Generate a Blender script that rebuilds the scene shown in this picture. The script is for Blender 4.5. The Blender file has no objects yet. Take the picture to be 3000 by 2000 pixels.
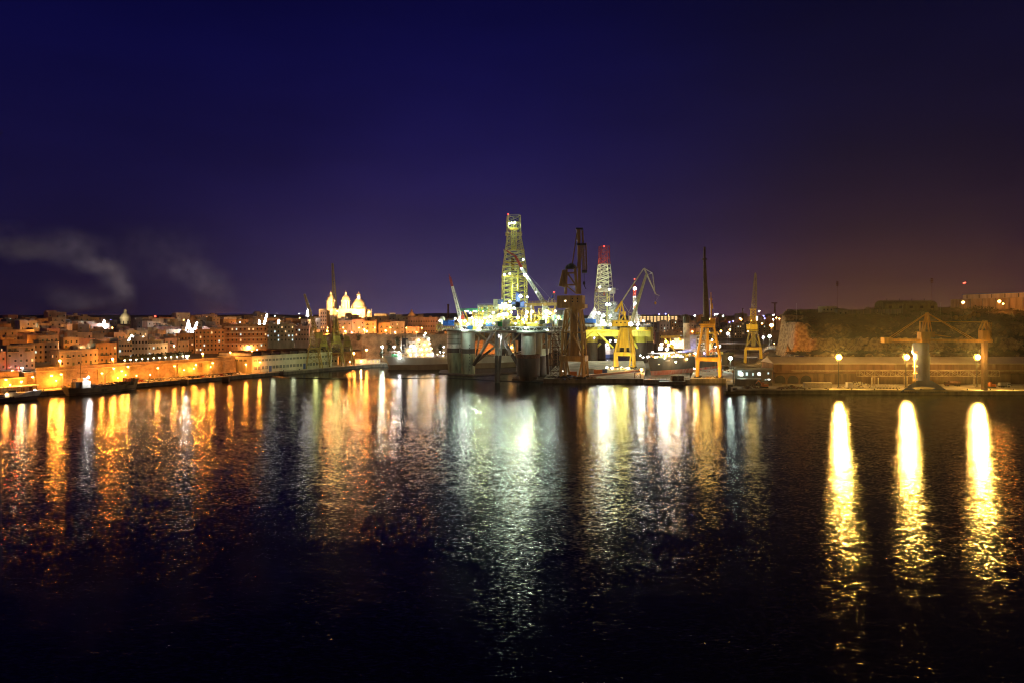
import bpy, math, random
from math import radians as RAD, sin, cos, pi, sqrt
from mathutils import Vector as V, Matrix, noise as mnoise
random.seed(7)
scene = bpy.context.scene
COL = scene.collection

# ------------------------------------------------------------------ camera geometry used for measuring the place
CAMH, F, HY = 45.0, 2000.0, 925.0
def W(px, py, Y):
    return V(((px - 1500) / F * Y, Y, CAMH + (HY - py) / F * Y))
def G(px, Y, z=0.0):
    return V(((px - 1500) / F * Y, Y, z))

# ------------------------------------------------------------------ materials
MATS = {}
def pm(name, col, rough=.75, metal=0., var=.25, scale=.5, bump=0., streak=False, col2=None):
    if name in MATS: return MATS[name]
    m = bpy.data.materials.new(name); m.use_nodes = True
    nt = m.node_tree; b = nt.nodes['Principled BSDF']
    b.inputs['Roughness'].default_value = rough
    b.inputs['Metallic'].default_value = metal
    tc = nt.nodes.new('ShaderNodeTexCoord')
    n = nt.nodes.new('ShaderNodeTexNoise'); n.inputs['Scale'].default_value = scale
    n.inputs['Detail'].default_value = 5; n.inputs['Roughness'].default_value = .6
    if streak:
        mp = nt.nodes.new('ShaderNodeMapping'); mp.inputs['Scale'].default_value = (1, 1, .18)
        nt.links.new(tc.outputs['Object'], mp.inputs['Vector']); nt.links.new(mp.outputs['Vector'], n.inputs['Vector'])
    else:
        nt.links.new(tc.outputs['Object'], n.inputs['Vector'])
    r = nt.nodes.new('ShaderNodeValToRGB')
    c1 = col2 if col2 else tuple(c * (1 - var * 1.6) for c in col)
    r.color_ramp.elements[0].position = .32; r.color_ramp.elements[0].color = (*c1, 1)
    r.color_ramp.elements[1].position = .62; r.color_ramp.elements[1].color = (*[min(1, c * (1 + var * .5)) for c in col], 1)
    nt.links.new(n.outputs['Fac'], r.inputs['Fac']); nt.links.new(r.outputs['Color'], b.inputs['Base Color'])
    if bump:
        bn = nt.nodes.new('ShaderNodeBump'); bn.inputs['Strength'].default_value = bump; bn.inputs['Distance'].default_value = .3
        nt.links.new(n.outputs['Fac'], bn.inputs['Height']); nt.links.new(bn.outputs['Normal'], b.inputs['Normal'])
    MATS[name] = m
    return m
def em(name, col, strength):
    if name in MATS: return MATS[name]
    m = bpy.data.materials.new(name); m.use_nodes = True
    nt = m.node_tree; nt.nodes.remove(nt.nodes['Principled BSDF'])
    e = nt.nodes.new('ShaderNodeEmission'); e.inputs['Color'].default_value = (*col, 1); e.inputs['Strength'].default_value = strength
    nt.links.new(e.outputs[0], nt.nodes['Material Output'].inputs['Surface'])
    m.cycles.emission_sampling = 'NONE'
    MATS[name] = m
    return m

STONE = pm('limestone', (.42, .33, .22), .9, var=.3, scale=.22, bump=.4)
def ashlar(name, c1, c2):
    m = pm(name, c1, .9, var=.35, scale=.15, bump=.0)
    nt = m.node_tree; b = nt.nodes['Principled BSDF']
    tc = nt.nodes['Texture Coordinate']
    # courses of blocks: z drives rows, horizontal distance drives columns
    sep = nt.nodes.new('ShaderNodeSeparateXYZ'); nt.links.new(tc.outputs['Object'], sep.inputs[0])
    add = nt.nodes.new('ShaderNodeMath'); add.operation = 'ADD'
    nt.links.new(sep.outputs['X'], add.inputs[0]); nt.links.new(sep.outputs['Y'], add.inputs[1])
    cmb = nt.nodes.new('ShaderNodeCombineXYZ'); nt.links.new(add.outputs[0], cmb.inputs[0]); nt.links.new(sep.outputs['Z'], cmb.inputs[1])
    br = nt.nodes.new('ShaderNodeTexBrick'); br.inputs['Scale'].default_value = .55
    br.inputs['Mortar Size'].default_value = .03; br.inputs['Color1'].default_value = (1, 1, 1, 1); br.inputs['Color2'].default_value = (.72, .7, .66, 1)
    br.inputs['Mortar'].default_value = (.35, .33, .3, 1)
    nt.links.new(cmb.outputs[0], br.inputs['Vector'])
    mx = nt.nodes.new('ShaderNodeMix'); mx.data_type = 'RGBA'; mx.blend_type = 'MULTIPLY'; mx.inputs[0].default_value = .8
    ramp = [n for n in nt.nodes if n.type == 'VALTORGB'][0]
    nt.links.new(ramp.outputs['Color'], mx.inputs[6]); nt.links.new(br.outputs['Color'], mx.inputs[7])
    nt.links.new(mx.outputs[2], b.inputs['Base Color'])
    return m
WALLST = ashlar('bastion_stone', (.42, .31, .19), None)
HM = [('cream', pm('house_cream', (.5, .42, .3), .9, var=.25, scale=.25, streak=True)),
      ('ochre', pm('house_ochre', (.42, .28, .15), .9, var=.3, scale=.25, streak=True)),
      ('pinkish', pm('house_pink', (.45, .3, .26), .9, var=.25, scale=.25, streak=True)),
      ('grey', pm('house_grey', (.2, .195, .21), .9, var=.3, scale=.25, streak=True)),  # grey darkened to stand in for houses without lamp light
      ('whitewashed', pm('house_white', (.6, .57, .52), .85, var=.2, scale=.25, streak=True))]
PANE = pm('dark_pane', (.02, .022, .03), .2, var=.2)
SHUT = pm('shutter_green', (.03, .07, .05), .6, var=.2)
LITW = em('lit_window_warm', (1, .62, .25), 1.3)
LITC = em('lit_window_cool', (.75, 1, .95), 1.2)
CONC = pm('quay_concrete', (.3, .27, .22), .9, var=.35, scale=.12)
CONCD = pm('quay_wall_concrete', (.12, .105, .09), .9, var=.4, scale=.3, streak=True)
ASPH = pm('asphalt', (.07, .065, .06), .9, var=.3, scale=.2)
DARKM = pm('dark_metal', (.03, .028, .026), .6, .3, var=.3)
RUST = pm('rusty_steel', (.12, .05, .025), .8, .2, var=.4, scale=.8)
WHITE = pm('white_paint', (.75, .75, .72), .5, var=.2, scale=.5)
CREAM = pm('cream_paint', (.6, .55, .42), .5, var=.2, scale=.5)
GREY = pm('grey_paint', (.3, .31, .31), .5, var=.25, scale=.4, streak=True)
GALV = pm('galvanised_steel', (.42, .43, .42), .45, .5, var=.2, scale=1)
YEL = pm('crane_yellow', (.72, .5, .03), .5, var=.22, scale=.4, streak=True, col2=(.45, .26, .02))
YELD = pm('faded_crane_yellow', (.34, .21, .055), .7, var=.3, scale=.35, streak=True, col2=(.15, .09, .03))
OLIVE = pm('old_olive_yellow', (.3, .24, .07), .7, var=.3, scale=.4, streak=True)
RIGYEL = pm('rig_yellow', (.62, .55, .12), .5, var=.3, scale=.3, streak=True)
BLUE = pm('blue_paint', (.02, .12, .55), .5, var=.2)
BLUEM = pm('slate_blue_paint', (.07, .11, .3), .9, var=.25, scale=.3, streak=True)
GREEN = pm('green_paint', (.02, .35, .1), .6, var=.2)
RED = pm('red_paint', (.38, .03, .012), .5, var=.2)
ORANGE = pm('orange_paint', (.7, .2, .03), .5, var=.2)
BLACK = pm('black_paint', (.012, .012, .014), .5, var=.2)
ROCK = pm('cliff_rock', (.4, .3, .19), .95, var=.45, scale=.12, bump=.9)
TAR = pm('flat_roof_membrane', (.22, .2, .19), .9, var=.3, scale=.3)
LEAF = pm('dark_foliage', (.04, .05, .018), .8, var=.5, scale=.8)
BARK = pm('bark', (.1, .07, .05), .9)

# ------------------------------------------------------------------ mesh builder (world or local coordinates, relative to origin o)
class MB:
    def __init__(s, o=None):
        s.v = []; s.f = []; s.m = []; s.s = []; s.mats = []; s.o = V(o) if o is not None else V((0, 0, 0))
    def mi(s, mat):
        if mat not in s.mats: s.mats.append(mat)
        return s.mats.index(mat)
    def add(s, vs, fs, mat, smooth=False):
        b = len(s.v); k = s.mi(mat)
        s.v += [tuple(V(p) - s.o) for p in vs]
        for f in fs: s.f.append(tuple(i + b for i in f)); s.m.append(k); s.s.append(smooth)
        return s
    def box(s, c, sz, mat, rz=0, taper=1.0):
        c = V(c); x, y, z = [a / 2 for a in sz]; ca, sa = cos(rz), sin(rz); vs = []
        for dz in (-z, z):
            t = taper if dz > 0 else 1
            for dx, dy in ((-x, -y), (x, -y), (x, y), (-x, y)):
                dx *= t; dy *= t
                vs.append(c + V((dx * ca - dy * sa, dx * sa + dy * ca, dz)))
        return s.add(vs, [(3, 2, 1, 0), (4, 5, 6, 7), (0, 1, 5, 4), (1, 2, 6, 5), (2, 3, 7, 6), (3, 0, 4, 7)], mat)
    def frame(s, p, q):
        d = (V(q) - V(p)).normalized()
        a = d.cross(V((0, 0, 1)))
        if a.length < .05: a = V((1, 0, 0))
        a.normalize(); return a, a.cross(d).normalized()
    def beam(s, p, q, w, h, mat, w2=None, h2=None):
        p = V(p); q = V(q); a, b = s.frame(p, q); w2 = w if w2 is None else w2; h2 = h if h2 is None else h2
        vs = [p + a * x * w / 2 + b * y * h / 2 for x, y in ((-1, -1), (1, -1), (1, 1), (-1, 1))]
        vs += [q + a * x * w2 / 2 + b * y * h2 / 2 for x, y in ((-1, -1), (1, -1), (1, 1), (-1, 1))]
        return s.add(vs, [(0, 1, 2, 3), (7, 6, 5, 4), (1, 0, 4, 5), (2, 1, 5, 6), (3, 2, 6, 7), (0, 3, 7, 4)], mat)
    def tube(s, p, q, r, mat, n=6, r2=None, caps=True):
        p = V(p); q = V(q); a, b = s.frame(p, q); r2 = r if r2 is None else r2
        vs = [p + (a * cos(2 * pi * i / n) + b * sin(2 * pi * i / n)) * r for i in range(n)]
        vs += [q + (a * cos(2 * pi * i / n) + b * sin(2 * pi * i / n)) * r2 for i in range(n)]
        fs = [(i, (i + 1) % n, n + (i + 1) % n, n + i) for i in range(n)]
        s.add(vs, fs, mat, n > 6)
        if caps: s.add(vs, [tuple(range(n))[::-1], tuple(range(n, 2 * n))], mat)
        return s
    def lathe(s, c, prof, mat, n=16, smooth=True):
        c = V(c); vs = []; k = len(prof)
        for r, z in prof:
            for i in range(n): vs.append(c + V((r * cos(2 * pi * i / n), r * sin(2 * pi * i / n), z)))
        fs = [(j * n + i, j * n + (i + 1) % n, (j + 1) * n + (i + 1) % n, (j + 1) * n + i) for j in range(k - 1) for i in range(n)]
        s.add(vs, fs, mat, smooth)
        if prof[-1][0] > .01: s.add(vs[-n:], [tuple(range(n))], mat)
        return s
    def sphere(s, c, r, mat, n=10, m=6, sz=1.0):
        return s.lathe(c, [(max(.001, r * cos(-pi / 2 + pi * j / m)), r * sz * sin(-pi / 2 + pi * j / m)) for j in range(m + 1)], mat, n)
    def prism(s, poly, z0, z1, mat, cap=None):
        n = len(poly); vs = [V((p[0], p[1], z0)) for p in poly] + [V((p[0], p[1], z1)) for p in poly]
        s.add(vs, [(i, (i + 1) % n, n + (i + 1) % n, n + i) for i in range(n)], mat)
        s.add(vs, [tuple(range(n))[::-1], tuple(range(n, 2 * n))], cap or mat)
        return s
    def quadframe(s, c0, s0, c1, s1, rz, r, bays, mat, rb=None, cross=True, faces=(0, 1, 2, 3), ring=True, square=False):
        """lattice tower between two rectangles (c = centre, s = (w,d))"""
        rb = rb or r * .6; c0 = V(c0); c1 = V(c1); ca, sa = cos(rz), sin(rz)
        def corner(t, i):
            c = c0.lerp(c1, t); w = s0[0] * (1 - t) + s1[0] * t; d = s0[1] * (1 - t) + s1[1] * t
            x, y = ((-1, -1), (1, -1), (1, 1), (-1, 1))[i]; x *= w / 2; y *= d / 2
            return c + V((x * ca - y * sa, x * sa + y * ca, 0))
        def bar(p, q, rr):
            if square: s.beam(p, q, rr * 2, rr * 2, mat)
            else: s.tube(p, q, rr, mat, 4, caps=False)
        for i in range(4): bar(corner(0, i), corner(1, i), r)
        for b in range(bays):
            t0, t1 = b / bays, (b + 1) / bays
            for i in faces:
                j = (i + 1) % 4
                if ring: bar(corner(t1, i), corner(t1, j), rb)
                if cross == 'k':
                    mid = (corner(t1, i) + corner(t1, j)) / 2
                    bar(corner(t0, i), mid, rb); bar(corner(t0, j), mid, rb)
                elif cross:
                    bar(corner(t0, i), corner(t1, j), rb); bar(corner(t0, j), corner(t1, i), rb)
                else:
                    if b % 2: bar(corner(t0, i), corner(t1, j), rb)
                    else: bar(corner(t0, j), corner(t1, i), rb)
        return s
    def boom(s, p, q, w0, w1, bays, r, mat, mat_tip=None, tip=.85, rb=None):
        """lattice boom between two points, square section tapering"""
        p = V(p); q = V(q); a, b = s.frame(p, q); rb = rb or r * .6
        def corner(t, i):
            w = (w0 * (1 - t) + w1 * t) / 2; x, y = ((-1, -1), (1, -1), (1, 1), (-1, 1))[i]
            return p.lerp(q, t) + a * x * w + b * y * w
        for k in range(bays):
            t0, t1 = k / bays, (k + 1) / bays
            mt = mat_tip if (mat_tip and t1 > tip) else mat
            for i in range(4):
                j = (i + 1) % 4
                s.tube(corner(t0, i), corner(t1, i), r, mt, 4, caps=False)
                s.tube(corner(t0, i if k % 2 else j), corner(t1, j if k % 2 else i), rb, mt, 4, caps=False)
                s.tube(corner(t1, i), corner(t1, j), rb, mt, 4, caps=False)
        return s
    def rail(s, pts, h, mat, r=.05, step=2.5, closed=False):
        pts = [V(p) for p in pts]
        if closed: pts.append(pts[0])
        for a, b in zip(pts, pts[1:]):
            for z in (h, h * .5): s.tube(a + V((0, 0, z)), b + V((0, 0, z)), r, mat, 4, caps=False)
            n = max(1, int((b - a).length / step))
            for i in range(n): c = a.lerp(b, i / n); s.tube(c, c + V((0, 0, h)), r, mat, 4, caps=False)
        return s
    def mesh(s, name):
        me = bpy.data.meshes.new(name); me.from_pydata(s.v, [], s.f)
        for m in s.mats: me.materials.append(m)
        me.polygons.foreach_set('material_index', s.m); me.polygons.foreach_set('use_smooth', s.s); me.update()
        return me
    def build(s, name, parent=None, label=None, cat=None, group=None, kind=None, loc=None):
        return obj(name, s.mesh(name), parent, label, cat, group, kind, loc if loc is not None else (s.o if parent is None else None))

def obj(name, me, parent=None, label=None, cat=None, group=None, kind=None, loc=None, rz=0, scale=None):
    o = bpy.data.objects.new(name, me); COL.objects.link(o)
    if parent is not None: o.parent = parent
    if loc is not None: o.location = loc
    if rz: o.rotation_euler = (0, 0, rz)
    if scale: o.scale = scale
    tag(o, label, cat, group, kind)
    return o
def tag(o, label=None, cat=None, group=None, kind=None):
    if label: o['label'] = label
    if cat: o['category'] = cat
    if group: o['group'] = group
    if kind: o['kind'] = kind
    return o
def thing(name, label, cat, loc, rz=0, group=None):
    o = bpy.data.objects.new(name, None); COL.objects.link(o); o.empty_display_size = 1
    o.location = loc; o.rotation_euler = (0, 0, rz)
    return tag(o, label, cat, group)
def copy_tree(o, parent=None):
    c = o.copy(); COL.objects.link(c)
    if parent is not None: c.parent = parent
    for ch in list(o.children): copy_tree(ch, c)
    return c
LK = 2.35
def light(loc, P, col, r=.3, parent=None, spot=None, aim=None):
    d = bpy.data.lights.new('lamp_light', 'SPOT' if spot else 'POINT'); d.energy = P * LK; d.color = col; d.shadow_soft_size = r
    if spot: d.spot_size = RAD(spot); d.spot_blend = .35
    o = bpy.data.objects.new('lamp_light', d); COL.objects.link(o)
    if parent is not None: o.parent = parent; loc = V(loc) - parent.location
    o.location = loc
    if aim is not None: o.rotation_euler = V(aim).to_track_quat('-Z', 'Y').to_euler()
    return o
ORD = ['leftmost', 'second', 'third', 'fourth', 'fifth', 'sixth', 'seventh', 'eighth', 'ninth', 'tenth', 'eleventh', 'twelfth', 'thirteenth', 'fourteenth',
       'fifteenth', 'sixteenth', 'seventeenth', 'eighteenth', 'nineteenth', 'twentieth'] + [t + '-' + o for t in ('twenty', 'thirty', 'forty', 'fifty') for o in
       ('first', 'second', 'third', 'fourth', 'fifth', 'sixth', 'seventh', 'eighth', 'ninth', 'tenth')]
TENS = ['twenty','thirty','forty','fifty','sixty','seventy','eighty','ninety']
ORD = ORD[:20] + [w for t in TENS for w in [t[:-1] + 'ieth'] + [t + '-' + o for o in ('first','second','third','fourth','fifth','sixth','seventh','eighth','ninth')]]
def nth(i): return 'leftmost' if i == 0 else ORD[i] + ' from left'
SOD = (1, .29, .03); WARM = (1, .55, .18); COOL = (.8, 1, .74); WHT = (1, .97, .9); GRN = (.75, 1, .55)
BULB = {'sod': em('sodium_bulb', (1, .5, .12), 60), 'warm': em('warm_bulb', (1, .72, .4), 50), 'cool': em('cool_bulb', (.75, 1, .95), 50),
        'wht': em('white_bulb', (1, .95, .95), 50), 'red': em('red_bulb', (1, .05, .03), 12), 'blue': em('blue_bulb', (.25, .25, 1), 12)}
# ------------------------------------------------------------------ camera, world, render settings
cam = bpy.data.cameras.new('camera'); camo = bpy.data.objects.new('camera', cam); COL.objects.link(camo)
camo.location = (0, 0, CAMH); camo.rotation_euler = (RAD(90), 0, 0)
cam.sensor_width = 36; cam.lens = 24; cam.shift_y = -.025; cam.clip_end = 20000; cam.clip_start = 1
scene.camera = camo
vs = scene.view_settings; vs.view_transform = 'Standard'; vs.look = 'None'; vs.exposure = 0; vs.gamma = 1
cy = scene.cycles; cy.use_denoising = True; cy.filter_width = 1.15; cy.max_bounces = 5; cy.diffuse_bounces = 2; cy.glossy_bounces = 3; cy.volume_bounces = 0
cy.transparent_max_bounces = 6; cy.sample_clamp_indirect = 3; cy.use_light_tree = True; cy.caustics_reflective = False; cy.caustics_refractive = False

w = bpy.data.worlds.new('World'); scene.world = w; w.use_nodes = True
nt = w.node_tree; bg = nt.nodes['Background']; L = nt.links.new
tc = nt.nodes.new('ShaderNodeTexCoord'); sp = nt.nodes.new('ShaderNodeSeparateXYZ'); L(tc.outputs['Generated'], sp.inputs[0])
def ramp(stops, fac):
    r = nt.nodes.new('ShaderNodeValToRGB'); r.color_ramp.interpolation = 'B_SPLINE'
    while len(r.color_ramp.elements) < len(stops): r.color_ramp.elements.new(.5)
    for e, (p, c) in zip(r.color_ramp.elements, stops): e.position = p; e.color = (*c, 1)
    L(fac, r.inputs['Fac']); return r.outputs['Color']
def s2l(h): return tuple(((int(h[i:i+2], 16) / 255 + .055) / 1.055) ** 2.4 if int(h[i:i+2], 16) > 10 else int(h[i:i+2], 16) / 255 / 12.92 for i in (0, 2, 4))
zc = nt.nodes.new('ShaderNodeMath'); zc.operation = 'MAXIMUM'; L(sp.outputs['Z'], zc.inputs[0]); zc.inputs[1].default_value = 0
left = ramp([(0, s2l('1c142c')), (.06, s2l('19132e')), (.16, s2l('15113a')), (.3, s2l('0a0938')), (.42, s2l('060634')), (.8, s2l('040418'))], zc.outputs[0])
mid = ramp([(0, s2l('52466e')), (.05, s2l('3c3258')), (.13, s2l('261d49')), (.24, s2l('151144')), (.4, s2l('07073a')), (.8, s2l('040418'))], zc.outputs[0])
right = ramp([(0, s2l('4a2a2c')), (.05, s2l('371f28')), (.11, s2l('231629')), (.22, s2l('110f2b')), (.42, s2l('070727')), (.8, s2l('040418'))], zc.outputs[0])
# azimuth: x/(|x|+y) style blend
yy = nt.nodes.new('ShaderNodeMath'); yy.operation = 'ARCTAN2'; L(sp.outputs['X'], yy.inputs[0]); L(sp.outputs['Y'], yy.inputs[1])
def mrange(a, b, inp):
    m = nt.nodes.new('ShaderNodeMapRange'); m.interpolation_type = 'SMOOTHSTEP'; m.inputs['From Min'].default_value = a; m.inputs['From Max'].default_value = b
    L(inp, m.inputs['Value']); return m.outputs['Result']
def mix(f, a, b):
    m = nt.nodes.new('ShaderNodeMix'); m.data_type = 'RGBA'; L(f, m.inputs[0]); L(a, m.inputs[6]); L(b, m.inputs[7]); return m.outputs[2]
c = mix(mrange(-.55, -.08, yy.outputs[0]), left, mid)
c = mix(mrange(-.05, .5, yy.outputs[0]), c, right)
# faint uneven thin cloud in the sky
nz = nt.nodes.new('ShaderNodeTexNoise'); nz.inputs['Scale'].default_value = 2.2; nz.inputs['Detail'].default_value = 5
mp = nt.nodes.new('ShaderNodeMapping'); mp.inputs['Scale'].default_value = (1, 1, 3.5); L(tc.outputs['Generated'], mp.inputs[0]); L(mp.outputs[0], nz.inputs['Vector'])
m2 = nt.nodes.new('ShaderNodeMapRange'); L(nz.outputs['Fac'], m2.inputs['Value']); m2.inputs['From Min'].default_value = .3; m2.inputs['From Max'].default_value = .7
m2.inputs['To Min'].default_value = .8; m2.inputs['To Max'].default_value = 1.22
vm = nt.nodes.new('ShaderNodeVectorMath'); vm.operation = 'SCALE'; L(c, vm.inputs[0]); L(m2.outputs[0], vm.inputs['Scale'])
# physical sky with the sun below the horizon, nearly nothing, under the town's sky glow
sky = nt.nodes.new('ShaderNodeTexSky'); sky.sky_type = 'NISHITA'; sky.sun_disc = False; sky.sun_elevation = RAD(-6); sky.sun_rotation = RAD(200)
sk = nt.nodes.new('ShaderNodeVectorMath'); sk.operation = 'SCALE'; L(sky.outputs[0], sk.inputs[0]); sk.inputs['Scale'].default_value = .05
ad = nt.nodes.new('ShaderNodeVectorMath'); ad.operation = 'ADD'; L(vm.outputs[0], ad.inputs[0]); L(sk.outputs[0], ad.inputs[1])
L(ad.outputs[0], bg.inputs['Color']); bg.inputs['Strength'].default_value = 1.0

# ------------------------------------------------------------------ water
def water_mat():
    m = bpy.data.materials.new('harbour_water'); m.use_nodes = True; nt = m.node_tree; L = nt.links.new
    nt.nodes.remove(nt.nodes['Principled BSDF'])
    tc = nt.nodes.new('ShaderNodeNewGeometry')
    def slope(sc, amp, detail, stretch=(1, 1, 1)):
        mp = nt.nodes.new('ShaderNodeMapping'); mp.inputs['Scale'].default_value = stretch; L(tc.outputs['Position'], mp.inputs[0])
        n = nt.nodes.new('ShaderNodeTexNoise'); n.inputs['Scale'].default_value = sc; n.inputs['Detail'].default_value = detail; n.inputs['Roughness'].default_value = .55
        L(mp.outputs[0], n.inputs['Vector'])
        s = nt.nodes.new('ShaderNodeVectorMath'); s.operation = 'SUBTRACT'; L(n.outputs['Color'], s.inputs[0]); s.inputs[1].default_value = (.5, .5, .5)
        k = nt.nodes.new('ShaderNodeVectorMath'); k.operation = 'SCALE'; L(s.outputs[0], k.inputs[0]); k.inputs['Scale'].default_value = amp
        return k.outputs[0]
    a = slope(3.4, .54, 2.5, (.4, 1.1, 1)); b = slope(.6, .12, 2, (.6, 1, 1))
    ad = nt.nodes.new('ShaderNodeVectorMath'); L(a, ad.inputs[0]); L(b, ad.inputs[1])
    # patches of calmer and livelier water
    pn = nt.nodes.new('ShaderNodeTexNoise'); pn.inputs['Scale'].default_value = .035; pn.inputs['Detail'].default_value = 2; L(tc.outputs['Position'], pn.inputs['Vector'])
    pr = nt.nodes.new('ShaderNodeMapRange'); pr.inputs['From Min'].default_value = .35; pr.inputs['From Max'].default_value = .65; pr.inputs['To Min'].default_value = .75; pr.inputs['To Max'].default_value = 1.2
    L(pn.outputs['Fac'], pr.inputs['Value'])
    sc = nt.nodes.new('ShaderNodeVectorMath'); sc.operation = 'SCALE'; L(ad.outputs[0], sc.inputs[0]); L(pr.outputs[0], sc.inputs['Scale'])
    ml = nt.nodes.new('ShaderNodeVectorMath'); ml.operation = 'MULTIPLY'; L(sc.outputs[0], ml.inputs[0]); ml.inputs[1].default_value = (.68, 1.05, 0)
    up = nt.nodes.new('ShaderNodeVectorMath'); L(ml.outputs[0], up.inputs[0]); up.inputs[1].default_value = (0, 0, 1)
    nn = nt.nodes.new('ShaderNodeVectorMath'); nn.operation = 'NORMALIZE'; L(up.outputs[0], nn.inputs[0])
    g = nt.nodes.new('ShaderNodeBsdfAnisotropic'); g.distribution = 'BECKMANN'; g.inputs['Roughness'].default_value = .19; L(nn.outputs[0], g.inputs['Normal'])
    d = nt.nodes.new('ShaderNodeBsdfDiffuse'); d.inputs['Color'].default_value = (.0012, .0018, .0022, 1)
    fr = nt.nodes.new('ShaderNodeFresnel'); fr.inputs['IOR'].default_value = 1.333; L(nn.outputs[0], fr.inputs['Normal'])
    mx = nt.nodes.new('ShaderNodeMixShader'); L(fr.outputs[0], mx.inputs[0]); L(d.outputs[0], mx.inputs[1]); L(g.outputs[0], mx.inputs[2])
    L(mx.outputs[0], nt.nodes['Material Output'].inputs['Surface'])
    return m
WATER = water_mat()
mb = MB(); mb.add([(-3500, -200, 0), (3500, -200, 0), (3500, 3350, 0), (-3500, 3350, 0)], [(0, 1, 2, 3)], WATER)
mb.build('water', kind='structure', label='dark rippled harbour water with coloured streaks of lamp light')

# ------------------------------------------------------------------ left quay frame: u along the quay edge, v inland
Q0 = V((-268, 383, 0)); D = V((.548, .837, 0)).normalized(); N = V((-D.y, D.x, 0))
def Q(u, v, z=0): return Q0 + D * u + N * v + V((0, 0, z))
QA = math.atan2(D.y, D.x)
def u_at(px, v):          # u on the line v that is seen at photo column px
    k = (px - 1500) / F; p = Q0 + N * v
    return (k * p.y - p.x) / (D.x - k * D.y)
QZ = 2.6

def grid(name, xs, ys, hf, mat, label, kind='structure', matf=None):
    mb = MB(); nx, ny = len(xs), len(ys)
    vsx = [(x, y, hf(x, y)) for y in ys for x in xs]
    mb.v = vsx; mb.mi(mat)
    for j in range(ny - 1):
        for i in range(nx - 1):
            mb.f.append((j * nx + i, j * nx + i + 1, (j + 1) * nx + i + 1, (j + 1) * nx + i)); mb.m.append(0); mb.s.append(True)
    return mb.build(name, kind=kind, label=label)
def lin(a, b, st): n = max(1, int(round((b - a) / st))); return [a + (b - a) * i / n for i in range(n + 1)]
def sstep(a, b, x): t = min(1, max(0, (x - a) / (b - a))); return t * t * (3 - 2 * t)

# left quay deck and its dark sea wall
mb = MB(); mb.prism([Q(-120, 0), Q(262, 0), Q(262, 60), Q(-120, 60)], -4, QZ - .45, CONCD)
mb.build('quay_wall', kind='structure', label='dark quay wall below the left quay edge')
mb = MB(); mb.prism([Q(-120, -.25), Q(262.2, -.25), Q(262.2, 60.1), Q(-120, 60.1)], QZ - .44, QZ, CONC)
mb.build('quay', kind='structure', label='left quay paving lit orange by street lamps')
# town terrain behind the first bastion
def zt(v): return 13.2 + max(0, v - 24) * .074
def hl(x, y):
    p = V((x, y, 0)) - Q0; u = p.dot(D); v = p.dot(N)
    return zt(min(v, 330)) if v > 22 else -1
mb = MB()
us = lin(-150, 560, 30); vv = [21.5, 30, 60, 100, 150, 200, 260, 330]
for j in vv:
    for i in us: mb.v.append(tuple(Q(i, j, zt(j))))
n = len(us); mb.mi(ASPH)
for j in range(len(vv) - 1):
    for i in range(n - 1): mb.f.append((j * n + i, j * n + i + 1, (j + 1) * n + i + 1, (j + 1) * n + i)); mb.m.append(0); mb.s.append(False)
mb.build('ground', kind='structure', label='sloping streets of the old town on the left')
# plateau behind the tall bastion
mb = MB(); mb.prism([G(905, 652), G(1335, 640), G(1335, 1000), G(860, 1000)], 0, 27.6, STONE, ASPH)
mb.build('terrain', kind='structure', label='high ground behind the tall bastion')
# central yard, dry dock floor, right quay
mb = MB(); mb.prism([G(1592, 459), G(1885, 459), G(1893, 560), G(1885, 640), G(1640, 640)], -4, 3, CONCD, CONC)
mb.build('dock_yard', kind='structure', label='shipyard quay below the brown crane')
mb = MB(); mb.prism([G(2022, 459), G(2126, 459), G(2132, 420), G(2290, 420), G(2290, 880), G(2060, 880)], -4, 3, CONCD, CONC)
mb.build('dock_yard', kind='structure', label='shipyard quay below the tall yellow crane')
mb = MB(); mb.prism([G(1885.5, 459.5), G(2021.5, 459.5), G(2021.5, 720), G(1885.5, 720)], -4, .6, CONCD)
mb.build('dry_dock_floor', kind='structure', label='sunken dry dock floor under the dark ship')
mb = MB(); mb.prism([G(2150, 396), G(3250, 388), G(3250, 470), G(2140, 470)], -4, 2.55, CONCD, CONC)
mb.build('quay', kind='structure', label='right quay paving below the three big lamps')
mb = MB()
for i in range(40):
    a = G(2152 + i * 26, 395.5 - i * .21, 0); b = G(2152 + i * 26 + 25.6, 395.5 - (i + 1) * .21, 0)
    mb.prism([a - V((0, .5, 0)), b - V((0, .5, 0)), b + V((0, .7, 0)), a + V((0, .7, 0))], 2.0, 2.8, CONC)
mb.build('quay_kerb', kind='structure', label='pale stone kerb along the right quay edge')
# town ground on the right side of the basin
mb = MB(); mb.prism([G(1560, 900), G(2330, 860), G(2380, 2600), G(1200, 2600)], -4, 9, CONCD, ASPH)
mb.build('terrain', kind='structure', label='low ground under the far town in the middle')

# far hills
def fbm(x, y, s, o=4): return mnoise.fractal(V((x * s, y * s, 3.7)), 1.0, 2.0, o)
def hillh(x, y):
    px = 1500 + x / y * F
    base = 46 + 8 * math.exp(-((px - 1300) / 110) ** 2) + 3 * math.exp(-((px - 700) / 200) ** 2) - 4 * sstep(1500, 2100, px)
    return -5 + (base + 5) * sstep(2250, 2750, y + 60 * fbm(x, 0, .002)) + 4 * fbm(x, y, .004)
HILLM = pm('far_hill_scrub', (.09, .07, .05), .95, var=.5, scale=.02)
grid('hills', lin(-2600, 2300, 40), lin(2150, 3300, 50), hillh, HILLM, 'low dark hills along the horizon')
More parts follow.
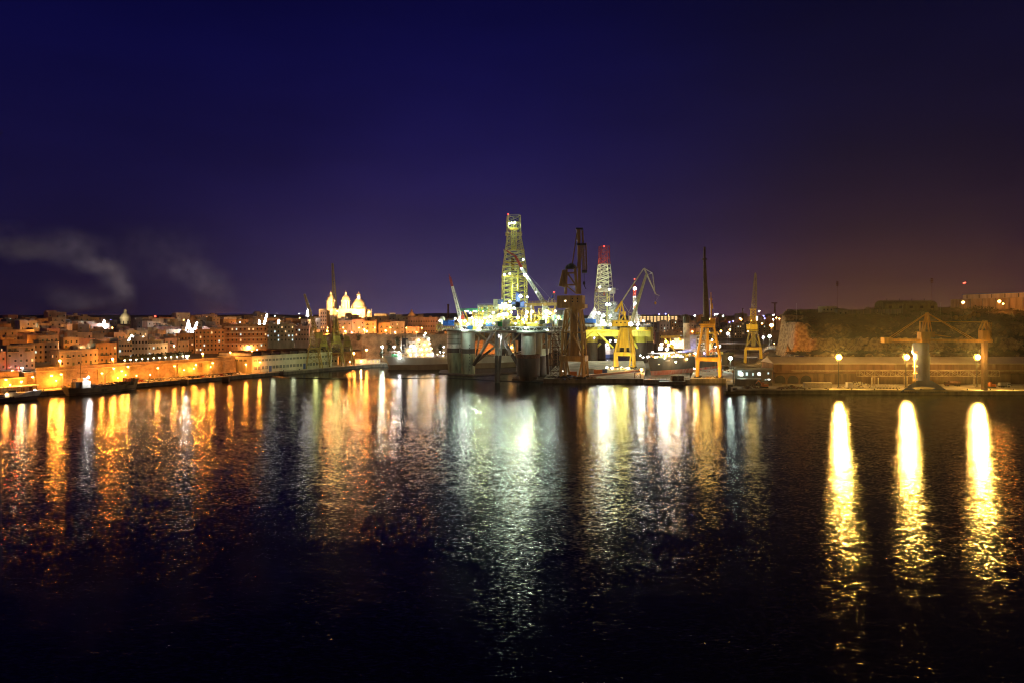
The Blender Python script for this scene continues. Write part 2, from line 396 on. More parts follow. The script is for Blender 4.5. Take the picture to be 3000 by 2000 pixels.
# dark wooded hill behind the left town
def wh(x, y):
    px = 1500 + x / y * F
    a = 31 + 12 * sstep(380, 520, px) - 3 * sstep(820, 900, px) + 3 * math.exp(-((px - 860) / 60) ** 2)
    return 20 + (a - 20) * sstep(930, 1080, y) + 2.2 * fbm(x, y, .02)
grid('hills', lin(-900, -270, 12), lin(920, 1200, 14), wh, pm('dark_wooded_hill', (.05, .045, .03), .95, var=.5, scale=.03), 'dark hill behind the roofs of the left town')

# headland on the right: terraced rocky slope with a pale bluff at its left end
def headh(x, y):
    px = 1500 + x / y * F
    n1 = fbm(x, y, .022, 5); n2 = fbm(x + 90, y, .07, 4); n3 = fbm(x, y + 50, .2, 3)
    t = y + 9 * n1 + 4 * n2
    z = 8 + 12 * sstep(452, 466, t) + 9 * sstep(474, 484, t + 5 * n2) + 10 * sstep(497, 515, t) + 6 * sstep(525, 560, t) + 5 * sstep(565, 640, t) + 6 * sstep(640, 760, t) * sstep(2650, 2850, px)
    z += .9 * n3 + 1.4 * n2
    # left end drops as a cliff
    e = px + 26 * n1 + 12 * n2
    k = sstep(2292, 2312, e)
    low = 3 + 9 * sstep(2225, 2270, e) + 5 * n1
    # bluff: a vertical pale face further forward between columns 2290 and 2365
    bl = sstep(2292, 2298, e) * (1 - sstep(2352, 2366, e))
    zb = 19 + 21 * sstep(486, 489, y + 2.5 * n2) + 1.2 * n3
    z = z * (1 - bl) + zb * bl if y < 560 else z
    return max(2.0, low * (1 - k) + z * k)
def rockmat():
    m = bpy.data.materials.new('headland_rock_and_scrub'); m.use_nodes = True; nt = m.node_tree; L = nt.links.new; b = nt.nodes['Principled BSDF']
    b.inputs['Roughness'].default_value = .95
    g = nt.nodes.new('ShaderNodeNewGeometry'); s = nt.nodes.new('ShaderNodeSeparateXYZ'); L(g.outputs['True Normal'], s.inputs[0])
    n = nt.nodes.new('ShaderNodeTexNoise'); n.inputs['Scale'].default_value = .09; n.inputs['Detail'].default_value = 8; n.inputs['Roughness'].default_value = .65; L(g.outputs['Position'], n.inputs['Vector'])
    a = nt.nodes.new('ShaderNodeMath'); a.operation = 'MULTIPLY_ADD'; L(n.outputs['Fac'], a.inputs[0]); a.inputs[1].default_value = 1.3; L(s.outputs['Z'], a.inputs[2])
    r = nt.nodes.new('ShaderNodeMapRange'); r.inputs['From Min'].default_value = 1.1; r.inputs['From Max'].default_value = 1.42; L(a.outputs[0], r.inputs['Value'])
    n2 = nt.nodes.new('ShaderNodeTexNoise'); n2.inputs['Scale'].default_value = .5; n2.inputs['Detail'].default_value = 8; L(g.outputs['Position'], n2.inputs['Vector'])
    def rp(c0, c1):
        q = nt.nodes.new('ShaderNodeValToRGB'); q.color_ramp.elements[0].position = .35; q.color_ramp.elements[1].position = .65
        q.color_ramp.elements[0].color = (*c0, 1); q.color_ramp.elements[1].color = (*c1, 1); L(n2.outputs['Fac'], q.inputs[0]); return q.outputs[0]
    mx = nt.nodes.new('ShaderNodeMix'); mx.data_type = 'RGBA'; L(r.outputs[0], mx.inputs[0]); L(rp((.16, .1, .055), (.42, .3, .17)), mx.inputs[6]); L(rp((.025, .02, .012), (.075, .05, .028)), mx.inputs[7])
    L(mx.outputs[2], b.inputs['Base Color'])
    bp = nt.nodes.new('ShaderNodeBump'); bp.inputs['Strength'].default_value = .9; bp.inputs['Distance'].default_value = 1.2; L(n2.outputs['Fac'], bp.inputs['Height']); L(bp.outputs[0], b.inputs['Normal'])
    return m
grid('headland', lin(168, 560, 1.8), lin(450, 560, 1.6) + lin(564, 800, 6), headh, rockmat(), 'rocky scrub-covered headland rising behind the long shed')

# ------------------------------------------------------------------ haze: one closed box of thin even air round everything
hm = bpy.data.materials.new('thin_haze'); hm.use_nodes = True; nt = hm.node_tree; nt.nodes.remove(nt.nodes['Principled BSDF'])
pv = nt.nodes.new('ShaderNodeVolumePrincipled'); pv.inputs['Color'].default_value = (.93, .93, .95, 1); pv.inputs['Density'].default_value = .00003; pv.inputs['Anisotropy'].default_value = .8
nt.links.new(pv.outputs[0], nt.nodes['Material Output'].inputs['Volume'])
mb = MB(); mb.box((0, 1575, 92), (7200, 3750, 200), hm); hz = mb.build('haze', kind='stuff', label='thin night haze glowing around the lamps')

# ------------------------------------------------------------------ smoke drifting up behind the left town, lit by spot lamps added below it
def smoke():
    m = bpy.data.materials.new('smoke_plume'); m.use_nodes = True; nt = m.node_tree; L = nt.links.new; nt.nodes.remove(nt.nodes['Principled BSDF'])
    g = nt.nodes.new('ShaderNodeNewGeometry')
    wn = nt.nodes.new('ShaderNodeTexNoise'); wn.inputs['Scale'].default_value = .012; wn.inputs['Detail'].default_value = 2; L(g.outputs['Position'], wn.inputs['Vector'])
    ws = nt.nodes.new('ShaderNodeVectorMath'); ws.operation = 'MULTIPLY_ADD'; L(wn.outputs['Color'], ws.inputs[0]); ws.inputs[1].default_value = (50, 50, 40); L(g.outputs['Position'], ws.inputs[2])
    # each puff: column, row in the photograph, radius across, radius up, weight
    puffs = [(342, 905, 26, 34, .8), (352, 855, 20, 38, 1), (340, 810, 24, 30, 1), (312, 780, 34, 18, 1), (275, 770, 34, 14, .8), (300, 890, 34, 18, .5), (235, 900, 45, 24, .5), (205, 912, 60, 20, .45), (195, 865, 60, 26, .4), (30, 715, 60, 20, 1), (90, 735, 50, 20, .9), (0, 685, 44, 28, .9),
             (170, 720, 70, 34, .5), (240, 740, 60, 36, .45), (640, 885, 44, 40, .5), (605, 830, 36, 44, .5), (570, 780, 44, 34, .4), (450, 740, 120, 60, .2), (670, 915, 50, 20, .45)]
    acc = None
    for px, py, rx, rz, wgt in puffs:
        c = W(px, py, 1010) + V((25, 25, 18)); k = 1010 / F
        s = nt.nodes.new('ShaderNodeVectorMath'); s.operation = 'SUBTRACT'; L(ws.outputs[0], s.inputs[0]); s.inputs[1].default_value = c
        d = nt.nodes.new('ShaderNodeVectorMath'); d.operation = 'MULTIPLY'; L(s.outputs[0], d.inputs[0]); d.inputs[1].default_value = (1 / (rx * k * 2.1), 1 / 26, 1 / (rz * k * 2.1))
        l = nt.nodes.new('ShaderNodeVectorMath'); l.operation = 'LENGTH'; L(d.outputs[0], l.inputs[0])
        r = nt.nodes.new('ShaderNodeMapRange'); r.interpolation_type = 'SMOOTHSTEP'; r.inputs['From Min'].default_value = 1; r.inputs['From Max'].default_value = 0; r.inputs['To Min'].default_value = 0; r.inputs['To Max'].default_value = wgt; L(l.outputs['Value'], r.inputs['Value'])
        if acc is None: acc = r.outputs[0]
        else: a = nt.nodes.new('ShaderNodeMath'); L(acc, a.inputs[0]); L(r.outputs[0], a.inputs[1]); acc = a.outputs[0]
    n = nt.nodes.new('ShaderNodeTexNoise'); n.inputs['Scale'].default_value = .05; n.inputs['Detail'].default_value = 4; L(g.outputs['Position'], n.inputs['Vector'])
    nr = nt.nodes.new('ShaderNodeMapRange'); nr.inputs['From Min'].default_value = .22; nr.inputs['From Max'].default_value = .95; L(n.outputs['Fac'], nr.inputs['Value'])
    mu = nt.nodes.new('ShaderNodeMath'); mu.operation = 'MULTIPLY'; L(acc, mu.inputs[0]); L(nr.outputs[0], mu.inputs[1])
    m3 = nt.nodes.new('ShaderNodeMath'); m3.operation = 'MULTIPLY'; L(mu.outputs[0], m3.inputs[0]); m3.inputs[1].default_value = .03
    pv = nt.nodes.new('ShaderNodeVolumePrincipled'); pv.inputs['Color'].default_value = (.85, .85, .85, 1); L(m3.outputs[0], pv.inputs['Density'])
    L(pv.outputs[0], nt.nodes['Material Output'].inputs['Volume']); m.cycles.volume_step_rate = 1.5
    return m
mb = MB((-560, 1010, 50)); mb.box((-565, 1010, 118), (590, 60, 138), smoke()); mb.build('smoke', kind='stuff', label='faint grey smoke drifting over the left town')
# ------------------------------------------------------------------ drilling rig one
FL = {}
def flood_mesh(kind, r):
    k = (kind, round(r, 2))
    if k not in FL:
        mb = MB(); mb.sphere((0, 0, 0), r, BULB[kind], 8, 5, .85)
        mb.box((0, r * .55, r * .75), (r * 1.7, r * 1.1, r * .5), GALV); mb.tube((0, r * .8, r * .9), (0, r * .8, r * 2.2), r * .12, GALV, 4)
        FL[k] = mb.mesh('floodlight')
    return FL[k]
LCOL = {'sod': SOD, 'warm': WARM, 'cool': COOL, 'wht': WHT, 'red': (1, .05, .02), 'blue': (.3, .3, 1)}
def flood(parent, p, kind='cool', r=.6, P=0, off=(0, -.6, -.3), name='floodlight', lr=None, spot=None, aim=None):
    o = obj(name, flood_mesh(kind, r), parent, loc=V(p) - parent.location)
    if P: light(V(p) + V(off) * (r + .25), P, LCOL[kind], lr or r * .5, parent, spot, aim)
    return o

R1 = thing('drilling_rig', 'floodlit semi-submersible drilling rig with tall lattice derrick on thick grey columns', 'oil rig', (-8, 530, 0))
o = R1.location
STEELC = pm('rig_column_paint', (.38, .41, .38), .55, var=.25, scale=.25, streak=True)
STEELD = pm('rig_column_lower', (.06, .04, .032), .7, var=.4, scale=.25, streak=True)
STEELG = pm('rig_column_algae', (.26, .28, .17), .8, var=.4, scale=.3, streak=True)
def column(px, Y, segs, name='column', n=24):
    mb = MB(o); x = (px - 1500) / F * Y
    for z0, z1, r0, r1, mat in segs: mb.lathe((x, Y, 0), [(r0, z0), (r1, z1)], mat, n)
    return mb.build(name, R1), (x, Y)
# front left pair, with the pale band and dark band of the photograph
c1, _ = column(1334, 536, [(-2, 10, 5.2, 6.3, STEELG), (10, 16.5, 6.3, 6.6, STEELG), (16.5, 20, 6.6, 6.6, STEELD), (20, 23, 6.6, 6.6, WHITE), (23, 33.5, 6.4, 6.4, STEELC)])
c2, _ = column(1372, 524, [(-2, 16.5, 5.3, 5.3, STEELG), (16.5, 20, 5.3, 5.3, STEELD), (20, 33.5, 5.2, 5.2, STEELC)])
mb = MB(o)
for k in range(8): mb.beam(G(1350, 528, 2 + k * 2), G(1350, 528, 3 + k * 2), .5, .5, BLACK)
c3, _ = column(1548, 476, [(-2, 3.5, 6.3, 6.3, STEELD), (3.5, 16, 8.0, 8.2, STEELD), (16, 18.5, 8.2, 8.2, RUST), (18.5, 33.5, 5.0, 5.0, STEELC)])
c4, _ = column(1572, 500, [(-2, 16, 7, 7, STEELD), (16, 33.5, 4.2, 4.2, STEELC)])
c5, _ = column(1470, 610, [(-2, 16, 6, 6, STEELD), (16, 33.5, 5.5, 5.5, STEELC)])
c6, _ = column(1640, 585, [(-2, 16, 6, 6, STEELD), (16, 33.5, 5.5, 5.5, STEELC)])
for k in range(9):
    mb = MB(o); mb.tube(W(1376, 1010 + k * 9, 518.9), W(1376, 1010 + k * 9, 518.4), .42, BLACK, 8); mb.build('draught_mark', R1)
# platform rings and ladder on the first column
x = (1334 - 1500) / F * 536
for z in (24, 27, 30):
    mb = MB(o)
    for a in range(10):
        t0, t1 = pi + a * pi / 10, pi + (a + 1) * pi / 10
        mb.tube((x + 6.9 * cos(t0), 536 + 6.9 * sin(t0), z), (x + 6.9 * cos(t1), 536 + 6.9 * sin(t1), z), .12, BLACK, 4)
    mb.build('pipe_ring', R1)
mb = MB(o); mb.quadframe(G(1349, 527, 16.5), (1.6, 1.6), G(1349, 527, 34), (1.6, 1.6), 0, .12, 9, GALV, cross=False); mb.build('ladder_tower', R1)
# submerged pontoons seen as low hulls
mb = MB(o); mb.prism([G(1285, 530), G(1385, 512), G(1590, 560), G(1560, 590), G(1290, 560)], -3, 1.0, STEELD); mb.build('pontoon', R1)
mb = MB(o); mb.prism([G(1500, 478), G(1600, 464), G(1660, 600), G(1560, 600)], -3, 1.2, STEELD); mb.build('pontoon', R1)
# braces: upper silver, lower dark
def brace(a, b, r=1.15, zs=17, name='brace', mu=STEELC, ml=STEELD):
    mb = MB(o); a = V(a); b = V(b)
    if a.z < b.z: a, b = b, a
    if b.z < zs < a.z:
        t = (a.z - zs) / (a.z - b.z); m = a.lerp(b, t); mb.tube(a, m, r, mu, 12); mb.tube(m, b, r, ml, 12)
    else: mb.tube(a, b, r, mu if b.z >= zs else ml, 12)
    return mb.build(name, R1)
brace(W(1450, 964, 505), W(1388, 1068, 520), 1.3)
brace(W(1455, 966, 505), W(1524, 1078, 484), 1.3)
brace(W(1387, 968, 526), W(1460, 1018, 560), .9); brace(W(1375, 966, 560), W(1450, 1010, 585), .8)
brace(W(1458, 1008, 560), W(1392, 1062, 530), 1.0)
brace(W(1455, 964, 490), G(1455, 460, -2), 1.35); brace(W(1472, 962, 495), G(1459, 462, -2), .95)
brace(W(1501, 966, 560), W(1517, 1085, 505), .9); brace(W(1525, 975, 500), W(1490, 1015, 520), .6)
brace(W(1488, 965, 580), W(1495, 1035, 580), .7); brace(W(1420, 962, 560), W(1417, 1015, 560), .55)
brace(W(1599, 962, 500), W(1606, 1095, 492), 1.0); brace(W(1618, 962, 520), W(1610, 1050, 520), .9)
brace(W(1619, 966, 490), W(1643, 1036, 500), 1.1); brace(W(1590, 964, 540), W(1577, 1010, 540), .8)
brace(W(1652, 968, 495), W(1585, 1010, 520), .4); brace(W(1630, 962, 560), W(1633, 1090, 560), .7)
brace(W(1587, 966, 520), W(1570, 1020, 500), .9); brace(W(1500, 970, 505), W(1470, 1003, 540), .8); brace(W(1408, 968, 590), W(1395, 1040, 590), .8)
mb = MB(o); mb.quadframe(W(1629, 1104, 482), (6, 6), W(1629, 964, 482), (6, 6), .2, .22, 8, RUST, cross=False)
for k in range(8): mb.beam(W(1622, 1098 - k * 17, 479), W(1636, 1090 - k * 17, 479), .9, .12, RUST)
mb.build('stair_tower', R1)
# deck
deckp = [G(1294, 540), G(1300, 522), G(1392, 508), G(1515, 468), G(1600, 466), G(1668, 500), G(1692, 560), G(1610, 615), G(1400, 620), G(1330, 590)]
mb = MB(o); mb.prism(deckp, 33.4, 34.6, GREY); mb.build('deck', R1)
mb = MB(o)
pts = [p + V((0, 0, 33.4)) for p in deckp]
for a, b in zip(pts, pts[1:] + pts[:1]):
    mb.beam(a + V((0, 0, 3.6)), b + V((0, 0, 3.6)), .5, .5, GREY); mb.beam(a, b, .7, .9, DARKM)
    n = int((b - a).length / 5) + 1
    for i in range(n):
        p = a.lerp(b, i / n); q = a.lerp(b, (i + .5) / n); r = a.lerp(b, (i + 1) / n)
        mb.beam(p, q + V((0, 0, 3.6)), .35, .35, GREY); mb.beam(q + V((0, 0, 3.6)), r, .35, .35, GREY)
mb.build('deck_truss', R1)
mb = MB(o); mb.rail([p + V((0, 0, 4.2)) for p in pts], 1.2, YEL, .09, 3, True); mb.build('deck_railing', R1)
mb = MB(o); mb.prism([p * 1 for p in [G(1400, 515), G(1510, 475), G(1590, 474), G(1655, 505), G(1660, 560), G(1600, 600), G(1410, 600)]], 34.9, 37.2, DARKM); mb.build('upper_deck', R1)
# left balcony
mb = MB(o)
a, b = W(1281, 970, 525), W(1350, 966, 520); hh = 4.4
mb.quadframe((a + b) / 2 * 1.0, (18.5, 7), (a + b) / 2 + V((0, 0, hh)), (18.5, 7), -.1, .22, 1, RIGYEL, cross=True)
for i in range(6):
    p = a.lerp(b, i / 6) - V((0, 3, 0)); q = a.lerp(b, (i + 1) / 6) - V((0, 3, 0)); m = (p + q) / 2
    mb.beam(p + V((0, 0, hh)), m, .3, .3, WHITE); mb.beam(m, q + V((0, 0, hh)), .3, .3, WHITE)
mb.box((a + b) / 2 + V((0, 0, hh + .2)), (19, 7.4, .35), RIGYEL, -.1); mb.build('winch_platform', R1)
mb = MB(o); c = W(1296, 945, 524)
mb.sphere(c + V((0, 0, 2.8)), 2.1, WHITE, 14, 8); mb.tube(c - V((0, 0, 1)), c + V((0, 0, 1)), .9, WHITE, 10); mb.build('satellite_dome', R1)
for px in (1306, 1322):
    mb = MB(o); c = W(px, 946, 518)
    mb.tube(c - V((1.8, 0, 0)), c + V((1.8, 0, 0)), 1.7, BLUE, 14); mb.box(c - V((0, 0, 1.8)), (4.4, 3, .8), BLUE); mb.tube(c - V((2, 0, 0)), c - V((1.7, 0, 0)), 2.2, BLUE, 14); mb.tube(c + V((1.7, 0, 0)), c + V((2, 0, 0)), 2.2, BLUE, 14)
    mb.build('winch', R1)
# deck crane, left
mb = MB(o); c = W(1350, 955, 524)
mb.tube(c - V((0, 0, 2)), W(1350, 934, 524), 1.6, WHITE, 12); mb.box(W(1351, 930, 524), (5, 4, 3), RED); mb.box(W(1347, 930, 522), (2, 2, 2.4), WHITE)
mb.tube(W(1353, 928, 524), W(1356, 915, 524), .25, RED, 5); mb.tube(W(1356, 915, 524), W(1317, 806, 524), .07, GALV, 4)
cr = mb.build('deck_crane', R1)
mb = MB(cr.matrix_world.translation); mb = MB(o)
mb.boom(W(1348, 930, 522), W(1318, 812, 524), 2.0, 1.0, 17, .22, WHITE, RED, .82); mb.tube(W(1318, 812, 524), W(1315, 803, 524), .3, RED, 5); mb.build('boom', cr)
# helideck and its yellow support
mb = MB(o); c = W(1386, 909, 528)
mb.prism([(c.x + 10.5 * cos(a * pi / 4 + .39), c.y + 10.5 * sin(a * pi / 4 + .39)) for a in range(8)], c.z - .6, c.z, GREEN); 
hd = mb.build('helideck', R1)
mb = MB(o); rim = [V((c.x + 11 * cos(a * pi / 8), c.y + 11 * sin(a * pi / 8), c.z)) for a in range(16)]
rim2 = [V((c.x + 12.6 * cos(a * pi / 8), c.y + 12.6 * sin(a * pi / 8), c.z + .9)) for a in range(16)]
for i in range(16): mb.beam(rim[i], rim2[i], .2, .2, GREEN); mb.beam(rim2[i], rim2[(i + 1) % 16], .2, .2, GREEN); mb.beam(rim[i], rim2[(i + 1) % 16], .1, .1, GREEN)
mb.build('safety_net', hd)
mb = MB(o)
for a in range(8):
    t = a * pi / 4; mb.beam((c.x + 9 * cos(t), c.y + 9 * sin(t), c.z - .8), (c.x + 3.2 * cos(t), c.y + 3.2 * sin(t), 38), .4, .4, YEL)
mb.box((c.x + 1, c.y, 40.6), (9, 9, 6), CREAM); mb.box((c.x - 6, c.y - 3, 40), (4, 4, 5), YEL)
mb.build('helideck_support', R1)
# accommodation block, stacked
for (px, py, wx, wy, wz, m, Y) in [(1425, 930, 18, 14, 8, GREY, 540), (1430, 905, 16, 12, 4.6, WHITE, 540), (1438, 936, 12, 8, 5, CREAM, 520), (1405, 943, 12, 6, 3.6, YEL, 514)]:
    mb = MB(o); p = W(px, py, Y); mb.box(p, (wx, wy, wz), m)
    for k in range(int(wx / 2.2)):
        mb.box(p + V((-wx / 2 + 1.3 + k * 2.2, -wy / 2 - .05, .5)), (.9, .16, 1.0), PANE if k % 3 else LITC)
    mb.box(p + V((0, 0, wz / 2 + .15)), (wx + .8, wy + .8, .3), GALV); mb.rail([p + V((-wx / 2, -wy / 2, wz / 2 + .3)), p + V((wx / 2, -wy / 2, wz / 2 + .3))], 1.1, WHITE, .07)
    mb.build('cabin_block', R1)
# drill floor substructure
mb = MB(o)
p = W(1508, 905, 530); mb.quadframe(V((p.x, 530, 37.2)), (24, 20), V((p.x, 530, 51)), (20, 18), .1, .5, 2, RIGYEL, cross='k'); mb.build('substructure', R1)
mb = MB(o); mb.box(W(1507, 894, 530), (21, 18, 1.2), DARKM, .1); mb.box(W(1468, 888, 524), (5, 6, 5), BLUEM); mb.box(W(1455, 886, 528), (5, 5, 4.6), GALV)
mb.box(W(1520, 893, 519), (11, 3, 4.5), BLUEM); mb.box(W(1517, 880, 519), (3.2, 3, 11), BLUEM); mb.box(W(1516, 866, 519), (2.2, 2.4, 5), BLUEM)
mb.box(W(1485, 900, 519), (14, 3, 4), WHITE); mb.rail([W(1470, 891, 518), W(1540, 891, 518)], 1.2, YEL, .08)
mb.build('drill_floor', R1)
# derrick
mb = MB(o); Y = 530; dz = lambda py: W(1500, py, Y).z
DX = W(1505, 890, Y).x
def dc(px, py): return V((W(px, py, Y).x, Y, W(px, py, Y).z))
DERM = pm('derrick_steel', (.52, .48, .16), .5, .3, var=.25, scale=.6)
mb.quadframe(dc(1507, 892), (18, 16), dc(1507, 796), (17.4, 15.5), .12, .34, 7, DERM, .17)
mb.quadframe(dc(1507, 796), (17.4, 15.5), dc(1507, 738), (13.4, 12), .12, .32, 4, DERM, .16)
mb.quadframe(dc(1507, 738), (13.4, 12), dc(1505, 688), (9.4, 9), .12, .3, 4, DERM, .15)
mb.quadframe(dc(1505, 688), (10, 9), dc(1505, 633), (9.6, 9), .12, .26, 3, DERM, .12)
dk = mb.build('derrick', R1)
for px, py, s in ((1505, 688, 11.5), (1506, 738, 14.6), (1507, 784, 17), (1507, 815, 18.2), (1505, 657, 9.4)):
    p = dc(px, py); mb = MB(o)
    for sx, sy, wx, wy in ((0, -1, s + 1.6, 1.3), (0, 1, s + 1.6, 1.3), (-1, 0, 1.3, s), (1, 0, 1.3, s)): mb.box(p + V((sx * s / 2, sy * s / 2, 0)), (wx, wy, .25), DERM)
    mb.rail([p + V((-s / 2 - .7, -s / 2 - .6, 0)), p + V((s / 2 + .7, -s / 2 - .6, 0))], 1.2, YEL, .07); mb.build('platform', dk)
mb = MB(o); YL = pm('lit_yellow', (.6, .55, .14), .5)
for px in (1499, 1505, 1512): mb.tube(dc(px, 655), dc(px, 728), .55, YL, 8)
mb.box(dc(1505, 672), (6.5, 4, 1.5), YEL); mb.box(dc(1505, 728), (4, 3, 3), YL); mb.tube(dc(1518, 784), dc(1518, 850), .7, YL, 8); mb.tube(dc(1499, 815), dc(1499, 888), .8, DERM, 8)
mb.box(dc(1502, 775), (2.6, 3, 10), RUST); mb.box(dc(1507, 770), (15, 2, 1), YEL); mb.beam(dc(1496, 800), dc(1504, 812), .8, .8, YL)
mb.build('travelling_gear', dk)
mb = MB(o); mb.tube(dc(1489, 632), dc(1489, 627), .12, RED, 4); mb.sphere(dc(1489, 628), .4, BULB['red']); mb.tube(dc(1522, 690), dc(1522, 625), .14, DARKM, 4); mb.build('mast_light', dk)
# big boom leaning across the derrick on its own crane
mb = MB(o); mb.tube(W(1598, 936, 505), W(1598, 893, 505), 1.9, WHITE, 12); mb.box(W(1599, 908, 505), (5, 4.5, 4), CREAM); mb.box(W(1606, 912, 503), (3.4, 3, 3.4), GALV)
mb.tube(W(1601, 898, 505), W(1610, 872, 507), .3, WHITE, 5); mb.tube(W(1610, 872, 507), W(1537, 792, 509), .08, GALV, 4)
cr = mb.build('deck_crane', R1)
mb = MB(o); mb.boom(W(1597, 893, 505), W(1529, 787, 510), 2.6, 1.5, 20, .26, WHITE, WHITE)
mb.boom(W(1529, 787, 510), W(1510, 751, 511), 1.3, 1.1, 5, .3, RED); mb.boom(W(1510, 751, 511), W(1484, 735, 512), 1.0, .5, 5, .22, RED); mb.build('boom', cr)
# orange gantry beam at the right
mb = MB(o); mb.beam(W(1536, 893, 500), W(1632, 891, 500), 2.2, 2.4, YELD); mb.beam(W(1628, 892, 500), W(1622, 922, 500), 1.8, 1.8, YELD); mb.beam(W(1562, 894, 500), W(1562, 925, 500), 1.4, 1.4, YELD)
mb.rail([W(1536, 887.5, 500), W(1632, 885.5, 500)], 1.1, YEL, .08, 2); mb.build('gantry', R1)
mb = MB(o); mb.tube(W(1617, 888, 506), W(1617, 876, 506), .9, WHITE, 10, .7); mb.tube(W(1617, 876, 506), W(1619, 866, 506), .8, BLUE, 8, .3)
mb.box(W(1617, 875, 506), (4, 3, .6), GALV); mb.tube(W(1624, 888, 506), W(1624, 860, 506), .2, GALV, 5); mb.box(W(1623, 861, 506), (2.6, 2, 1), GALV); mb.build('antenna_tower', R1)
flood(R1, W(1623, 856, 505), 'red', .4)
# green-grey lifeboat station and truss at the far right of the deck
mb = MB(o); mb.box(W(1645, 934, 505), (15, 9, 5.5), pm('pale_green_paint', (.3, .5, .38), .5, var=.2)); mb.box(W(1650, 916, 520), (10, 8, 4), GREY); mb.build('cabin_block', R1)
mb = MB(o)
for px in (1570, 1590, 1610): mb.beam(W(px, 958, 495), W(px + 26, 925, 495), .5, .5, GALV)
mb.beam(W(1565, 955, 495), W(1600, 921, 495), .35, .35, GALV); mb.build('lattice_bridge', R1)
# deck machinery: tanks, containers, pipes, blue units
rnd = random.Random(3)
mats = [WHITE, CREAM, YEL, GREY, BLUE, GALV, GREEN, RIGYEL, DARKM, CREAM, DARKM, GALV, RIGYEL, YEL, OLIVE]
for k in range(64):
    mb = MB(o); px = rnd.uniform(1370, 1660); Y = rnd.uniform(500, 560) if px < 1450 else rnd.uniform(478, 545)
    z = 37.3 if px > 1400 else 34.7; x = (px - 1500) / F * Y; wx, wy, wz = rnd.uniform(2, 6), rnd.uniform(2, 3), rnd.uniform(1.8, 5)
    m = rnd.choice(mats); mb.box((x, Y, z + wz / 2), (wx, wy, wz), m, rnd.choice([0, .1, 1.5])); 
    for i in range(4): mb.box((x - wx / 2 + (i + .5) * wx / 4, Y - wy / 2, z + wz / 2), (.15, .25, wz * .9), m)
    mb.box((x, Y, z + wz + .1), (wx * .5, wy * .5, .5), GALV); mb.build('deck_container', R1)
for k in range(14):
    mb = MB(o); px = rnd.uniform(1380, 1655); Y = rnd.uniform(485, 540); z = 37.4; x = (px - 1500) / F * Y; r = rnd.uniform(.8, 1.5); h = rnd.uniform(3, 7)
    mb.lathe((x, Y, z), [(r, 0), (r, h), (r * .6, h + r * .5), (.05, h + r * .6)], rnd.choice([WHITE, CREAM, BLUE, GALV, YEL]), 12); mb.tube((x, Y, z + h), (x + 1, Y, z + h + 2), .12, GALV, 5); mb.build('tank', R1)
for k in range(12):
    mb = MB(o); px = rnd.uniform(1370, 1640); Y = rnd.uniform(490, 545); x = (px - 1500) / F * Y; z = 38 + rnd.uniform(0, 7)
    for i in range(5): mb.tube((x, Y + i * .5, z), (x + rnd.uniform(6, 14), Y + i * .5, z), .16, rnd.choice([GALV, YEL, WHITE]), 5)
    mb.beam((x + 1, Y, 34.6), (x + 1, Y, z), .2, .2, YEL); mb.beam((x + 5, Y, 34.6), (x + 5, Y, z), .2, .2, YEL); mb.build('pipe_rack', R1)
for px, py in ((1395, 918), (1408, 900), (1436, 896), (1466, 893), (1494, 900), (1522, 910), (1550, 900), (1574, 915), (1612, 905), (1636, 925), (1452, 908), (1480, 905), (1536, 905), (1560, 908), (1584, 905)): mb = MB(o); mb.quadframe(W(px, 950, 500), (3.2, 3), W(px, py, 500), (3, 3), 0, .16, 4, YEL); mb.build('scaffold', R1)
for px in (1474, 1478, 1541, 1556, 1590): mb = MB(o); mb.tube(W(px, 940, 495), W(px, 890 + (px % 7) * 2, 495), .25, WHITE, 6); mb.build('mast', R1)
# floodlights of the rig (positions read from the photograph)
fl = [(1289, 940, 520, .95, 2200), (1334, 934, 518, .8, 1800), (1344, 939, 518, .7, 0), (1362, 941, 512, 1.0, 2500), (1370, 950, 511, .9, 1500), (1378, 918, 516, .7, 900), (1383, 930, 514, .6, 1000),
      (1364, 912, 517, .4, 0), (1371, 912, 517, .4, 0), (1388, 911, 515, .4, 500), (1395, 912, 515, .4, 0), (1402, 912, 516, .4, 0), (1415, 912, 517, .4, 500), (1414, 942, 506, .9, 2000), (1428, 942, 506, .8, 1500), (1436, 928, 508, .9, 1800),
      (1445, 917, 512, .9, 1800), (1462, 924, 498, 1.0, 3500), (1450, 948, 500, .8, 1800), (1473, 922, 498, 1.4, 5200), (1484, 921, 498, 1.4, 5200), (1498, 915, 500, .8, 2000), (1517, 931, 492, 1.15, 3600), (1532, 937, 490, .7, 1500),
      (1541, 928, 490, 1.2, 3800), (1545, 915, 494, .9, 2400), (1560, 914, 492, 1.0, 2600), (1471, 890, 516, .7, 1400), (1481, 890, 516, .7, 0), (1494, 883, 518, .8, 1400), (1525, 868, 515, 1.3, 3000), (1545, 870, 515, .7, 900),
      (1600, 912, 499, 1.0, 2600), (1612, 918, 498, 1.0, 2600), (1598, 942, 496, 1.2, 3800), (1592, 930, 496, .8, 1500), (1627, 911, 497, .7, 900), (1636, 930, 496, 1.1, 2600), (1535, 945, 482, .6, 600), (1460, 985, 488, 1.0, 1800), (1604, 968, 478, 1.1, 1500),
      (1533, 761, 512, .75, 900), (1538, 806, 506, 1.2, 2400), (1528, 787, 506, .6, 400), (1478, 806, 518, .8, 1200), (1493, 802, 518, .7, 900), (1493, 655, 524, .7, 900), (1499, 654, 524, .8, 900), (1508, 653, 524, .8, 900), (1571, 856, 508, .4, 0),
      (1398, 943, 508, .6, 900), (1510, 948, 484, .6, 700), (1570, 945, 490, .7, 1100), (1490, 940, 496, .9, 2200), (1505, 902, 512, .7, 1500)]
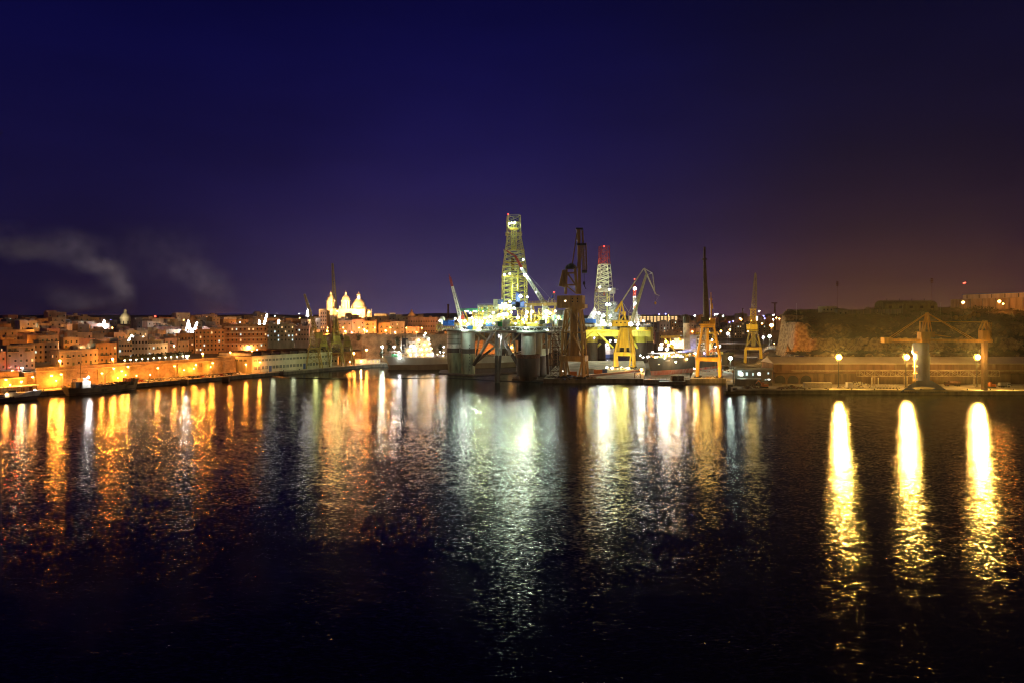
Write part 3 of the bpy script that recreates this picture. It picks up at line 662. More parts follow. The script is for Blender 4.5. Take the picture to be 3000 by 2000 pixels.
for px, py, Y, r, P in fl: flood(R1, W(px, py, Y), 'cool' if (px * 7 + py) % 5 else 'wht', r * .85, P * .9)
for px, py, P in ((1506, 870, 3600), (1506, 840, 3600), (1506, 770, 3000), (1506, 730, 2600), (1504, 700, 1800)): light(W(px, py, 530), P, (.85, 1, .3), .4, R1)  # lights without fittings, added inside the derrick to brighten its lattice
for px, py, Y, P in ((1395, 935, 502, 5000), (1420, 920, 500, 4000), (1560, 935, 478, 4000)): light(W(px, py, Y), P, (.85, 1, .35), .4, R1)  # more added lights without fittings, brightening the deck front
for px in (1408, 1441, 1465, 1477, 1489, 1500, 1512, 1520): flood(R1, W(px, 1087, 550), 'warm', .5, 250 if px % 2 else 0)
flood(R1, W(1499, 1017, 520), 'sod', .8, 1500)
# working lamps hung under the deck that light the columns
for px, py, Y in ((1355, 966, 512), (1540, 962, 464), (1400, 962, 505), (1500, 962, 480)): flood(R1, W(px, py, Y), 'cool', .45, 2400, (0, -2.2, -1.6))

# ------------------------------------------------------------------ drilling rig two, behind the yellow crane
R2 = thing('drilling_rig', 'second drilling rig with yellow deck and red and white lattice derrick behind the yellow crane', 'oil rig', (80, 650, 0)); o = R2.location
GY = pm('rig_two_yellow', (.55, .5, .06), .5, var=.3, scale=.25, streak=True)
mb = MB(o); Y = 650
mb.prism([G(1715, 640), G(1905, 640), G(1885, 720), G(1730, 720)], 25.5, 30.5, GY); mb.prism([G(1712, 638), G(1908, 638), G(1890, 724), G(1728, 724)], 30.6, 31.4, YEL); mb.build('deck', R2)
mb = MB(o); mb.rail([W(1700, 955, 640), W(1908, 955, 640)], 1.4, WHITE, .12, 3); mb.rail([W(1690, 960, 630), W(1740, 960, 630)], 3, GALV, .15, 3); mb.build('deck_railing', R2)
for px, Y2, r in ((1875, 650, 6.5), (1897, 665, 5.6), (1735, 655, 5), (1760, 720, 5)):
    mb = MB(o); x = (px - 1500) / F * Y2
    mb.lathe((x, Y2, 0), [(r, 20), (r, 34)], GY, 20); mb.lathe((x, Y2, 0), [(r + .1, -2), (r + .1, 20)], STEELD, 20); mb.build('column', R2)
for a, b in ((W(1750, 975, 640), W(1796, 1018, 640)), (W(1788, 968, 650), W(1815, 1005, 650)), (W(1735, 975, 640), W(1700, 1005, 640)), (W(1725, 995, 655), W(1700, 1030, 655)), (W(1760, 1005, 660), W(1715, 1050, 660)), (W(1840, 975, 645), W(1868, 1020, 645))):
    mb = MB(o); mb.tube(a, b, 1.1, GY, 10); mb.build('brace', R2)
mb = MB(o); RW = [WHITE, RED]
pts = [(952, 16.5, 15), (850, 14, 13), (838, 12.5, 12), (775, 9.2, 9), (757, 8.4, 8.2), (722, 8, 8)]
cols = [pm('derrick_two_steel', (.42, .38, .22), .5, .2, var=.3), WHITE, WHITE, RED, RED]
for k in range(5):
    (y0, w0, d0), (y1, w1, d1) = pts[k], pts[k + 1]
    mb.quadframe(W(1770, y0, 650), (w0, d0), W(1770, y1, 650), (w1, d1), .15, .34, [5, 1, 5, 1, 2][k], cols[k], .17, faces=(0, 2, 3))
dk = mb.build('derrick', R2)
mb = MB(o); mb.box(W(1770, 851, 648), (14.5, 14, 3), CREAM); mb.box(W(1794, 853, 645), (5, 6, 5), GALV); mb.box(W(1793, 845, 645), (6, 6, .4), GALV); mb.tube(W(1794, 848, 645), W(1812, 848, 645), .2, GALV, 5)
mb.tube(W(1770, 866, 645), W(1770, 850, 645), .8, RED, 6, .2); mb.tube(W(1779, 860, 645), W(1779, 945, 645), .8, DERM, 8); mb.build('monkey_board', dk)
for px, py, s in ((1793, 935, 8), (1797, 905, 7), (1752, 935, 6), (1805, 925, 6)): mb = MB(o); mb.quadframe(W(px, py + 22, 640), (s, s), W(px, py - 20, 640), (s * .8, s * .8), .1, .2, 5, GALV); mb.build('scaffold', R2)
mb = MB(o)
for k in range(5): mb.beam(W(1717 + k * 4, 942, 632), W(1742 + k * 1.5, 900 + k * 3, 636), .45, .45, WHITE)
mb.beam(W(1715, 938, 632), W(1738, 934, 634), 1, .8, WHITE); mb.box(W(1725, 940, 634), (7, 5, 4), BLUE); mb.box(W(1737, 941, 634), (5, 4, 3.4), BLUE); mb.build('pipe_boom', R2)
rnd = random.Random(5)
for k in range(16):
    mb = MB(o); px = rnd.uniform(1745, 1905); Y2 = rnd.uniform(645, 690); x = (px - 1500) / F * Y2; wx, wz = rnd.uniform(3, 6), rnd.uniform(2, 5)
    m = rnd.choice([GREY, GALV, CREAM, BLUEM, GY]); mb.box((x, Y2, 31.4 + wz / 2), (wx, 3, wz), m); mb.box((x, Y2, 31.5 + wz), (wx * 1.05, 3.2, .25), GALV); mb.tube((x + 1, Y2, 31 + wz), (x + 1, Y2, 33.5 + wz), .2, GALV, 5); mb.build('deck_container', R2)
mb = MB(o); mb.sphere(W(1871, 928, 645), 1.9, WHITE, 12, 8); mb.tube(W(1871, 945, 645), W(1871, 932, 645), .5, WHITE, 8); mb.build('satellite_dome', R2)
# lattice mast with white and red lamps
mb = MB(o)
mb.quadframe(W(1861, 948, 635), (6.5, 6), W(1861, 915, 635), (3, 3), .1, .22, 4, WHITE); mb.quadframe(W(1861, 915, 635), (2.8, 2.8), W(1859, 868, 635), (2.2, 2.2), .1, .2, 7, WHITE); mb.quadframe(W(1859, 868, 635), (2.2, 2.2), W(1859, 835, 635), (1.8, 1.8), .1, .2, 5, RED)
mb.tube(W(1859, 835, 635), W(1859, 817, 635), .2, RED, 5); mb.build('flare_mast', R2)
for px, py, r, P, k in ((1860, 846, 1.5, 3500, 'wht'), (1861, 890, 1.2, 2500, 'wht'), (1857, 900, .5, 0, 'red'), (1866, 900, .5, 0, 'red'), (1859, 818, .5, 0, 'red'), (1770, 722, .5, 0, 'red'),
                        (1778, 892, 1.2, 2600, 'cool'), (1786, 892, 1.1, 2000, 'cool'), (1754, 918, 1.1, 2200, 'wht'), (1768, 925, 1.3, 2600, 'cool'), (1788, 925, 1.0, 1800, 'cool'), (1765, 942, 2.0, 6000, 'wht'), (1770, 950, 1.8, 5000, 'cool'), (1757, 842, .8, 900, 'wht'), (1785, 848, .8, 900, 'cool'),
                        (1848, 950, 2.0, 6000, 'wht'), (1869, 951, 1.2, 2500, 'wht'), (1868, 962, .9, 1800, 'wht'), (1885, 941, .9, 900, 'wht'), (1789, 952, 1.0, 2200, 'warm'), (1741, 990, .7, 700, 'blue')):
    flood(R2, W(px, py, 632), k, r, P)
light(W(1880, 985, 615), 5000, GRN, .5, R2); light(W(1800, 985, 625), 5000, (1, .9, .35), .5, R2); light(W(1730, 985, 625), 4000, (1, .9, .35), .5, R2)  # added lights without fittings that brighten the second rig's deck and columns

for px, py, P in ((1770, 930, 4500), (1770, 890, 4000), (1770, 820, 1800), (1770, 790, 1300), (1770, 760, 700)): light(W(px, py, 650), P, (.95, 1, .4), .4, R2)  # lights added inside the second derrick, no fittings modelled
# ------------------------------------------------------------------ harbour cranes
def legs(mb, c0, s0, c1, s1, rz, w, mat, w2=None):
    ca, sa = cos(rz), sin(rz)
    for x, y in ((-1, -1), (1, -1), (1, 1), (-1, 1)):
        p = V(c0) + V((x * s0[0] / 2 * ca - y * s0[1] / 2 * sa, x * s0[0] / 2 * sa + y * s0[1] / 2 * ca, 0)); q = V(c1) + V((x * s1[0] / 2 * ca - y * s1[1] / 2 * sa, x * s1[0] / 2 * sa + y * s1[1] / 2 * ca, 0))
        mb.beam(p, q, w, w, mat, w2, w2)
def ringb(mb, c, s, rz, w, h, mat):
    ca, sa = cos(rz), sin(rz); P = [V(c) + V((x * s[0] / 2 * ca - y * s[1] / 2 * sa, x * s[0] / 2 * sa + y * s[1] / 2 * ca, 0)) for x, y in ((-1, -1), (1, -1), (1, 1), (-1, 1))]
    for i in range(4): mb.beam(P[i], P[(i + 1) % 4], w, h, mat)
    return P
# ---- big brown crane
B = thing('harbour_crane', 'tall rust-brown harbour crane standing dark against the lit drilling rig', 'crane', G(1682, 466, 3)); o = B.location; Y = 466; rz = -.32
mb = MB(o); c = lambda py, px=1682: W(px, py, Y)
for i, p in enumerate(ringb(mb, c(1048, 1681), (15.5, 11), rz, 2.2, 3.6, YELD)): pass
# splayed portal feet, each side an inverted V
ca, sa = cos(rz), sin(rz)
def cr_(x, y, z): return V((c(0).x + x * ca - y * sa, Y + x * sa + y * ca, z))
for sx in (-1, 1):
    for sy in (-1, 1):
        mb.beam(cr_(sx * 7.9, sy * 5.6, 4), cr_(sx * 7.4, sy * 5.2, 16.5), 2.0, 1.6, YELD); mb.beam(cr_(sx * 4.6, sy * 5.6, 4.4), cr_(sx * 6.6, sy * 5.2, 15.5), 1.0, 1.0, YELD)
        mb.box(cr_(sx * 6.3, sy * 5.6, 3.7), (6.5, 1.8, 1.6), DARKM, rz)
        for k in range(4): mb.tube(cr_(sx * 6.3 - 2.3 + k * 1.5, sy * 5.6 - .5, 3.4), cr_(sx * 6.3 - 2.3 + k * 1.5, sy * 5.6 + .5, 3.4), .42, BLACK, 10)
    mb.beam(cr_(sx * 7.8, -5.4, 5), cr_(sx * 7.8, 5.4, 5), .7, .7, YELD); mb.beam(cr_(sx * 7.8, -5.4, 5.2), cr_(sx * 7.5, 0, 15), .6, .6, YELD); mb.beam(cr_(sx * 7.8, 5.4, 5.2), cr_(sx * 7.5, 0, 15), .6, .6, YELD)
mb.build('portal', B)
mb = MB(o)
mb.quadframe(c(1040, 1681), (14.6, 10.6), c(974, 1681), (13.4, 9.4), rz, .62, 1, YELD, .42, square=True, cross='k')
mb.quadframe(c(974, 1681), (13.4, 9.4), c(908, 1681), (9.6, 7.6), rz, .6, 1, YELD, .38, square=True, cross='k')
ringb(mb, c(974, 1681), (13.5, 9.4), rz, .5, .5, YELD)
mb.box(c(974, 1682), (4.8, 3.6, 31), YELD, rz); mb.box(c(1020, 1682), (9, 6.5, 9), YELD, rz, taper=.72); mb.build('tower', B)
mb = MB(o); mb.lathe((c(0).x, Y, c(908).z - 2), [(4.5, 0), (5.6, 2.6), (5.6, 4.2)], YELD, 20); mb.box(c(898, 1677), (19, 9.5, 2.6), YELD, rz); mb.box(c(880, 1673), (17.6, 9, 6.2), YELD, rz)
mb.box(c(901, 1692), (8, 9.8, 2.8), YELD, rz)
hs = mb.build('machinery_house', B)
mb = MB(o)
for dx in (2.0, 5.5): 
    for dz_ in (-1, 1): p = c(880, 1673); mb.box(V((p.x, Y, p.z)) + V((dx * ca + 4.62 * sa, dx * sa - 4.62 * ca, dz_)), (.7, .2, .8), PANE, rz)
mb.build('window', hs); flood(B, W(1656, 882, 455), 'warm', .35)
mb = MB(o)
for s in (-1, 1):
    yo = V((0, s * 2.6, 0))
    mb.beam(c(862, 1657) + yo, c(790, 1660) + yo, 1.5, 1.5, YELD, 1.0, 1.0); mb.beam(c(862, 1691) + yo, c(782, 1684) + yo, 1.6, 1.6, YELD, 1.1, 1.1)
    mb.beam(c(800, 1661) + yo, c(800, 1685) + yo, .8, .8, YELD); mb.beam(c(835, 1661) + yo, c(835, 1688) + yo, .8, .8, YELD); mb.beam(c(800, 1662) + yo, c(835, 1686) + yo, .5, .5, YELD); mb.beam(c(838, 1660) + yo, c(860, 1688) + yo, .5, .5, YELD)
mb.beam(c(792, 1655), c(840, 1646), 1.6, 3.4, YELD, 1.2, 4.5); mb.beam(c(790, 1658), c(842, 1650), .8, .8, YELD)
mb.lathe(c(784, 1673) - V((0, 0, 1)), [(4.4, 0), (3.6, 2), (1.6, 3.6)], DARKM, 12); mb.build('gantry_frame', B)
mb = MB(o)
mb.beam(c(862, 1698), c(705, 1696), 2.0, 3.0, YELD, 1.7, 2.4); mb.beam(c(705, 1696), c(672, 1695), 2.2, 2.8, YELD); mb.box(c(671, 1697), (5.0, 3, 1.2), DARKM); mb.beam(c(780, 1676), c(683, 1690), .7, .7, YELD)
mb.boom(c(788, 1694), c(716, 1703), 1.6, 1.6, 6, .2, YELD); mb.beam(c(676, 1706), c(716, 1708), 1.2, 1.6, YELD); mb.box(c(717, 1703), (6.5, 3, 1.4), DARKM)
bm = mb.build('boom', B)
mb = MB(o); mb.boom(c(712, 1712), c(792, 1716), 2.2, 1.6, 8, .26, YELD); mb.boom(c(716, 1703), c(796, 1709), .8, .8, 7, .14, YELD); mb.box(c(796, 1712), (3.4, 2, 2), DARKM)
for d in (0, .5): mb.tube(c(800, 1711 + d * 4), c(830, 1711 + d * 4), .09, DARKM, 4)
mb.box(c(830, 1711), (1.4, 1, 2), DARKM); mb.tube(c(833, 1711), c(842, 1714), .3, DARKM, 5); mb.tube(c(842, 1714), c(847, 1717), .25, DARKM, 5); mb.build('jib', bm)
# ---- small yellow crane
B = thing('harbour_crane', 'bright yellow harbour crane with a folded grey jib standing before the second rig', 'crane', G(1832, 556, 3)); o = B.location; Y = 556; rz = -.3
c = lambda py, px=1832: W(px, py, Y)
mb = MB(o); ringb(mb, c(1036, 1830), (15.5, 9), rz, 1.3, 2.6, YEL)
ca, sa = cos(rz), sin(rz)
def cr_(x, y, z): return V((c(0, 1830).x + x * ca - y * sa, Y + x * sa + y * ca, z))
for sx in (-1, 1):
    for sy in (-1, 1): mb.beam(cr_(sx * 7.6, sy * 4.4, 3.8), cr_(sx * 7.2, sy * 4.4, 13.5), 1.5, 1.5, YEL, 1.9, 1.9); mb.box(cr_(sx * 7.3, sy * 4.4, 3.4), (4.6, 1, .8), DARKM, rz)
    mb.beam(cr_(sx * 7.6, -4.4, 4.4), cr_(sx * 7.6, 4.4, 4.4), .8, .8, YEL); mb.beam(cr_(sx * 7.6, -4.4, 4.6), cr_(sx * 7.3, 0, 13), .6, .6, YEL); mb.beam(cr_(sx * 7.6, 4.4, 4.6), cr_(sx * 7.3, 0, 13), .6, .6, YEL)
    mb.beam(cr_(sx * 4.6, -4.4, 4.4), cr_(sx * 5.5, -4.4, 13), 1, 1, YEL); mb.beam(cr_(sx * 4.6, -4.4, 4.4), cr_(sx * 7.6, -4.4, 4.4), .8, .8, YEL)
mb.build('portal', B)
mb = MB(o); legs(mb, c(1032, 1830), (15, 8.6), c(962, 1833), (7.5, 5.6), rz, 1.3, YEL, .9); legs(mb, c(1032, 1830), (10, 6), c(962, 1833), (5, 4), rz, .5, YEL, .5)
ringb(mb, c(962, 1833), (8.4, 6.2), rz, .6, .8, YEL); p = c(990, 1832); mb.box(p, (9, 5, 15), YEL, rz, taper=.6); mb.box(c(1022, 1832), (2, 2, 4), YEL, rz); mb.build('tower', B)
mb = MB(o); mb.lathe(c(960, 1833), [(3.6, 0), (3.6, 1.2)], DARKM, 16); mb.box(c(947, 1817), (13, 6.5, 4.2), YEL); mb.box(c(955.5, 1817), (13.4, 6.9, .6), YEL); mb.box(c(938.5, 1822), (11, 5, .4), YELD); hs = mb.build('machinery_house', B)
for px in (1805, 1817, 1829):
    mb = MB(o); mb.tube(c(945.5, px) - V((0, 3.25, 0)), c(945.5, px) - V((0, 3.5, 0)), .75, YELD, 12); mb.tube(c(945.5, px) - V((0, 3.5, 0)), c(945.5, px) - V((0, 3.6, 0)), .5, PANE, 12); mb.build('porthole', hs)
mb = MB(o)
for s in (-2, 2):
    yo = V((0, s, 0)); mb.beam(c(940, 1812) + yo, c(884, 1821) + yo * .4, .5, .5, YEL); mb.beam(c(940, 1833) + yo, c(884, 1821) + yo * .4, .9, .9, YEL, .6, .6); mb.beam(c(922, 1813) + yo, c(922, 1829) + yo, .4, .4, YEL)
    mb.beam(c(883, 1822) + yo * .4, c(914, 1802) + yo, 1.4, 1, YEL, 1.6, 1.6); mb.beam(c(938, 1819) + yo, c(922, 1830) + yo, .5, .5, YEL)
mb.box(c(918, 1827), (3.4, 3, 2.6), YEL); mb.build('gantry_frame', B)
mb = MB(o); GJ = pm('grey_green_jib', (.4, .42, .3), .6, var=.2)
mb.boom(c(944, 1850), c(806, 1893), 2.4, 1.2, 14, .24, GJ); mb.beam(c(944, 1852), c(806, 1893), 1.1, 1.1, GJ); mb.beam(c(883, 1822), c(787, 1886), .9, .9, GJ); mb.tube(c(883, 1822), c(915, 1842), .22, GJ, 5); mb.tube(c(915, 1842), c(922, 1862), .22, GJ, 5); mb.tube(c(915, 1842), c(860, 1872), .15, GJ, 5); mb.tube(c(940, 1842), c(915, 1842), .15, GJ, 5)
bm = mb.build('boom', B)
mb = MB(o); mb.beam(c(786, 1887), c(862, 1921), 1.2, 1.2, GJ, .8, .8); mb.beam(c(862, 1921), c(867, 1932), .5, .5, GJ); mb.beam(c(787, 1888), c(801, 1912), .6, .6, GJ); mb.beam(c(801, 1912), c(862, 1919), .5, .5, GJ); mb.beam(c(801, 1912), c(806, 1893), .3, .3, GJ)
mb.tube(c(867, 1931), c(885, 1920), .04, GJ, 4); mb.build('jib', bm)
mb = MB(o); mb.sphere(c(888, 1920), .9, YEL, 8, 6, 1.3); mb.tube(c(867, 1920), c(885, 1920), .06, DARKM, 4); mb.build('hook_block', bm)
# ---- tall yellow crane seen end-on
B = thing('harbour_crane', 'tall yellow harbour crane with a dark boom raised straight up beside the docked dark ship', 'crane', G(2075, 468, 3)); o = B.location; Y = 468; rz = -.35
c = lambda py, px=2075: W(px, py, Y)
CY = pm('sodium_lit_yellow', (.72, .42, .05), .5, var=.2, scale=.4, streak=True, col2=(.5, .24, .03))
mb = MB(o); ringb(mb, c(1051, 2076), (15.5, 8), rz, 1.3, 2.4, CY); ca, sa = cos(rz), sin(rz)
def cr_(x, y, z): return V((c(0, 2076).x + x * ca - y * sa, Y + x * sa + y * ca, z))
for sx in (-1, 1):
    for sy in (-1, 1): mb.beam(cr_(sx * 7.4, sy * 3.9, 3.6), cr_(sx * 7.2, sy * 3.9, 15), 1.5, 1.5, CY, 1.8, 1.8); mb.box(cr_(sx * 7.2, sy * 3.9, 3.4), (4.6, 1.4, .9), DARKM, rz)
    for k in range(7): mb.beam(cr_(sx * 7.4, -3.9, 4.6 + k * 1.5), cr_(sx * 7.4, 3.9, 4.6 + k * 1.5), .25, .25, CY)
mb.build('portal', B)
mb = MB(o); legs(mb, c(1046, 2076), (15, 7.6), c(958, 2075), (7.6, 5), rz, 1.3, CY, 1.0); ringb(mb, c(957, 2074), (9, 6), rz, .7, 1.2, CY)
ringb(mb, c(1000, 2075.5), (11.4, 6.2), rz, .5, .5, CY); mb.beam(c(1040, 2072), c(962, 2072), 1.9, 1.9, CY); mb.quadframe(c(1046, 2050), (2, 2), c(962, 2062), (2, 2), rz, .12, 9, GALV); mb.build('tower', B)
mb = MB(o); mb.box(c(951, 2073), (10.5, 7, 1.0), CY, rz); mb.box(c(941, 2088), (3.6, 4.5, 4.2), CY, rz); mb.rail([c(948, 2056) - V((0, 4, 0)), c(948, 2092) - V((0, 4, 0))], 1.2, CY, .08, 1.4)
mb.beam(c(934, 2084), c(872, 2083), .8, .8, CY); mb.beam(c(905, 2086), c(890, 2085), 1.2, 1.2, CY); mb.box(c(877, 2083), (2.4, 1.6, .4), CY); mb.tube(c(872, 2083), c(857, 2083), .3, CY, 6); mb.box(c(938, 2066), (5, 5, 4), DARKM, rz); mb.build('machinery_house', B)
mb = MB(o); DB = pm('dark_boom_paint', (.06, .04, .025), .7, var=.3)
mb.beam(c(945, 2070), c(765, 2064), 3.6, 2.6, DB, 1.5, 1.5); mb.beam(c(765, 2064), c(724, 2064), 1.3, 1.3, DB, 1.3, 1.0); mb.box(c(760, 2064), (3.2, 2, 1), DB); mb.tube(c(830, 2060.5), c(735, 2061.5), .14, GALV, 4); mb.tube(c(945, 2060), c(760, 2061), .1, GALV, 4); mb.build('boom', B)
# ---- lattice crane at the far right dock
B = thing('harbour_crane', 'old olive-yellow crane with an upright lattice boom beside the pale cliff', 'crane', G(2206, 590, 6)); o = B.location; Y = 590; rz = -.25
c = lambda py, px=2207: W(px, py, Y)
mb = MB(o); ringb(mb, c(1020, 2207), (12.5, 7), rz, 1.1, 2.0, YEL); legs(mb, c(1062, 2206), (13, 7.4), c(1022, 2206), (12.5, 7), rz, 1.4, YEL); mb.build('portal', B)
mb = MB(o); mb.quadframe(c(1015, 2207), (12, 6.6), c(970, 2206), (6, 5), rz, .45, 1, OLIVE, .25, square=True); mb.box(c(993, 2207), (3.2, 3, 12), OLIVE, rz); mb.box(c(968, 2206), (9, 6, .5), YEL, rz); mb.build('tower', B)
mb = MB(o); mb.box(c(958, 2203), (9, 5, 4.4), YEL, rz); mb.quadframe(c(950, 2207), (4.6, 4), c(907, 2207), (3.9, 3.6), rz, .25, 5, YEL); mb.box(c(906, 2206), (5.4, 4.4, .5), YEL, rz); mb.build('machinery_house', B)
mb = MB(o); mb.boom(c(905, 2209), c(812, 2213), 3.6, 1.4, 14, .2, OLIVE); mb.boom(c(812, 2213), c(800, 2213), 1.4, .6, 2, .2, OLIVE); mb.tube(c(905, 2215), c(812, 2214), .08, DARKM, 4); mb.build('boom', B)
# ---- three old cranes on the left quay
def old_crane(px, Y, ybase, yport, ytow, boom, label, wid, house):
    z0 = QZ; B = thing('harbour_crane', label, 'crane', G(px, Y, z0), group=None); o = B.location; rz = .5
    c = lambda py, q=px: W(q, py, Y)
    mb = MB(o); zp = c(yport).z; legs(mb, V((o.x, Y, z0 + .3)), (wid, wid * .7), V((o.x, Y, zp)), (wid * .62, wid * .45), rz, .7, OLIVE, .6); ringb(mb, V((o.x, Y, zp)), (wid * .62, wid * .45), rz, .7, .9, OLIVE)
    mb.quadframe(V((o.x, Y, z0 + 3)), (wid * .9, wid * .6), V((o.x, Y, zp)), (wid * .62, wid * .45), rz, .2, 2, OLIVE, .15)
    mb.build('portal', B)
    mb = MB(o); mb.quadframe(V((o.x, Y, zp)), (wid * .5, wid * .4), V((o.x, Y, c(ytow).z)), (wid * .26, wid * .24), rz, .3, 4, OLIVE, .15); mb.build('tower', B)
    mb = MB(o); p = W(house[0], house[1], Y); mb.box(p, house[2], OLIVE, rz); mb.box(p + V((0, 0, house[2][2] / 2 + .15)), (house[2][0] + .5, house[2][1] + .5, .3), DARKM, rz); mb.build('machinery_house', B)
    if boom:
        mb = MB(o); (x0, y0), (x1, y1), n, w0, w1 = boom; mb.boom(W(x0, y0, Y), W(x1, y1, Y), w0, w1, n, .2, OLIVE, rb=.12); mb.tube(W(x0 + 8, y0, Y), W(x1, y1, Y), .1, DARKM, 4); mb.tube(W(x0 - 2, y0 + 3, Y), W(x1 - 1, y1, Y), .1, DARKM, 4); mb.build('boom', B)
    return B
old_crane(918, 552, 1080, 1020, 960, ((925, 968), (892, 862), 13, 2.4, 1.0), 'olive lattice crane with its boom leaning left, before the sawtooth warehouse end', 13, (934, 983, (6, 4.5, 5)))
old_crane(984, 575, 1075, 1005, 950, ((985, 960), (974, 772), 20, 3.6, 1.1), 'olive lattice crane with a very tall upright boom in front of the domed church', 13, (985, 992, (5, 4.5, 5)))
old_crane(1016, 585, 1075, 1012, 985, None, 'short olive crane without raised boom between the tall crane and the white tanker', 11, (1017, 1004, (5, 4, 2.4)))
B = old_crane(948, 566, 1078, 1012, 985, None, 'low olive crane with a square cabin squeezed between two taller lattice cranes', 9, (946, 1010, (6, 4, 2.2)))

# lights without lamp bodies, added to brighten the cranes and the warehouse
for px, py, Y, P, c_ in ((2040, 1075, 455, 3000, (1, .5, .1)), (2100, 1085, 455, 3000, (1, .5, .1)), (2070, 1000, 448, 3600, (1, .6, .13)), (1832, 1055, 535, 2800, (1, .9, .25)), (1815, 1000, 530, 2800, (1, .9, .25)), (1830, 925, 535, 2500, (1, .9, .3)), (2206, 1045, 570, 2200, (1, .6, .15)), (2200, 985, 570, 1800, (1, .7, .2)), (2207, 930, 570, 1600, (1, .75, .25)), (1720, 1075, 446, 350, (1, .42, .08)), (1765, 1010, 432, 1900, (1, .62, .2)), (1740, 880, 430, 1700, (1, .62, .2)), (1700, 1085, 440, 450, (1, .45, .1)), (1905, 1100, 470, 2600, (1, .42, .08)), (1990, 1085, 472, 1600, (1, .9, .7)),
                         (925, 1060, 535, 600, (.9, .9, .3)), (930, 1000, 535, 700, (.9, 1, .3)), (985, 1000, 560, 1400, (.9, 1, .3)), (985, 930, 560, 900, (.9, .8, .3)), (905, 905, 540, 900, (.9, .8, .3)), (980, 850, 560, 900, (.9, .7, .3)), (800, 1070, 515, 260, (.95, 1, .6)), (860, 1065, 530, 260, (.95, 1, .6))):
    p = W(px, py, Y); light(p, P, c_, 1.6)

for nm, px0, px1, y0, y1, Y in (('brown', 1668, 1672, 1040, 905, 459), ('tall', 2068, 2068, 1046, 960, 462), ('small', 1846, 1840, 1032, 962, 549)):
    par = {'brown': 'tall rust-brown', 'tall': 'tall yellow', 'small': 'bright yellow'}[nm]; B = [x for x in COL.objects if x.parent is None and x.name.startswith('harbour_crane') and x['label'].startswith(par)][0]
    mb = MB(B.location); a, b = W(px0, y0, Y), W(px1, y1, Y)
    for s_ in (-.35, .35): mb.tube(a + V((s_, 0, 0)), b + V((s_, 0, 0)), .07, GALV, 4)
    for i in range(40): q = a.lerp(b, i / 40); mb.tube(q - V((.35, 0, 0)), q + V((.35, 0, 0)), .05, GALV, 4, caps=False)
    mb.build('ladder', B)
# ------------------------------------------------------------------ ships and boats
def hull(mb, L, B, T, zd, zbow, bands, n=22, sternw=.75, bowp=.35, flare=1.15, bowl=.28, rake=.06, z0=-1.5):
    """x runs from stern (0) to bow (L); bands = [(z, mat), ...] upward"""
    rings = []
    zs = sorted(set([z0] + [b[0] for b in bands[:-1]] ))
    for i in range(n + 1):
        t = i / n; k = 1.0
        if t < .14: k = sternw + (1 - sternw) * sin(t / .14 * pi / 2)
        if t > 1 - bowl: k = max(.015, cos((t - 1 + bowl) / bowl * pi / 2) ** .75)
        zt = zd + (zbow - zd) * sstep(1 - bowl * 1.1, 1, t) + (zbow - zd) * .25 * sstep(.15, 0, t)
        row = []
        zz = [z0] + [z for z in zs if z > z0 and z < zt] + [zt]
        while len(zz) < len(zs) + 1: zz.append(zt)
        for z in zz:
            f = (z - z0) / max(.1, zt - z0); kk = k
            if t > 1 - bowl: kk = k * (.62 + .38 * f ** .8)
            if t < .1: kk = k * (.25 + .75 * min(1, f * 1.3))
            xx = t * L + rake * L * f * (t > .9) * (t - .9) * 10 - .05 * L * f * (t < .08) * (1 - t / .08)
            row.append((xx, kk * B / 2, z))
        rings.append(row)
    m = len(rings[0])
    for side in (-1, 1):
        for j in range(m - 1):
            zmid = (rings[n // 2][j][2] + rings[n // 2][j + 1][2]) / 2; mat = [b[1] for b in bands if zmid <= b[0] or b is bands[-1]][0]
            vs = [(r[j][0], side * r[j][1], r[j][2]) for r in rings] + [(r[j + 1][0], side * r[j + 1][1], r[j + 1][2]) for r in rings]
            fs = [(i, i + 1, n + 2 + i, n + 1 + i) if side < 0 else (i + 1, i, n + 1 + i, n + 2 + i) for i in range(n)]
            mb.add([tuple(V(v)) for v in vs], fs, mat, True)
    top = [(r[-1][0], -r[-1][1], r[-1][2] - .9) for r in rings] + [(r[-1][0], r[-1][1], r[-1][2] - .9) for r in rings]
    mb.add(top, [(i, i + 1, n + 2 + i, n + 1 + i) for i in range(n)], bands[-1][2] if len(bands[-1]) > 2 else RUST)
    tr = rings[0]; 
    for j in range(m - 1):
        zmid = (tr[j][2] + tr[j + 1][2]) / 2; mat = [b[1] for b in bands if zmid <= b[0] or b is bands[-1]][0]
        mb.add([(tr[j][0], -tr[j][1], tr[j][2]), (tr[j][0], tr[j][1], tr[j][2]), (tr[j + 1][0], tr[j + 1][1], tr[j + 1][2]), (tr[j + 1][0], -tr[j + 1][1], tr[j + 1][2])], [(0, 1, 2, 3)], mat)
    return rings
def text(s, size, mat, parent, loc, rot, depth=.03, name='lettering', shear=0):
    cu = bpy.data.curves.new('t', 'FONT'); cu.body = s; cu.size = size; cu.extrude = depth; cu.align_x = 'CENTER'; cu.shear = shear
    t = bpy.data.objects.new('t', cu); COL.objects.link(t); dg = bpy.context.evaluated_depsgraph_get(); me = bpy.data.meshes.new_from_object(t.evaluated_get(dg)); bpy.data.objects.remove(t); me.name = name
    me.materials.clear(); me.materials.append(mat)
    o = bpy.data.objects.new(name, me); COL.objects.link(o); o.parent = parent; o.location = loc; o.rotation_euler = rot; return o
def deck_clutter(mb, x0, x1, B, z, n, rnd, mats):
    for k in range(n):
        x = rnd.uniform(x0, x1); y = rnd.uniform(-B / 2.4, B / 2.4); h = rnd.uniform(.5, 2.4)
        mb.box((x, y, z + h / 2), (rnd.uniform(.4, 2.5), rnd.uniform(.4, 2), h), rnd.choice(mats))
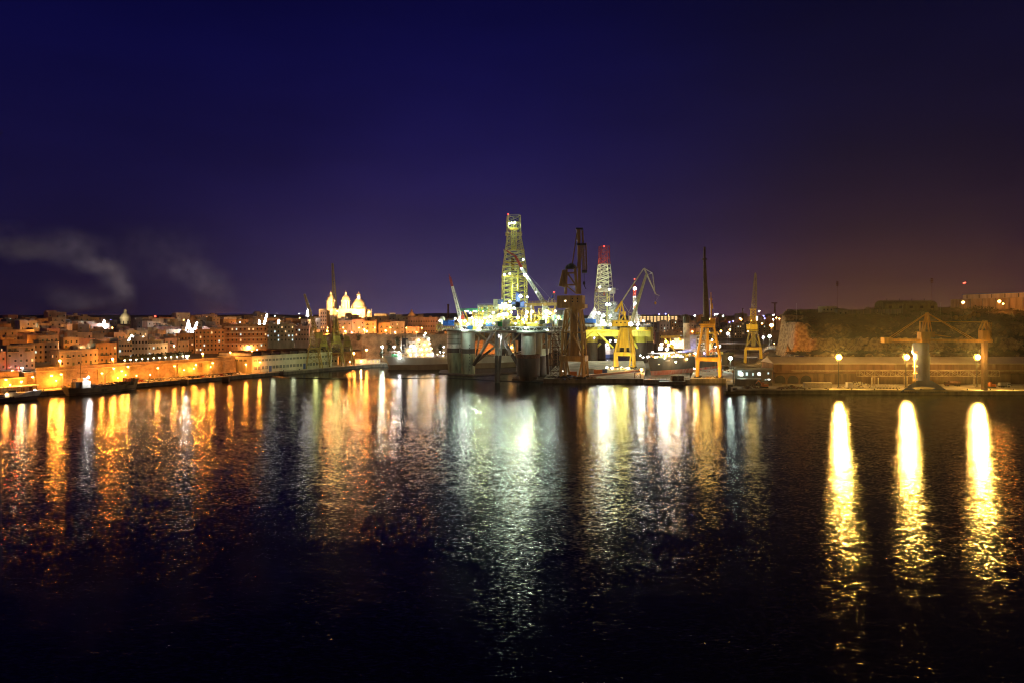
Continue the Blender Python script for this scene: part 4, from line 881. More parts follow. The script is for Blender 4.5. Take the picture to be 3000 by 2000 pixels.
def crew_rail(mb, rings, z, mat, a=0, b=None):
    for side in (-1, 1):
        pts = [V((r[-1][0], side * r[-1][1] * .98, r[-1][2])) for r in rings[a:b]]
        mb.rail(pts, 1.1, mat, .05, 3)
# ---- white tanker: stern at the left, hull running away behind the rig
S = V((-101, 574, 0)); E = V((28, 622, 0)); d = E - S
HW = pm('tanker_hull_paint', (.6, .64, .56), .6, var=.15, scale=.06, streak=True); HB = pm('tanker_lower_hull', (.25, .2, .12), .7, var=.25, scale=.08, streak=True)
T = thing('tanker', 'pale grey tanker with brightly lit stern deckhouse and black-and-white funnel, left of rig', 'ship', S, math.atan2(d.y, d.x))
L_ = d.length
mb = MB(); rg = hull(mb, L_, 20, 0, 10.2, 15.5, [(4.4, HB), (99, HW, RUST)]); mb.build('hull', T)
mb = MB(); crew_rail(mb, rg, 10, WHITE, 0, 16); deck_clutter(mb, 30, 115, 16, 10, 60, random.Random(1), [RUST, GREY, CREAM, YELD])
mb.build('deck_gear', T)
for k in range(3): mb = MB(); mb.tube((36 + 0 * k, -2 + 2 * k, 11), (112, -2 + 2 * k, 11), .3, GREY, 5); mb.build('deck_pipe', T)
mb = MB(); mb.box((-1.5, 0, 1.2), (2.6, .8, 5.5), HB); mb.build('rudder', T)
mb = MB(); mb.lathe((1.6, 0, .8), [(.1, -2), (2.4, -1.8), (2.6, 0), (.1, .4)], RUST, 10); mb.build('propeller', T)
for (x, wx, wy, z0, z1) in ((20, 27, 16, 9.6, 14.2), (21, 22, 14.5, 14.2, 18.6), (22, 17, 13, 18.6, 23.2), (24, 11, 15.5, 23.2, 26.4)):
    mb = MB(); mb.box((x, 0, (z0 + z1) / 2), (wx, wy, z1 - z0 - .3), CREAM); mb.box((x - .6, 0, z1 - .14), (wx + 1.6, wy + 1.4, .24), WHITE)
    mb.rail([(x - wx / 2 - 1, -wy / 2 - .6, z1), (x + wx / 2, -wy / 2 - .6, z1), (x + wx / 2, wy / 2, z1)], 1.1, WHITE, .06, 2.5); dh = mb.build('deckhouse', T)
    mb = MB()
    for k in range(int(wx / 2.4)): mb.box((x - wx / 2 + 1.4 + k * 2.4, -wy / 2 - .02, (z0 + z1) / 2 + .4), (.8, .12, .9), PANE if k % 2 else LITW)
    mb.build('window_row', dh)
mb = MB(); mb.box((9.6, -1.0, 19.2), (3.6, 4.8, 11), BLACK); mb.box((12.0, -1.0, 19.2), (1.6, 5.2, 11.2), CREAM); mb.box((10.4, -1, 25.3), (5.2, 5.4, 1.2), BLACK); 
for dx in (-1, 1): mb.tube((10 + dx, -1, 25.5), (10 + dx, -1, 28), .5, BLACK, 8)
mb.box((9.4, -3.45, 16), (2.4, .15, 2), GREY); mb.box((9.4, -3.45, 20.5), (2, .15, 1.4), WHITE)
fn = mb.build('funnel', T); text('Lucan', 1.1, BLACK, fn, (12.0, -3.64, 19.8), (RAD(90), 0, 0), .03, shear=.3)
mb = MB(); mb.tube((21, 0, 26), (21, 0, 37), .35, WHITE, 8, .15)
for z, wd in ((31, 3), (35, 4)): mb.beam((21 - wd, 0, z), (21 + wd, 0, z), .25, .25, WHITE); mb.tube((21 - wd, 0, z), (21 - wd, 0, z + 1.2), .12, WHITE, 4); mb.tube((21 + wd, 0, z), (21 + wd, 0, z + 1), .12, WHITE, 4)
mb.build('mast', T)
mb = MB(); mb.box((2.5, 0, 15), (8, 9, .5), CREAM); 
for x in (-1, 6): 
    for y in (-4, 4): mb.beam((x, y, 10), (x, y, 15), .35, .35, GREY)
mb.box((3, 2, 12), (6, 4, 2.4), GREEN); mb.build('poop_platform', T)
text('LUCAN', .9, DARKM, T, (-6.45, 0, 8.4), (RAD(90), 0, -RAD(90)))
mw = Matrix.Translation(S) @ Matrix.Rotation(math.atan2(d.y, d.x), 4, 'Z')
def tfl(x, y, z, kind, r, P):
    p = mw @ V((x, y, z)); ob = obj('floodlight', flood_mesh(kind, r * .62), T, loc=(x, y, z))
    if P: l = light((0, 0, 0), P * .17, LCOL[kind], r * .5, None); l.parent = T; l.location = (x, y - 1.4, z - .4)
for a in ((14, -8.6, 12.8, 'warm', .9, 1600), (19, -8.6, 12.6, 'wht', .6, 1000), (24, -8.6, 12.8, 'warm', .7, 1300), (29, -8.6, 12.6, 'warm', .9, 1600), (33, -8.4, 12.8, 'wht', 1.0, 1800), (13, -8.2, 16.6, 'warm', 1.1, 1900), (18, -8, 17, 'wht', .7, 1300),
          (23.5, -7.9, 17, 'warm', .9, 1600), (28, -7.9, 17.2, 'warm', .8, 1500), (32, -7.6, 17.4, 'warm', 1.0, 1500), (14, -8, 19.8, 'wht', .7, 1000), (17, -8, 19.6, 'wht', 1.1, 1900), (26, -7.2, 21, 'warm', .9, 1600), (31, -7, 21.6, 'warm', 1.0, 1500),
          (21, -8.2, 24.6, 'warm', 1.1, 1900), (30, -7, 25, 'wht', 1.2, 1800), (26, -7, 28.4, 'wht', .8, 1200), (5, -4.6, 14.5, 'wht', 1.2, 2500), (4.5, -4.8, 12.4, 'wht', .8, 1300), (5, -9.8, 10.6, 'wht', .8, 1200), (-6, 9.8, 10.6, 'warm', .6, 600), (42, -9, 11.6, 'warm', .7, 900), (41, -3, 14, 'wht', .7, 900), (44, -3, 14, 'wht', .6, 0)): tfl(*a)
# pilot boat between the tanker's rudder and the rig is a low dark raft
def small_boat(loc, rz, L, B, hmat, cmat, label, name='work_boat', cab=(.35, .3, 2.2), mast=True, cat='boat', dmat=GREY, h=1.6):
    t = thing(name, label, cat, loc, rz)
    mb = MB(); hull(mb, L, B, 0, h, h * 1.7, [(.3, BLACK), (99, hmat, dmat)], n=14, z0=-.6, bowl=.4); mb.build('hull', t)
    mb = MB(); cx = L * cab[0]; mb.box((cx, 0, h + cab[2] / 2 - .6), (L * cab[1], B * .6, cab[2]), cmat, taper=.88); mb.box((cx, 0, h + cab[2] - .5), (L * cab[1] * 1.05, B * .62, .15), cmat); cb = mb.build('cabin', t)
    mb = MB(); mb.box((cx + .2, 0, h + cab[2] * .68 - .5), (L * cab[1] * .93, B * .59, cab[2] * .28), PANE); mb.build('window', cb)
    if mast:
        mb = MB(); mb.tube((cx, 0, h + cab[2] - .5), (cx, 0, h + cab[2] + 3), .08, GREY, 5); mb.tube((cx - .8, 0, h + cab[2] + 1.5), (cx + .8, 0, h + cab[2] + 1.5), .05, GREY, 4); mb.build('mast', t)
    return t
# ---- dark coastal freighter at the left quay
Sx = W(196, 1158, 1); 
def ongr(px, py, z=0): Y = F * (CAMH - z) / (py - HY); return G(px, Y, z)
S = ongr(200, 1157.5); E = ongr(396, 1138.5); d = E - S
T = thing('cargo_ship', 'dark low coaster with a small white wheelhouse moored at the lit left quay', 'ship', S, math.atan2(d.y, d.x)); L_ = d.length
mb = MB(); HD = pm('coaster_hull', (.09, .085, .06), .6, var=.3, scale=.3, streak=True); rg = hull(mb, L_, 9.5, 0, 3.9, 6.6, [(1.2, BLACK), (99, HD, RUST)], z0=-1); mb.build('hull', T)
mb = MB(); rnd = random.Random(2); deck_clutter(mb, L_ * .33, L_ * .92, 8, 3.2, 46, rnd, [RUST, DARKM, BLACK]); deck_clutter(mb, L_ * .84, L_ * .95, 5, 5, 14, rnd, [RUST, ORANGE, DARKM]); mb.box((L_ * .58, 0, 4.0), (L_ * .38, 6, 1.3), DARKM); mb.build('hatch_cover', T)
mb = MB(); mb.box((L_ * .21, 0, 5.6), (L_ * .12, 7, 4), WHITE, taper=.9); mb.box((L_ * .2, 0, 8.2), (L_ * .065, 6, 2), WHITE, taper=.92); mb.box((L_ * .2, 0, 9.3), (L_ * .075, 6.4, .2), WHITE); mb.box((L_ * .12, 0, 5), (4, 5, 4.5), BLACK); ds = mb.build('deckhouse', T)
mb = MB(); mb.box((L_ * .2 + .1, 0, 8.5), (L_ * .064, 5.9, .8), PANE); mb.build('window', ds)
mb = MB(); mb.tube((L_ * .17, 0, 9), (L_ * .17, 0, 18), .14, DARKM, 5); mb.tube((L_ * .13, 0, 12), (L_ * .27, 0, 12), .08, DARKM, 4)
for x in (.13, .2, .27): mb.tube((L_ * x, 0, 12), (L_ * x, 0, 13.2), .07, DARKM, 4)
mb.tube((L_ * .06, 0, 4), (L_ * .06, 0, 9), .15, DARKM, 4); mb.tube((L_ * .06, 0, 9), (L_ * .11, 0, 9), .15, DARKM, 4); mb.build('mast', T)
mb = MB(); mb.tube((L_ * .53, 0, 4), (L_ * .53, 0, 10), .2, RUST, 6); mb.tube((L_ * .53, 0, 10), (L_ * .68, 0, 14.5), .12, RUST, 5); mb.build('derrick_boom', T)
mb = MB()
for x in (.42, .47): mb.tube((L_ * x, -5.1, 1.8), (L_ * x + .01, -4.6, 1.8), .8, BLACK, 12)
mb.build('tyre_fender', T)
ob = obj('floodlight', flood_mesh('wht', .6), T, loc=(L_ * .235, -3.4, 9.9)); l = light((0, 0, 0), 1500, WHT, .3); l.parent = T; l.location = (L_ * .24, -4.4, 9.4)
# ---- white and blue fishing boat at the far left edge
S = ongr(-58, 1180); E = ongr(104, 1169); d = E - S
T = thing('fishing_boat', 'dark blue fishing boat with a grey deckhouse at the left edge of the harbour', 'boat', S, math.atan2(d.y, d.x)); L_ = d.length
mb = MB(); HBL = pm('navy_hull', (.012, .016, .05), .5, var=.3); rg = hull(mb, L_, 8, 0, 2.6, 5.0, [(.5, BLACK), (2.2, HBL), (99, WHITE, GREY)], z0=-.8, bowl=.42, n=26, rake=.14); mb.build('hull', T)
mb = MB(); mb.box((L_ * .55, 0, 3.6), (L_ * .24, 5.6, 2.2), WHITE, taper=.9); mb.box((L_ * .56, 0, 5.2), (L_ * .13, 4.4, 1.5), WHITE, taper=.85); mb.box((L_ * .56, 0, 6.1), (L_ * .15, 4.8, .15), GREY); dh = mb.build('deckhouse', T)
mb = MB(); mb.box((L_ * .563, 0, 5.4), (L_ * .13, 4.2, .6), PANE); mb.build('window', dh)
mb = MB(); mb.tube((L_ * .42, 0, 3), (L_ * .42, 0, 7.6), .12, GREY, 6); mb.tube((L_ * .42, 0, 7.5), (L_ * .3, 0, 10.4), .1, GREY, 5); mb.tube((L_ * .55, 0, 6), (L_ * .55, 0, 10.5), .07, GREY, 5); mb.rail([(L_ * .4, -2, 6.2), (L_ * .5, -2, 6.6), (L_ * .5, 2, 6.6), (L_ * .4, 2, 6.2)], .4, GREY, .06); mb.build('mast', T)
mb = MB()
for x in (.52, .57): mb.tube((L_ * x, -4.15, 2.4), (L_ * x, -3.9, 2.4), .5, BLACK, 10)
mb.build('tyre_fender', T)
for x, y, z, k, r, P in ((.44, -2.6, 3.9, 'warm', .28, 200), (.47, -2.6, 3.9, 'warm', .3, 0), (.99, 0, 5.2, 'wht', .35, 150)): 
    obj('deck_lamp', flood_mesh(k, r), T, loc=(L_ * x, y, z))
    if P: l = light((0, 0, 0), P, WARM, .2); l.parent = T; l.location = (L_ * x, y - .6, z)
# ---- dark ship in the dry dock
S = V((100, 488, 1)); E = V((152, 572, 1)); 
S = G(1900, 500, 1.2); E = G(2115, 585, 1.2); d = S - E
T = thing('cargo_ship', 'big dark grey ship with rust-red underside standing in the dry dock below the yellow crane', 'ship', E, math.atan2(d.y, d.x)); L_ = d.length
HK = pm('dark_ship_hull', (.06, .06, .05), .6, var=.4, scale=.12, streak=True, col2=(.03, .026, .02)); HR = pm('red_antifouling', (.3, .06, .035), .75, var=.4, scale=.3, streak=True, col2=(.42, .3, .24))
mb = MB(); rg = hull(mb, L_ - 4, 24, 0, 12.4, 13.4, [(3.6, HR), (99, HK, DARKM)], z0=.2, bowl=.4, rake=.05); mb.build('hull', T)
for sd in (-1, 1): mb = MB(); mb.rail([V((r[-1][0], sd * r[-1][1] * .98, r[-1][2])) for r in rg[2:]], 1.1, YEL, .05, 3); mb.build('railing', T)
rnd = random.Random(8)
for k in range(85): mb = MB(); deck_clutter(mb, L_ * .1, L_ * .9, 18, 12, 1, rnd, [YEL, RIGYEL, CREAM, GALV, ORANGE, WHITE]); mb.build('deck_locker', T)
mb = MB()
for k in range(10):
    x = L_ * (.5 + .042 * k); mb.beam((x, 9 - k * .6, 11.8), (x, 9 - k * .6, 15.6), .3, .3, YEL); mb.beam((x, 9 - k * .6, 11.8), (x + 2, 9 - k * .6, 15.6), .2, .2, YEL)
mb.box((L_ * .7, 0, 15.8), (L_ * .42, 15, .4), GREY); mb.build('raised_walkway', T)
mb = MB(); mb.box((L_ * .62, 2, 22.5), (8, 9, 8), CREAM); mb.box((L_ * .42, 0, 22), (14, 12, 13), CREAM); mb.box((L_ * .3, 0, 20), (9, 12, 8), YEL)
for k in range(4): mb.box((L_ * .42, 6.05, 17.5 + k * 3), (12, .15, .9), PANE); mb.box((L_ * .42, 0, 18.8 + k * 3), (15, 13.4, .2), WHITE)
mb.build('deckhouse', T)
mb = MB(); mb.lathe((L_ * .57, 3, 18), [(3.4, 0), (2.6, 8), (2.3, 20)], CREAM, 16); mb.lathe((L_ * .57, 3, 38), [(2.3, 0), (2.3, 5)], BLACK, 16)
for dx in (-1, 1): mb.tube((L_ * .57 + dx, 3, 42.5), (L_ * .57 + dx, 3, 45), .4, BLACK, 8)
mb.build('funnel', T)
mb = MB(); YO = YEL
mb.beam((L_ * .9, 4, 28), (L_ * .68, 4, 28), 1.5, 1.7, YO); mb.beam((L_ * .86, 4, 27), (L_ * .72, 4, 16), .7, .7, YO); mb.beam((L_ * .8, 4, 28), (L_ * .75, 4, 18), .6, .6, YO); mb.box((L_ * .67, 4, 26.5), (1.2, 1.5, 3.4), YO)
mb.build('deck_crane', T)
mb = MB(); mb.beam((L_ * .44, 4, 29.6), (L_ * .14, 4, 29.6), 1.4, 1.7, YO); mb.beam((L_ * .17, 4, 29), (L_ * .23, 4, 16), .6, .6, YO); mb.beam((L_ * .2, 4, 29), (L_ * .26, 4, 17), .6, .6, YO); mb.build('deck_crane', T)
mb = MB(); mb.tube((L_ * .28, 12.6, 16.2), (L_ * .38, 12.3, 16.2), 1.2, ORANGE, 10); mb.box((L_ * .33, 12.5, 17.4), (3, 1.6, 1), ORANGE); mb.build('lifeboat', T)
# bow name on the starboard bow (camera side)
text('DICOR', 1.2, WHITE, T, (L_ * .865, 6.6, 10.4), (RAD(90), 0, RAD(180) - RAD(24)), .05)
mwt = Matrix.Translation(E) @ Matrix.Rotation(math.atan2(d.y, d.x), 4, 'Z'); inv = mwt.inverted()
def sfl(px, py, Y, kind, r, P):
    p = inv @ W(px, py, Y); obj('floodlight', flood_mesh(kind, r * .75), T, loc=p)
    if P: l = light((0, 0, 0), P, LCOL[kind], r * .5); l.parent = T; l.location = inv @ (W(px, py, Y) - V((0, 1.2, .4)))
for a in ((1884, 1046, 505, 'wht', .8, 900), (1898, 1044, 505, 'wht', 1.2, 1600), (1922, 1047, 505, 'warm', 1.7, 3200), (1912, 1030, 505, 'wht', .6, 700), (1935, 1020, 512, 'wht', 2.0, 4500), (1938, 1008, 513, 'warm', 1.5, 3500), (1954, 1022, 512, 'wht', 1.7, 3500), (1958, 1010, 513, 'warm', 1.2, 2500),
          (1970, 1003, 525, 'warm', 2.2, 6000), (1978, 1008, 525, 'warm', 1.6, 3000), (1968, 1045, 515, 'warm', .9, 1200), (1983, 1040, 520, 'wht', 1.4, 2600), (1996, 1046, 520, 'warm', 2.2, 4600), (1998, 1058, 520, 'warm', 1.7, 2500), (1992, 1030, 530, 'wht', 1.3, 2000), (2003, 1018, 540, 'blue', 1.4, 1500), (1991, 1015, 540, 'blue', .8, 0),
          (1938, 1039, 505, 'cool', .8, 900), (1950, 1039, 505, 'cool', .8, 900), (1960, 1039, 507, 'cool', .6, 0), (1876, 1040, 505, 'cool', .6, 400), (1980, 1059, 508, 'warm', 1.0, 1500), (2021, 1000, 560, 'wht', 1.0, 1000), (2043, 1008, 545, 'warm', 1.8, 3500), (2030, 1019, 550, 'wht', 1.6, 2500), (2036, 1034, 540, 'warm', 1.1, 1500), (2012, 1050, 520, 'warm', 1.0, 1200),
          (1930, 1066, 488, 'warm', .3, 0), (2034, 1079, 505, 'cool', .7, 900)): sfl(*a)
# mooring hawser from dark ship
# ---- white ferry in the distance between the rigs
T = thing('ferry', 'small white and blue ferry with bright deck lamps, seen under the second rig', 'ship', G(1735, 745), RAD(4)); 
mb = MB(); hull(mb, 24, 9, 0, 8.5, 9.5, [(3.6, BLUEM), (99, pm('ferry_white', (.6, .55, .52), .5), GREY)], z0=0, bowl=.2); mb.build('hull', T)
mb = MB(); mb.box((11, 0, 10.5), (16, 7, 3), WHITE); mb.box((10, 0, 13), (9, 6, 2), WHITE); mb.box((10, -3.1, 13.2), (8, .1, .8), PANE); mb.build('deckhouse', T)
for k, (px, py) in enumerate(((1762, 1009), (1768, 1005), (1774, 1010), (1780, 1007), (1785, 1010), (1771, 997), (1788, 998), (1803, 998))):
    p = W(px, py, 736) - T.location; p.rotate(Matrix.Rotation(-RAD(4), 3, 'Z')); obj('deck_lamp', flood_mesh('wht', .9), T, loc=p)
    if k % 2: l = light((0, 0, 0), 1800, WHT, .4); l.parent = T; l.location = p - V((0, 1, 0))
# small craft and floating things
small_boat(ongr(2124, 1152.5), RAD(8), 9, 3.6, BLACK, GREY, 'black tugboat with a grey wheelhouse tied up at the corner of the right quay', 'tugboat', (.6, .3, 2.6))
t = thing('barge', 'low rust-dark barge with two square tanks floating before the dry dock gate', 'barge', G(1972, 450)); o = t.location
mb = MB(o); mb.prism([G(1930, 447), G(2008, 447), G(2008, 456), G(1936, 456)], -1, 2.2, RUST, DARKM); mb.build('hull', t)
for px in (1975, 1994): mb = MB(o); mb.box(G(px, 451, 4), (3.6, 4, 3.2), RUST); mb.box(G(px, 451, 5.8), (2.4, 2.6, .3), DARKM); mb.build('tank', t)
# dry dock gate
mb = MB(G(1953, 457)); mb.prism([G(1886, 455), G(2021, 455), G(2021, 459), G(1886, 459)], -2, 2.6, CONCD, DARKM); mb.rail([G(1887, 455.4, 2.6), G(2020, 455.4, 2.6)], 1.1, DARKM, .06)
mb.build('dock_gate', None, 'dark floating gate closing the dry dock in front of the dark ship', 'dock gate')
# floating oil boom across the basin
mb = MB(G(1200, 500)); pts = [ongr(px, py) for px, py in ((800, 1101), (850, 1106), (960, 1108), (1100, 1109), (1250, 1106), (1320, 1106), (1400, 1110), (1450, 1114), (1560, 1117), (1640, 1121))]
for a, b in zip(pts, pts[1:]): mb.tube(a + V((0, 0, .05)), b + V((0, 0, .05)), .42, BLACK, 6)
mb.build('floating_boom', None, 'thin black floating boom drawn across the water before the tanker', 'oil boom')
# round black fenders along the left quay edge
for i, (px, py, r) in enumerate(((541, 1121, 2.2), (662, 1113, 2.0), (824, 1094, 1.7))):
    p = ongr(px, py + 2, .3); t = thing('quay_fender', ['biggest round black fender, below the parked cars on the left quay', 'round black fender floating below the orange warehouse gable', 'small round black fender by the sawtooth warehouse\'s long wall'][i], 'fender', p, 0, 'round fenders along the left quay edge')
    mb = MB(); mb.tube((-r, -.6, 1), (r, .4, 1), r, BLACK, 14); mb.build('cylinder_body', t); mb = MB(); mb.tube((-r * 1.05, -.6, 1), (-r, -.6, 1), r * .5, RUST, 10); mb.tube((r, .4, 1), (r * 1.05, .4, 1), r * .5, RUST, 10); mb.build('end_cap', t)
# ------------------------------------------------------------------ bastion walls
def wall_strip(name, us_, v0, zb, zt_, th, label, mat=WALLST, batter=1.2):
    mb = MB(Q(us_[0], v0, zb))
    def seg(u0, u1):
        a, b = Q(u0, v0, zb), Q(u1, v0, zb); a2, b2 = Q(u0, v0 + batter, zt_), Q(u1, v0 + batter, zt_); c, d_ = Q(u1, v0 + th, zb), Q(u0, v0 + th, zb); c2, d2 = Q(u1, v0 + th, zt_), Q(u0, v0 + th, zt_)
        mb.add([a, b, c, d_, a2, b2, c2, d2], [(3, 2, 1, 0), (4, 5, 6, 7), (0, 1, 5, 4), (1, 2, 6, 5), (2, 3, 7, 6), (3, 0, 4, 7)], mat)
    seg(*us_)
    return mb
mb = wall_strip('w', (6.5, 137), 13, QZ, 12.6, 9, '')
wl = mb.build('bastion_wall', None, 'long limestone harbour bastion with sloping face, lit yellow by lamps at its foot', 'fortress wall')
mb = MB(wl.location); 
for u0, u1, zz in ((6.5, 137, 12.6),):
    mb.prism([Q(u0, 13.9), Q(u1, 13.9), Q(u1, 15.6), Q(u0, 15.6)], zz, zz + .45, STONE); mb.prism([Q(u0 + .3, 14.6), Q(u1, 14.6), Q(u1, 16.4), Q(u0 + .3, 16.4)], zz + .45, zz + 2.4, WALLST)
mb.build('parapet', wl)
mb = MB(wl.location)
for u in (22, 40, 58, 76, 92, 110, 126): mb.prism([Q(u, 13.2), Q(u + .5, 13.2), Q(u + .5, 14.4), Q(u, 14.4)], QZ, 12, WALLST)
mb.build('wall_rib', wl)
mb = wall_strip('w', (-150, 1.5), 12, QZ, 9.6, 9, '')
w2 = mb.build('bastion_wall', None, 'lower left stretch of harbour bastion in two steps beside the corner recess', 'fortress wall')
mb = MB(w2.location); mb.prism([Q(-150, 17), Q(-1, 17), Q(-1, 24), Q(-150, 24)], 9.6, 13.6, WALLST); mb.prism([Q(-150, 12.8), Q(1.5, 12.8), Q(1.5, 13.6), Q(-150, 13.6)], 9.6, 10.3, STONE); mb.build('upper_step', w2)
mb = MB(Q(4, 18)); mb.prism([Q(1.6, 17), Q(6.4, 17), Q(6.4, 24), Q(1.6, 24)], QZ, 12.4, STONE); mb.build('bastion_recess', None, 'shadowed stone recess between the two stretches of harbour bastion', 'fortress wall')
t = thing('kiosk', 'low flat-roofed lit kiosk at the foot of the left bastion', 'kiosk', Q(-5, 8.5, QZ), QA)
mb = MB(); mb.box((0, 0, 1.5), (17, 3.4, 3), CREAM); mb.build('wall', t); mb = MB(); mb.box((0, -.5, 3.2), (19, 5, .4), WHITE); mb.build('roof', t)
for x in (2, 6): mb = MB(); mb.box((x, -1.75, 1.2), (1.6, .14, 2.2), RUST); mb.build('door', t)

# tall bastion behind the cranes
def face_wall(pts, zb, zts, th, mat, label, name='bastion_wall'):
    mb = MB(pts[0])
    for i in range(len(pts) - 1):
        a, b = pts[i], pts[i + 1]; n = V((-(b - a).y, (b - a).x, 0)).normalized()
        if n.y < 0: n = -n
        vs = [a + V((0, 0, zb)), b + V((0, 0, zb)), b + n * th + V((0, 0, zb)), a + n * th + V((0, 0, zb)), a + n * 2 + V((0, 0, zts[i])), b + n * 2 + V((0, 0, zts[i + 1])), b + n * th + V((0, 0, zts[i + 1])), a + n * th + V((0, 0, zts[i]))]
        mb.add(vs, [(3, 2, 1, 0), (4, 5, 6, 7), (0, 1, 5, 4), (1, 2, 6, 5), (2, 3, 7, 6), (3, 0, 4, 7)], mat)
    return mb.build(name, None, label, 'fortress wall')
face_wall([G(770, 640), G(870, 645), G(955, 640)], 0, [13, 20, 27.5], 8, WALLST, 'sloping stone rampart climbing from the warehouse roof to the tall bastion')
tb = face_wall([G(955, 640), G(1060, 628), G(1150, 636), G(1250, 626), G(1345, 640)], 0, [27.6, 27.6, 27.6, 27.6, 27.6], 10, WALLST, 'tall weathered bastion with plants hanging over it, behind the white tanker')
mb = MB(tb.location)
for i in range(30):
    p = G(960 + i * 12.8, 638 + (i % 3)); 
    if i % 4: mb.box(p + V((0, -2, 27.9)), (3.2, 1.4, 1.6), WALLST)
mb.build('parapet', tb)
def foliage(mb, c, r, n, rnd, s=(.5, 1.1), sq=(1, 1, .8), mat=LEAF):
    for _ in range(n):
        d = V((rnd.gauss(0, 1), rnd.gauss(0, 1), rnd.gauss(0, 1))).normalized() * (rnd.random() ** .4)
        p = V(c) + V((d.x * r * sq[0], d.y * r * sq[1], d.z * r * sq[2])); a = V((rnd.gauss(0, 1), rnd.gauss(0, 1), rnd.gauss(0, 1))).normalized(); b = a.orthogonal().normalized(); k = rnd.uniform(*s)
        mb.add([p - a * k, p + b * k * .6, p + a * k, p - b * k * .6], [(0, 1, 2, 3)], mat)
rnd = random.Random(4)
for i, (px, z, h, lb) in enumerate(((1000, 26, 4, 'small dark caper bush hanging from the tall bastion, leftmost'), (1050, 26, 5, 'dark bush on the tall bastion rim right of the leftmost one'), (1140, 20, 9, 'long dark creeper trailing down the tall bastion left of the tanker funnel'), (1165, 23, 6, 'short creeper on the tall bastion just left of the tanker funnel'), (1118, 12, 6, 'dark bush low on the tall bastion beside the blue-white quay lamp'), (1290, 17, 8, 'creeper on the tall bastion between tanker deckhouse and rig column'))):
    mb = MB(G(px, 628, z)); 
    for k in range(5): foliage(mb, G(px + rnd.uniform(-3, 3), 628.5, z - h * k / 5 + 1), 2.0 - k * .2, 60, rnd, (.3, .7), (1.2, .5, 1))
    mb.build('creeper', None, lb, 'plant', 'plants growing on the tall bastion')

# quay in front of the tall bastion, and its low quay buildings
mb = MB(); mb.prism([G(905, 600), G(1075, 602), G(1180, 612), G(1345, 618), G(1345, 640), G(905, 650)], -3, QZ, CONCD, CONC); mb.build('quay', kind='structure', label='narrow quay at the foot of the tall bastion')
for i, (px, w_, h, lb, m) in enumerate(((910, 10, 5, 'flat-roofed quay hut lit orange by a lamp under the leftmost crane', 1), (975, 9, 7.5, 'stone quay shed with a round arched door under the tall lattice crane', 0), (1062, 12, 4, 'low bright quay hut with lit windows left of the tanker stern', 4), (1095, 11, 3.6, 'long low lit quay shed just left of the tanker stern', 4))):
    Yq = 592 if px < 1000 else 614; t = thing('quay_hut', lb, 'hut', G(px, Yq, QZ), .1); mb = MB(); mb.box((0, 0, h / 2), (w_, 6, h), HM[m][1]); mb.build('wall', t)
    mb = MB(); mb.box((0, 0, h + .15), (w_ + .8, 6.8, .3), TAR); mb.build('roof', t)
    for k in range(3):
        mb = MB(); mb.box((-w_ / 3 + k * w_ / 3, -3.05, h * .5), (1.4, .14, 1.6), LITW if i > 1 else PANE); mb.build('window', t)

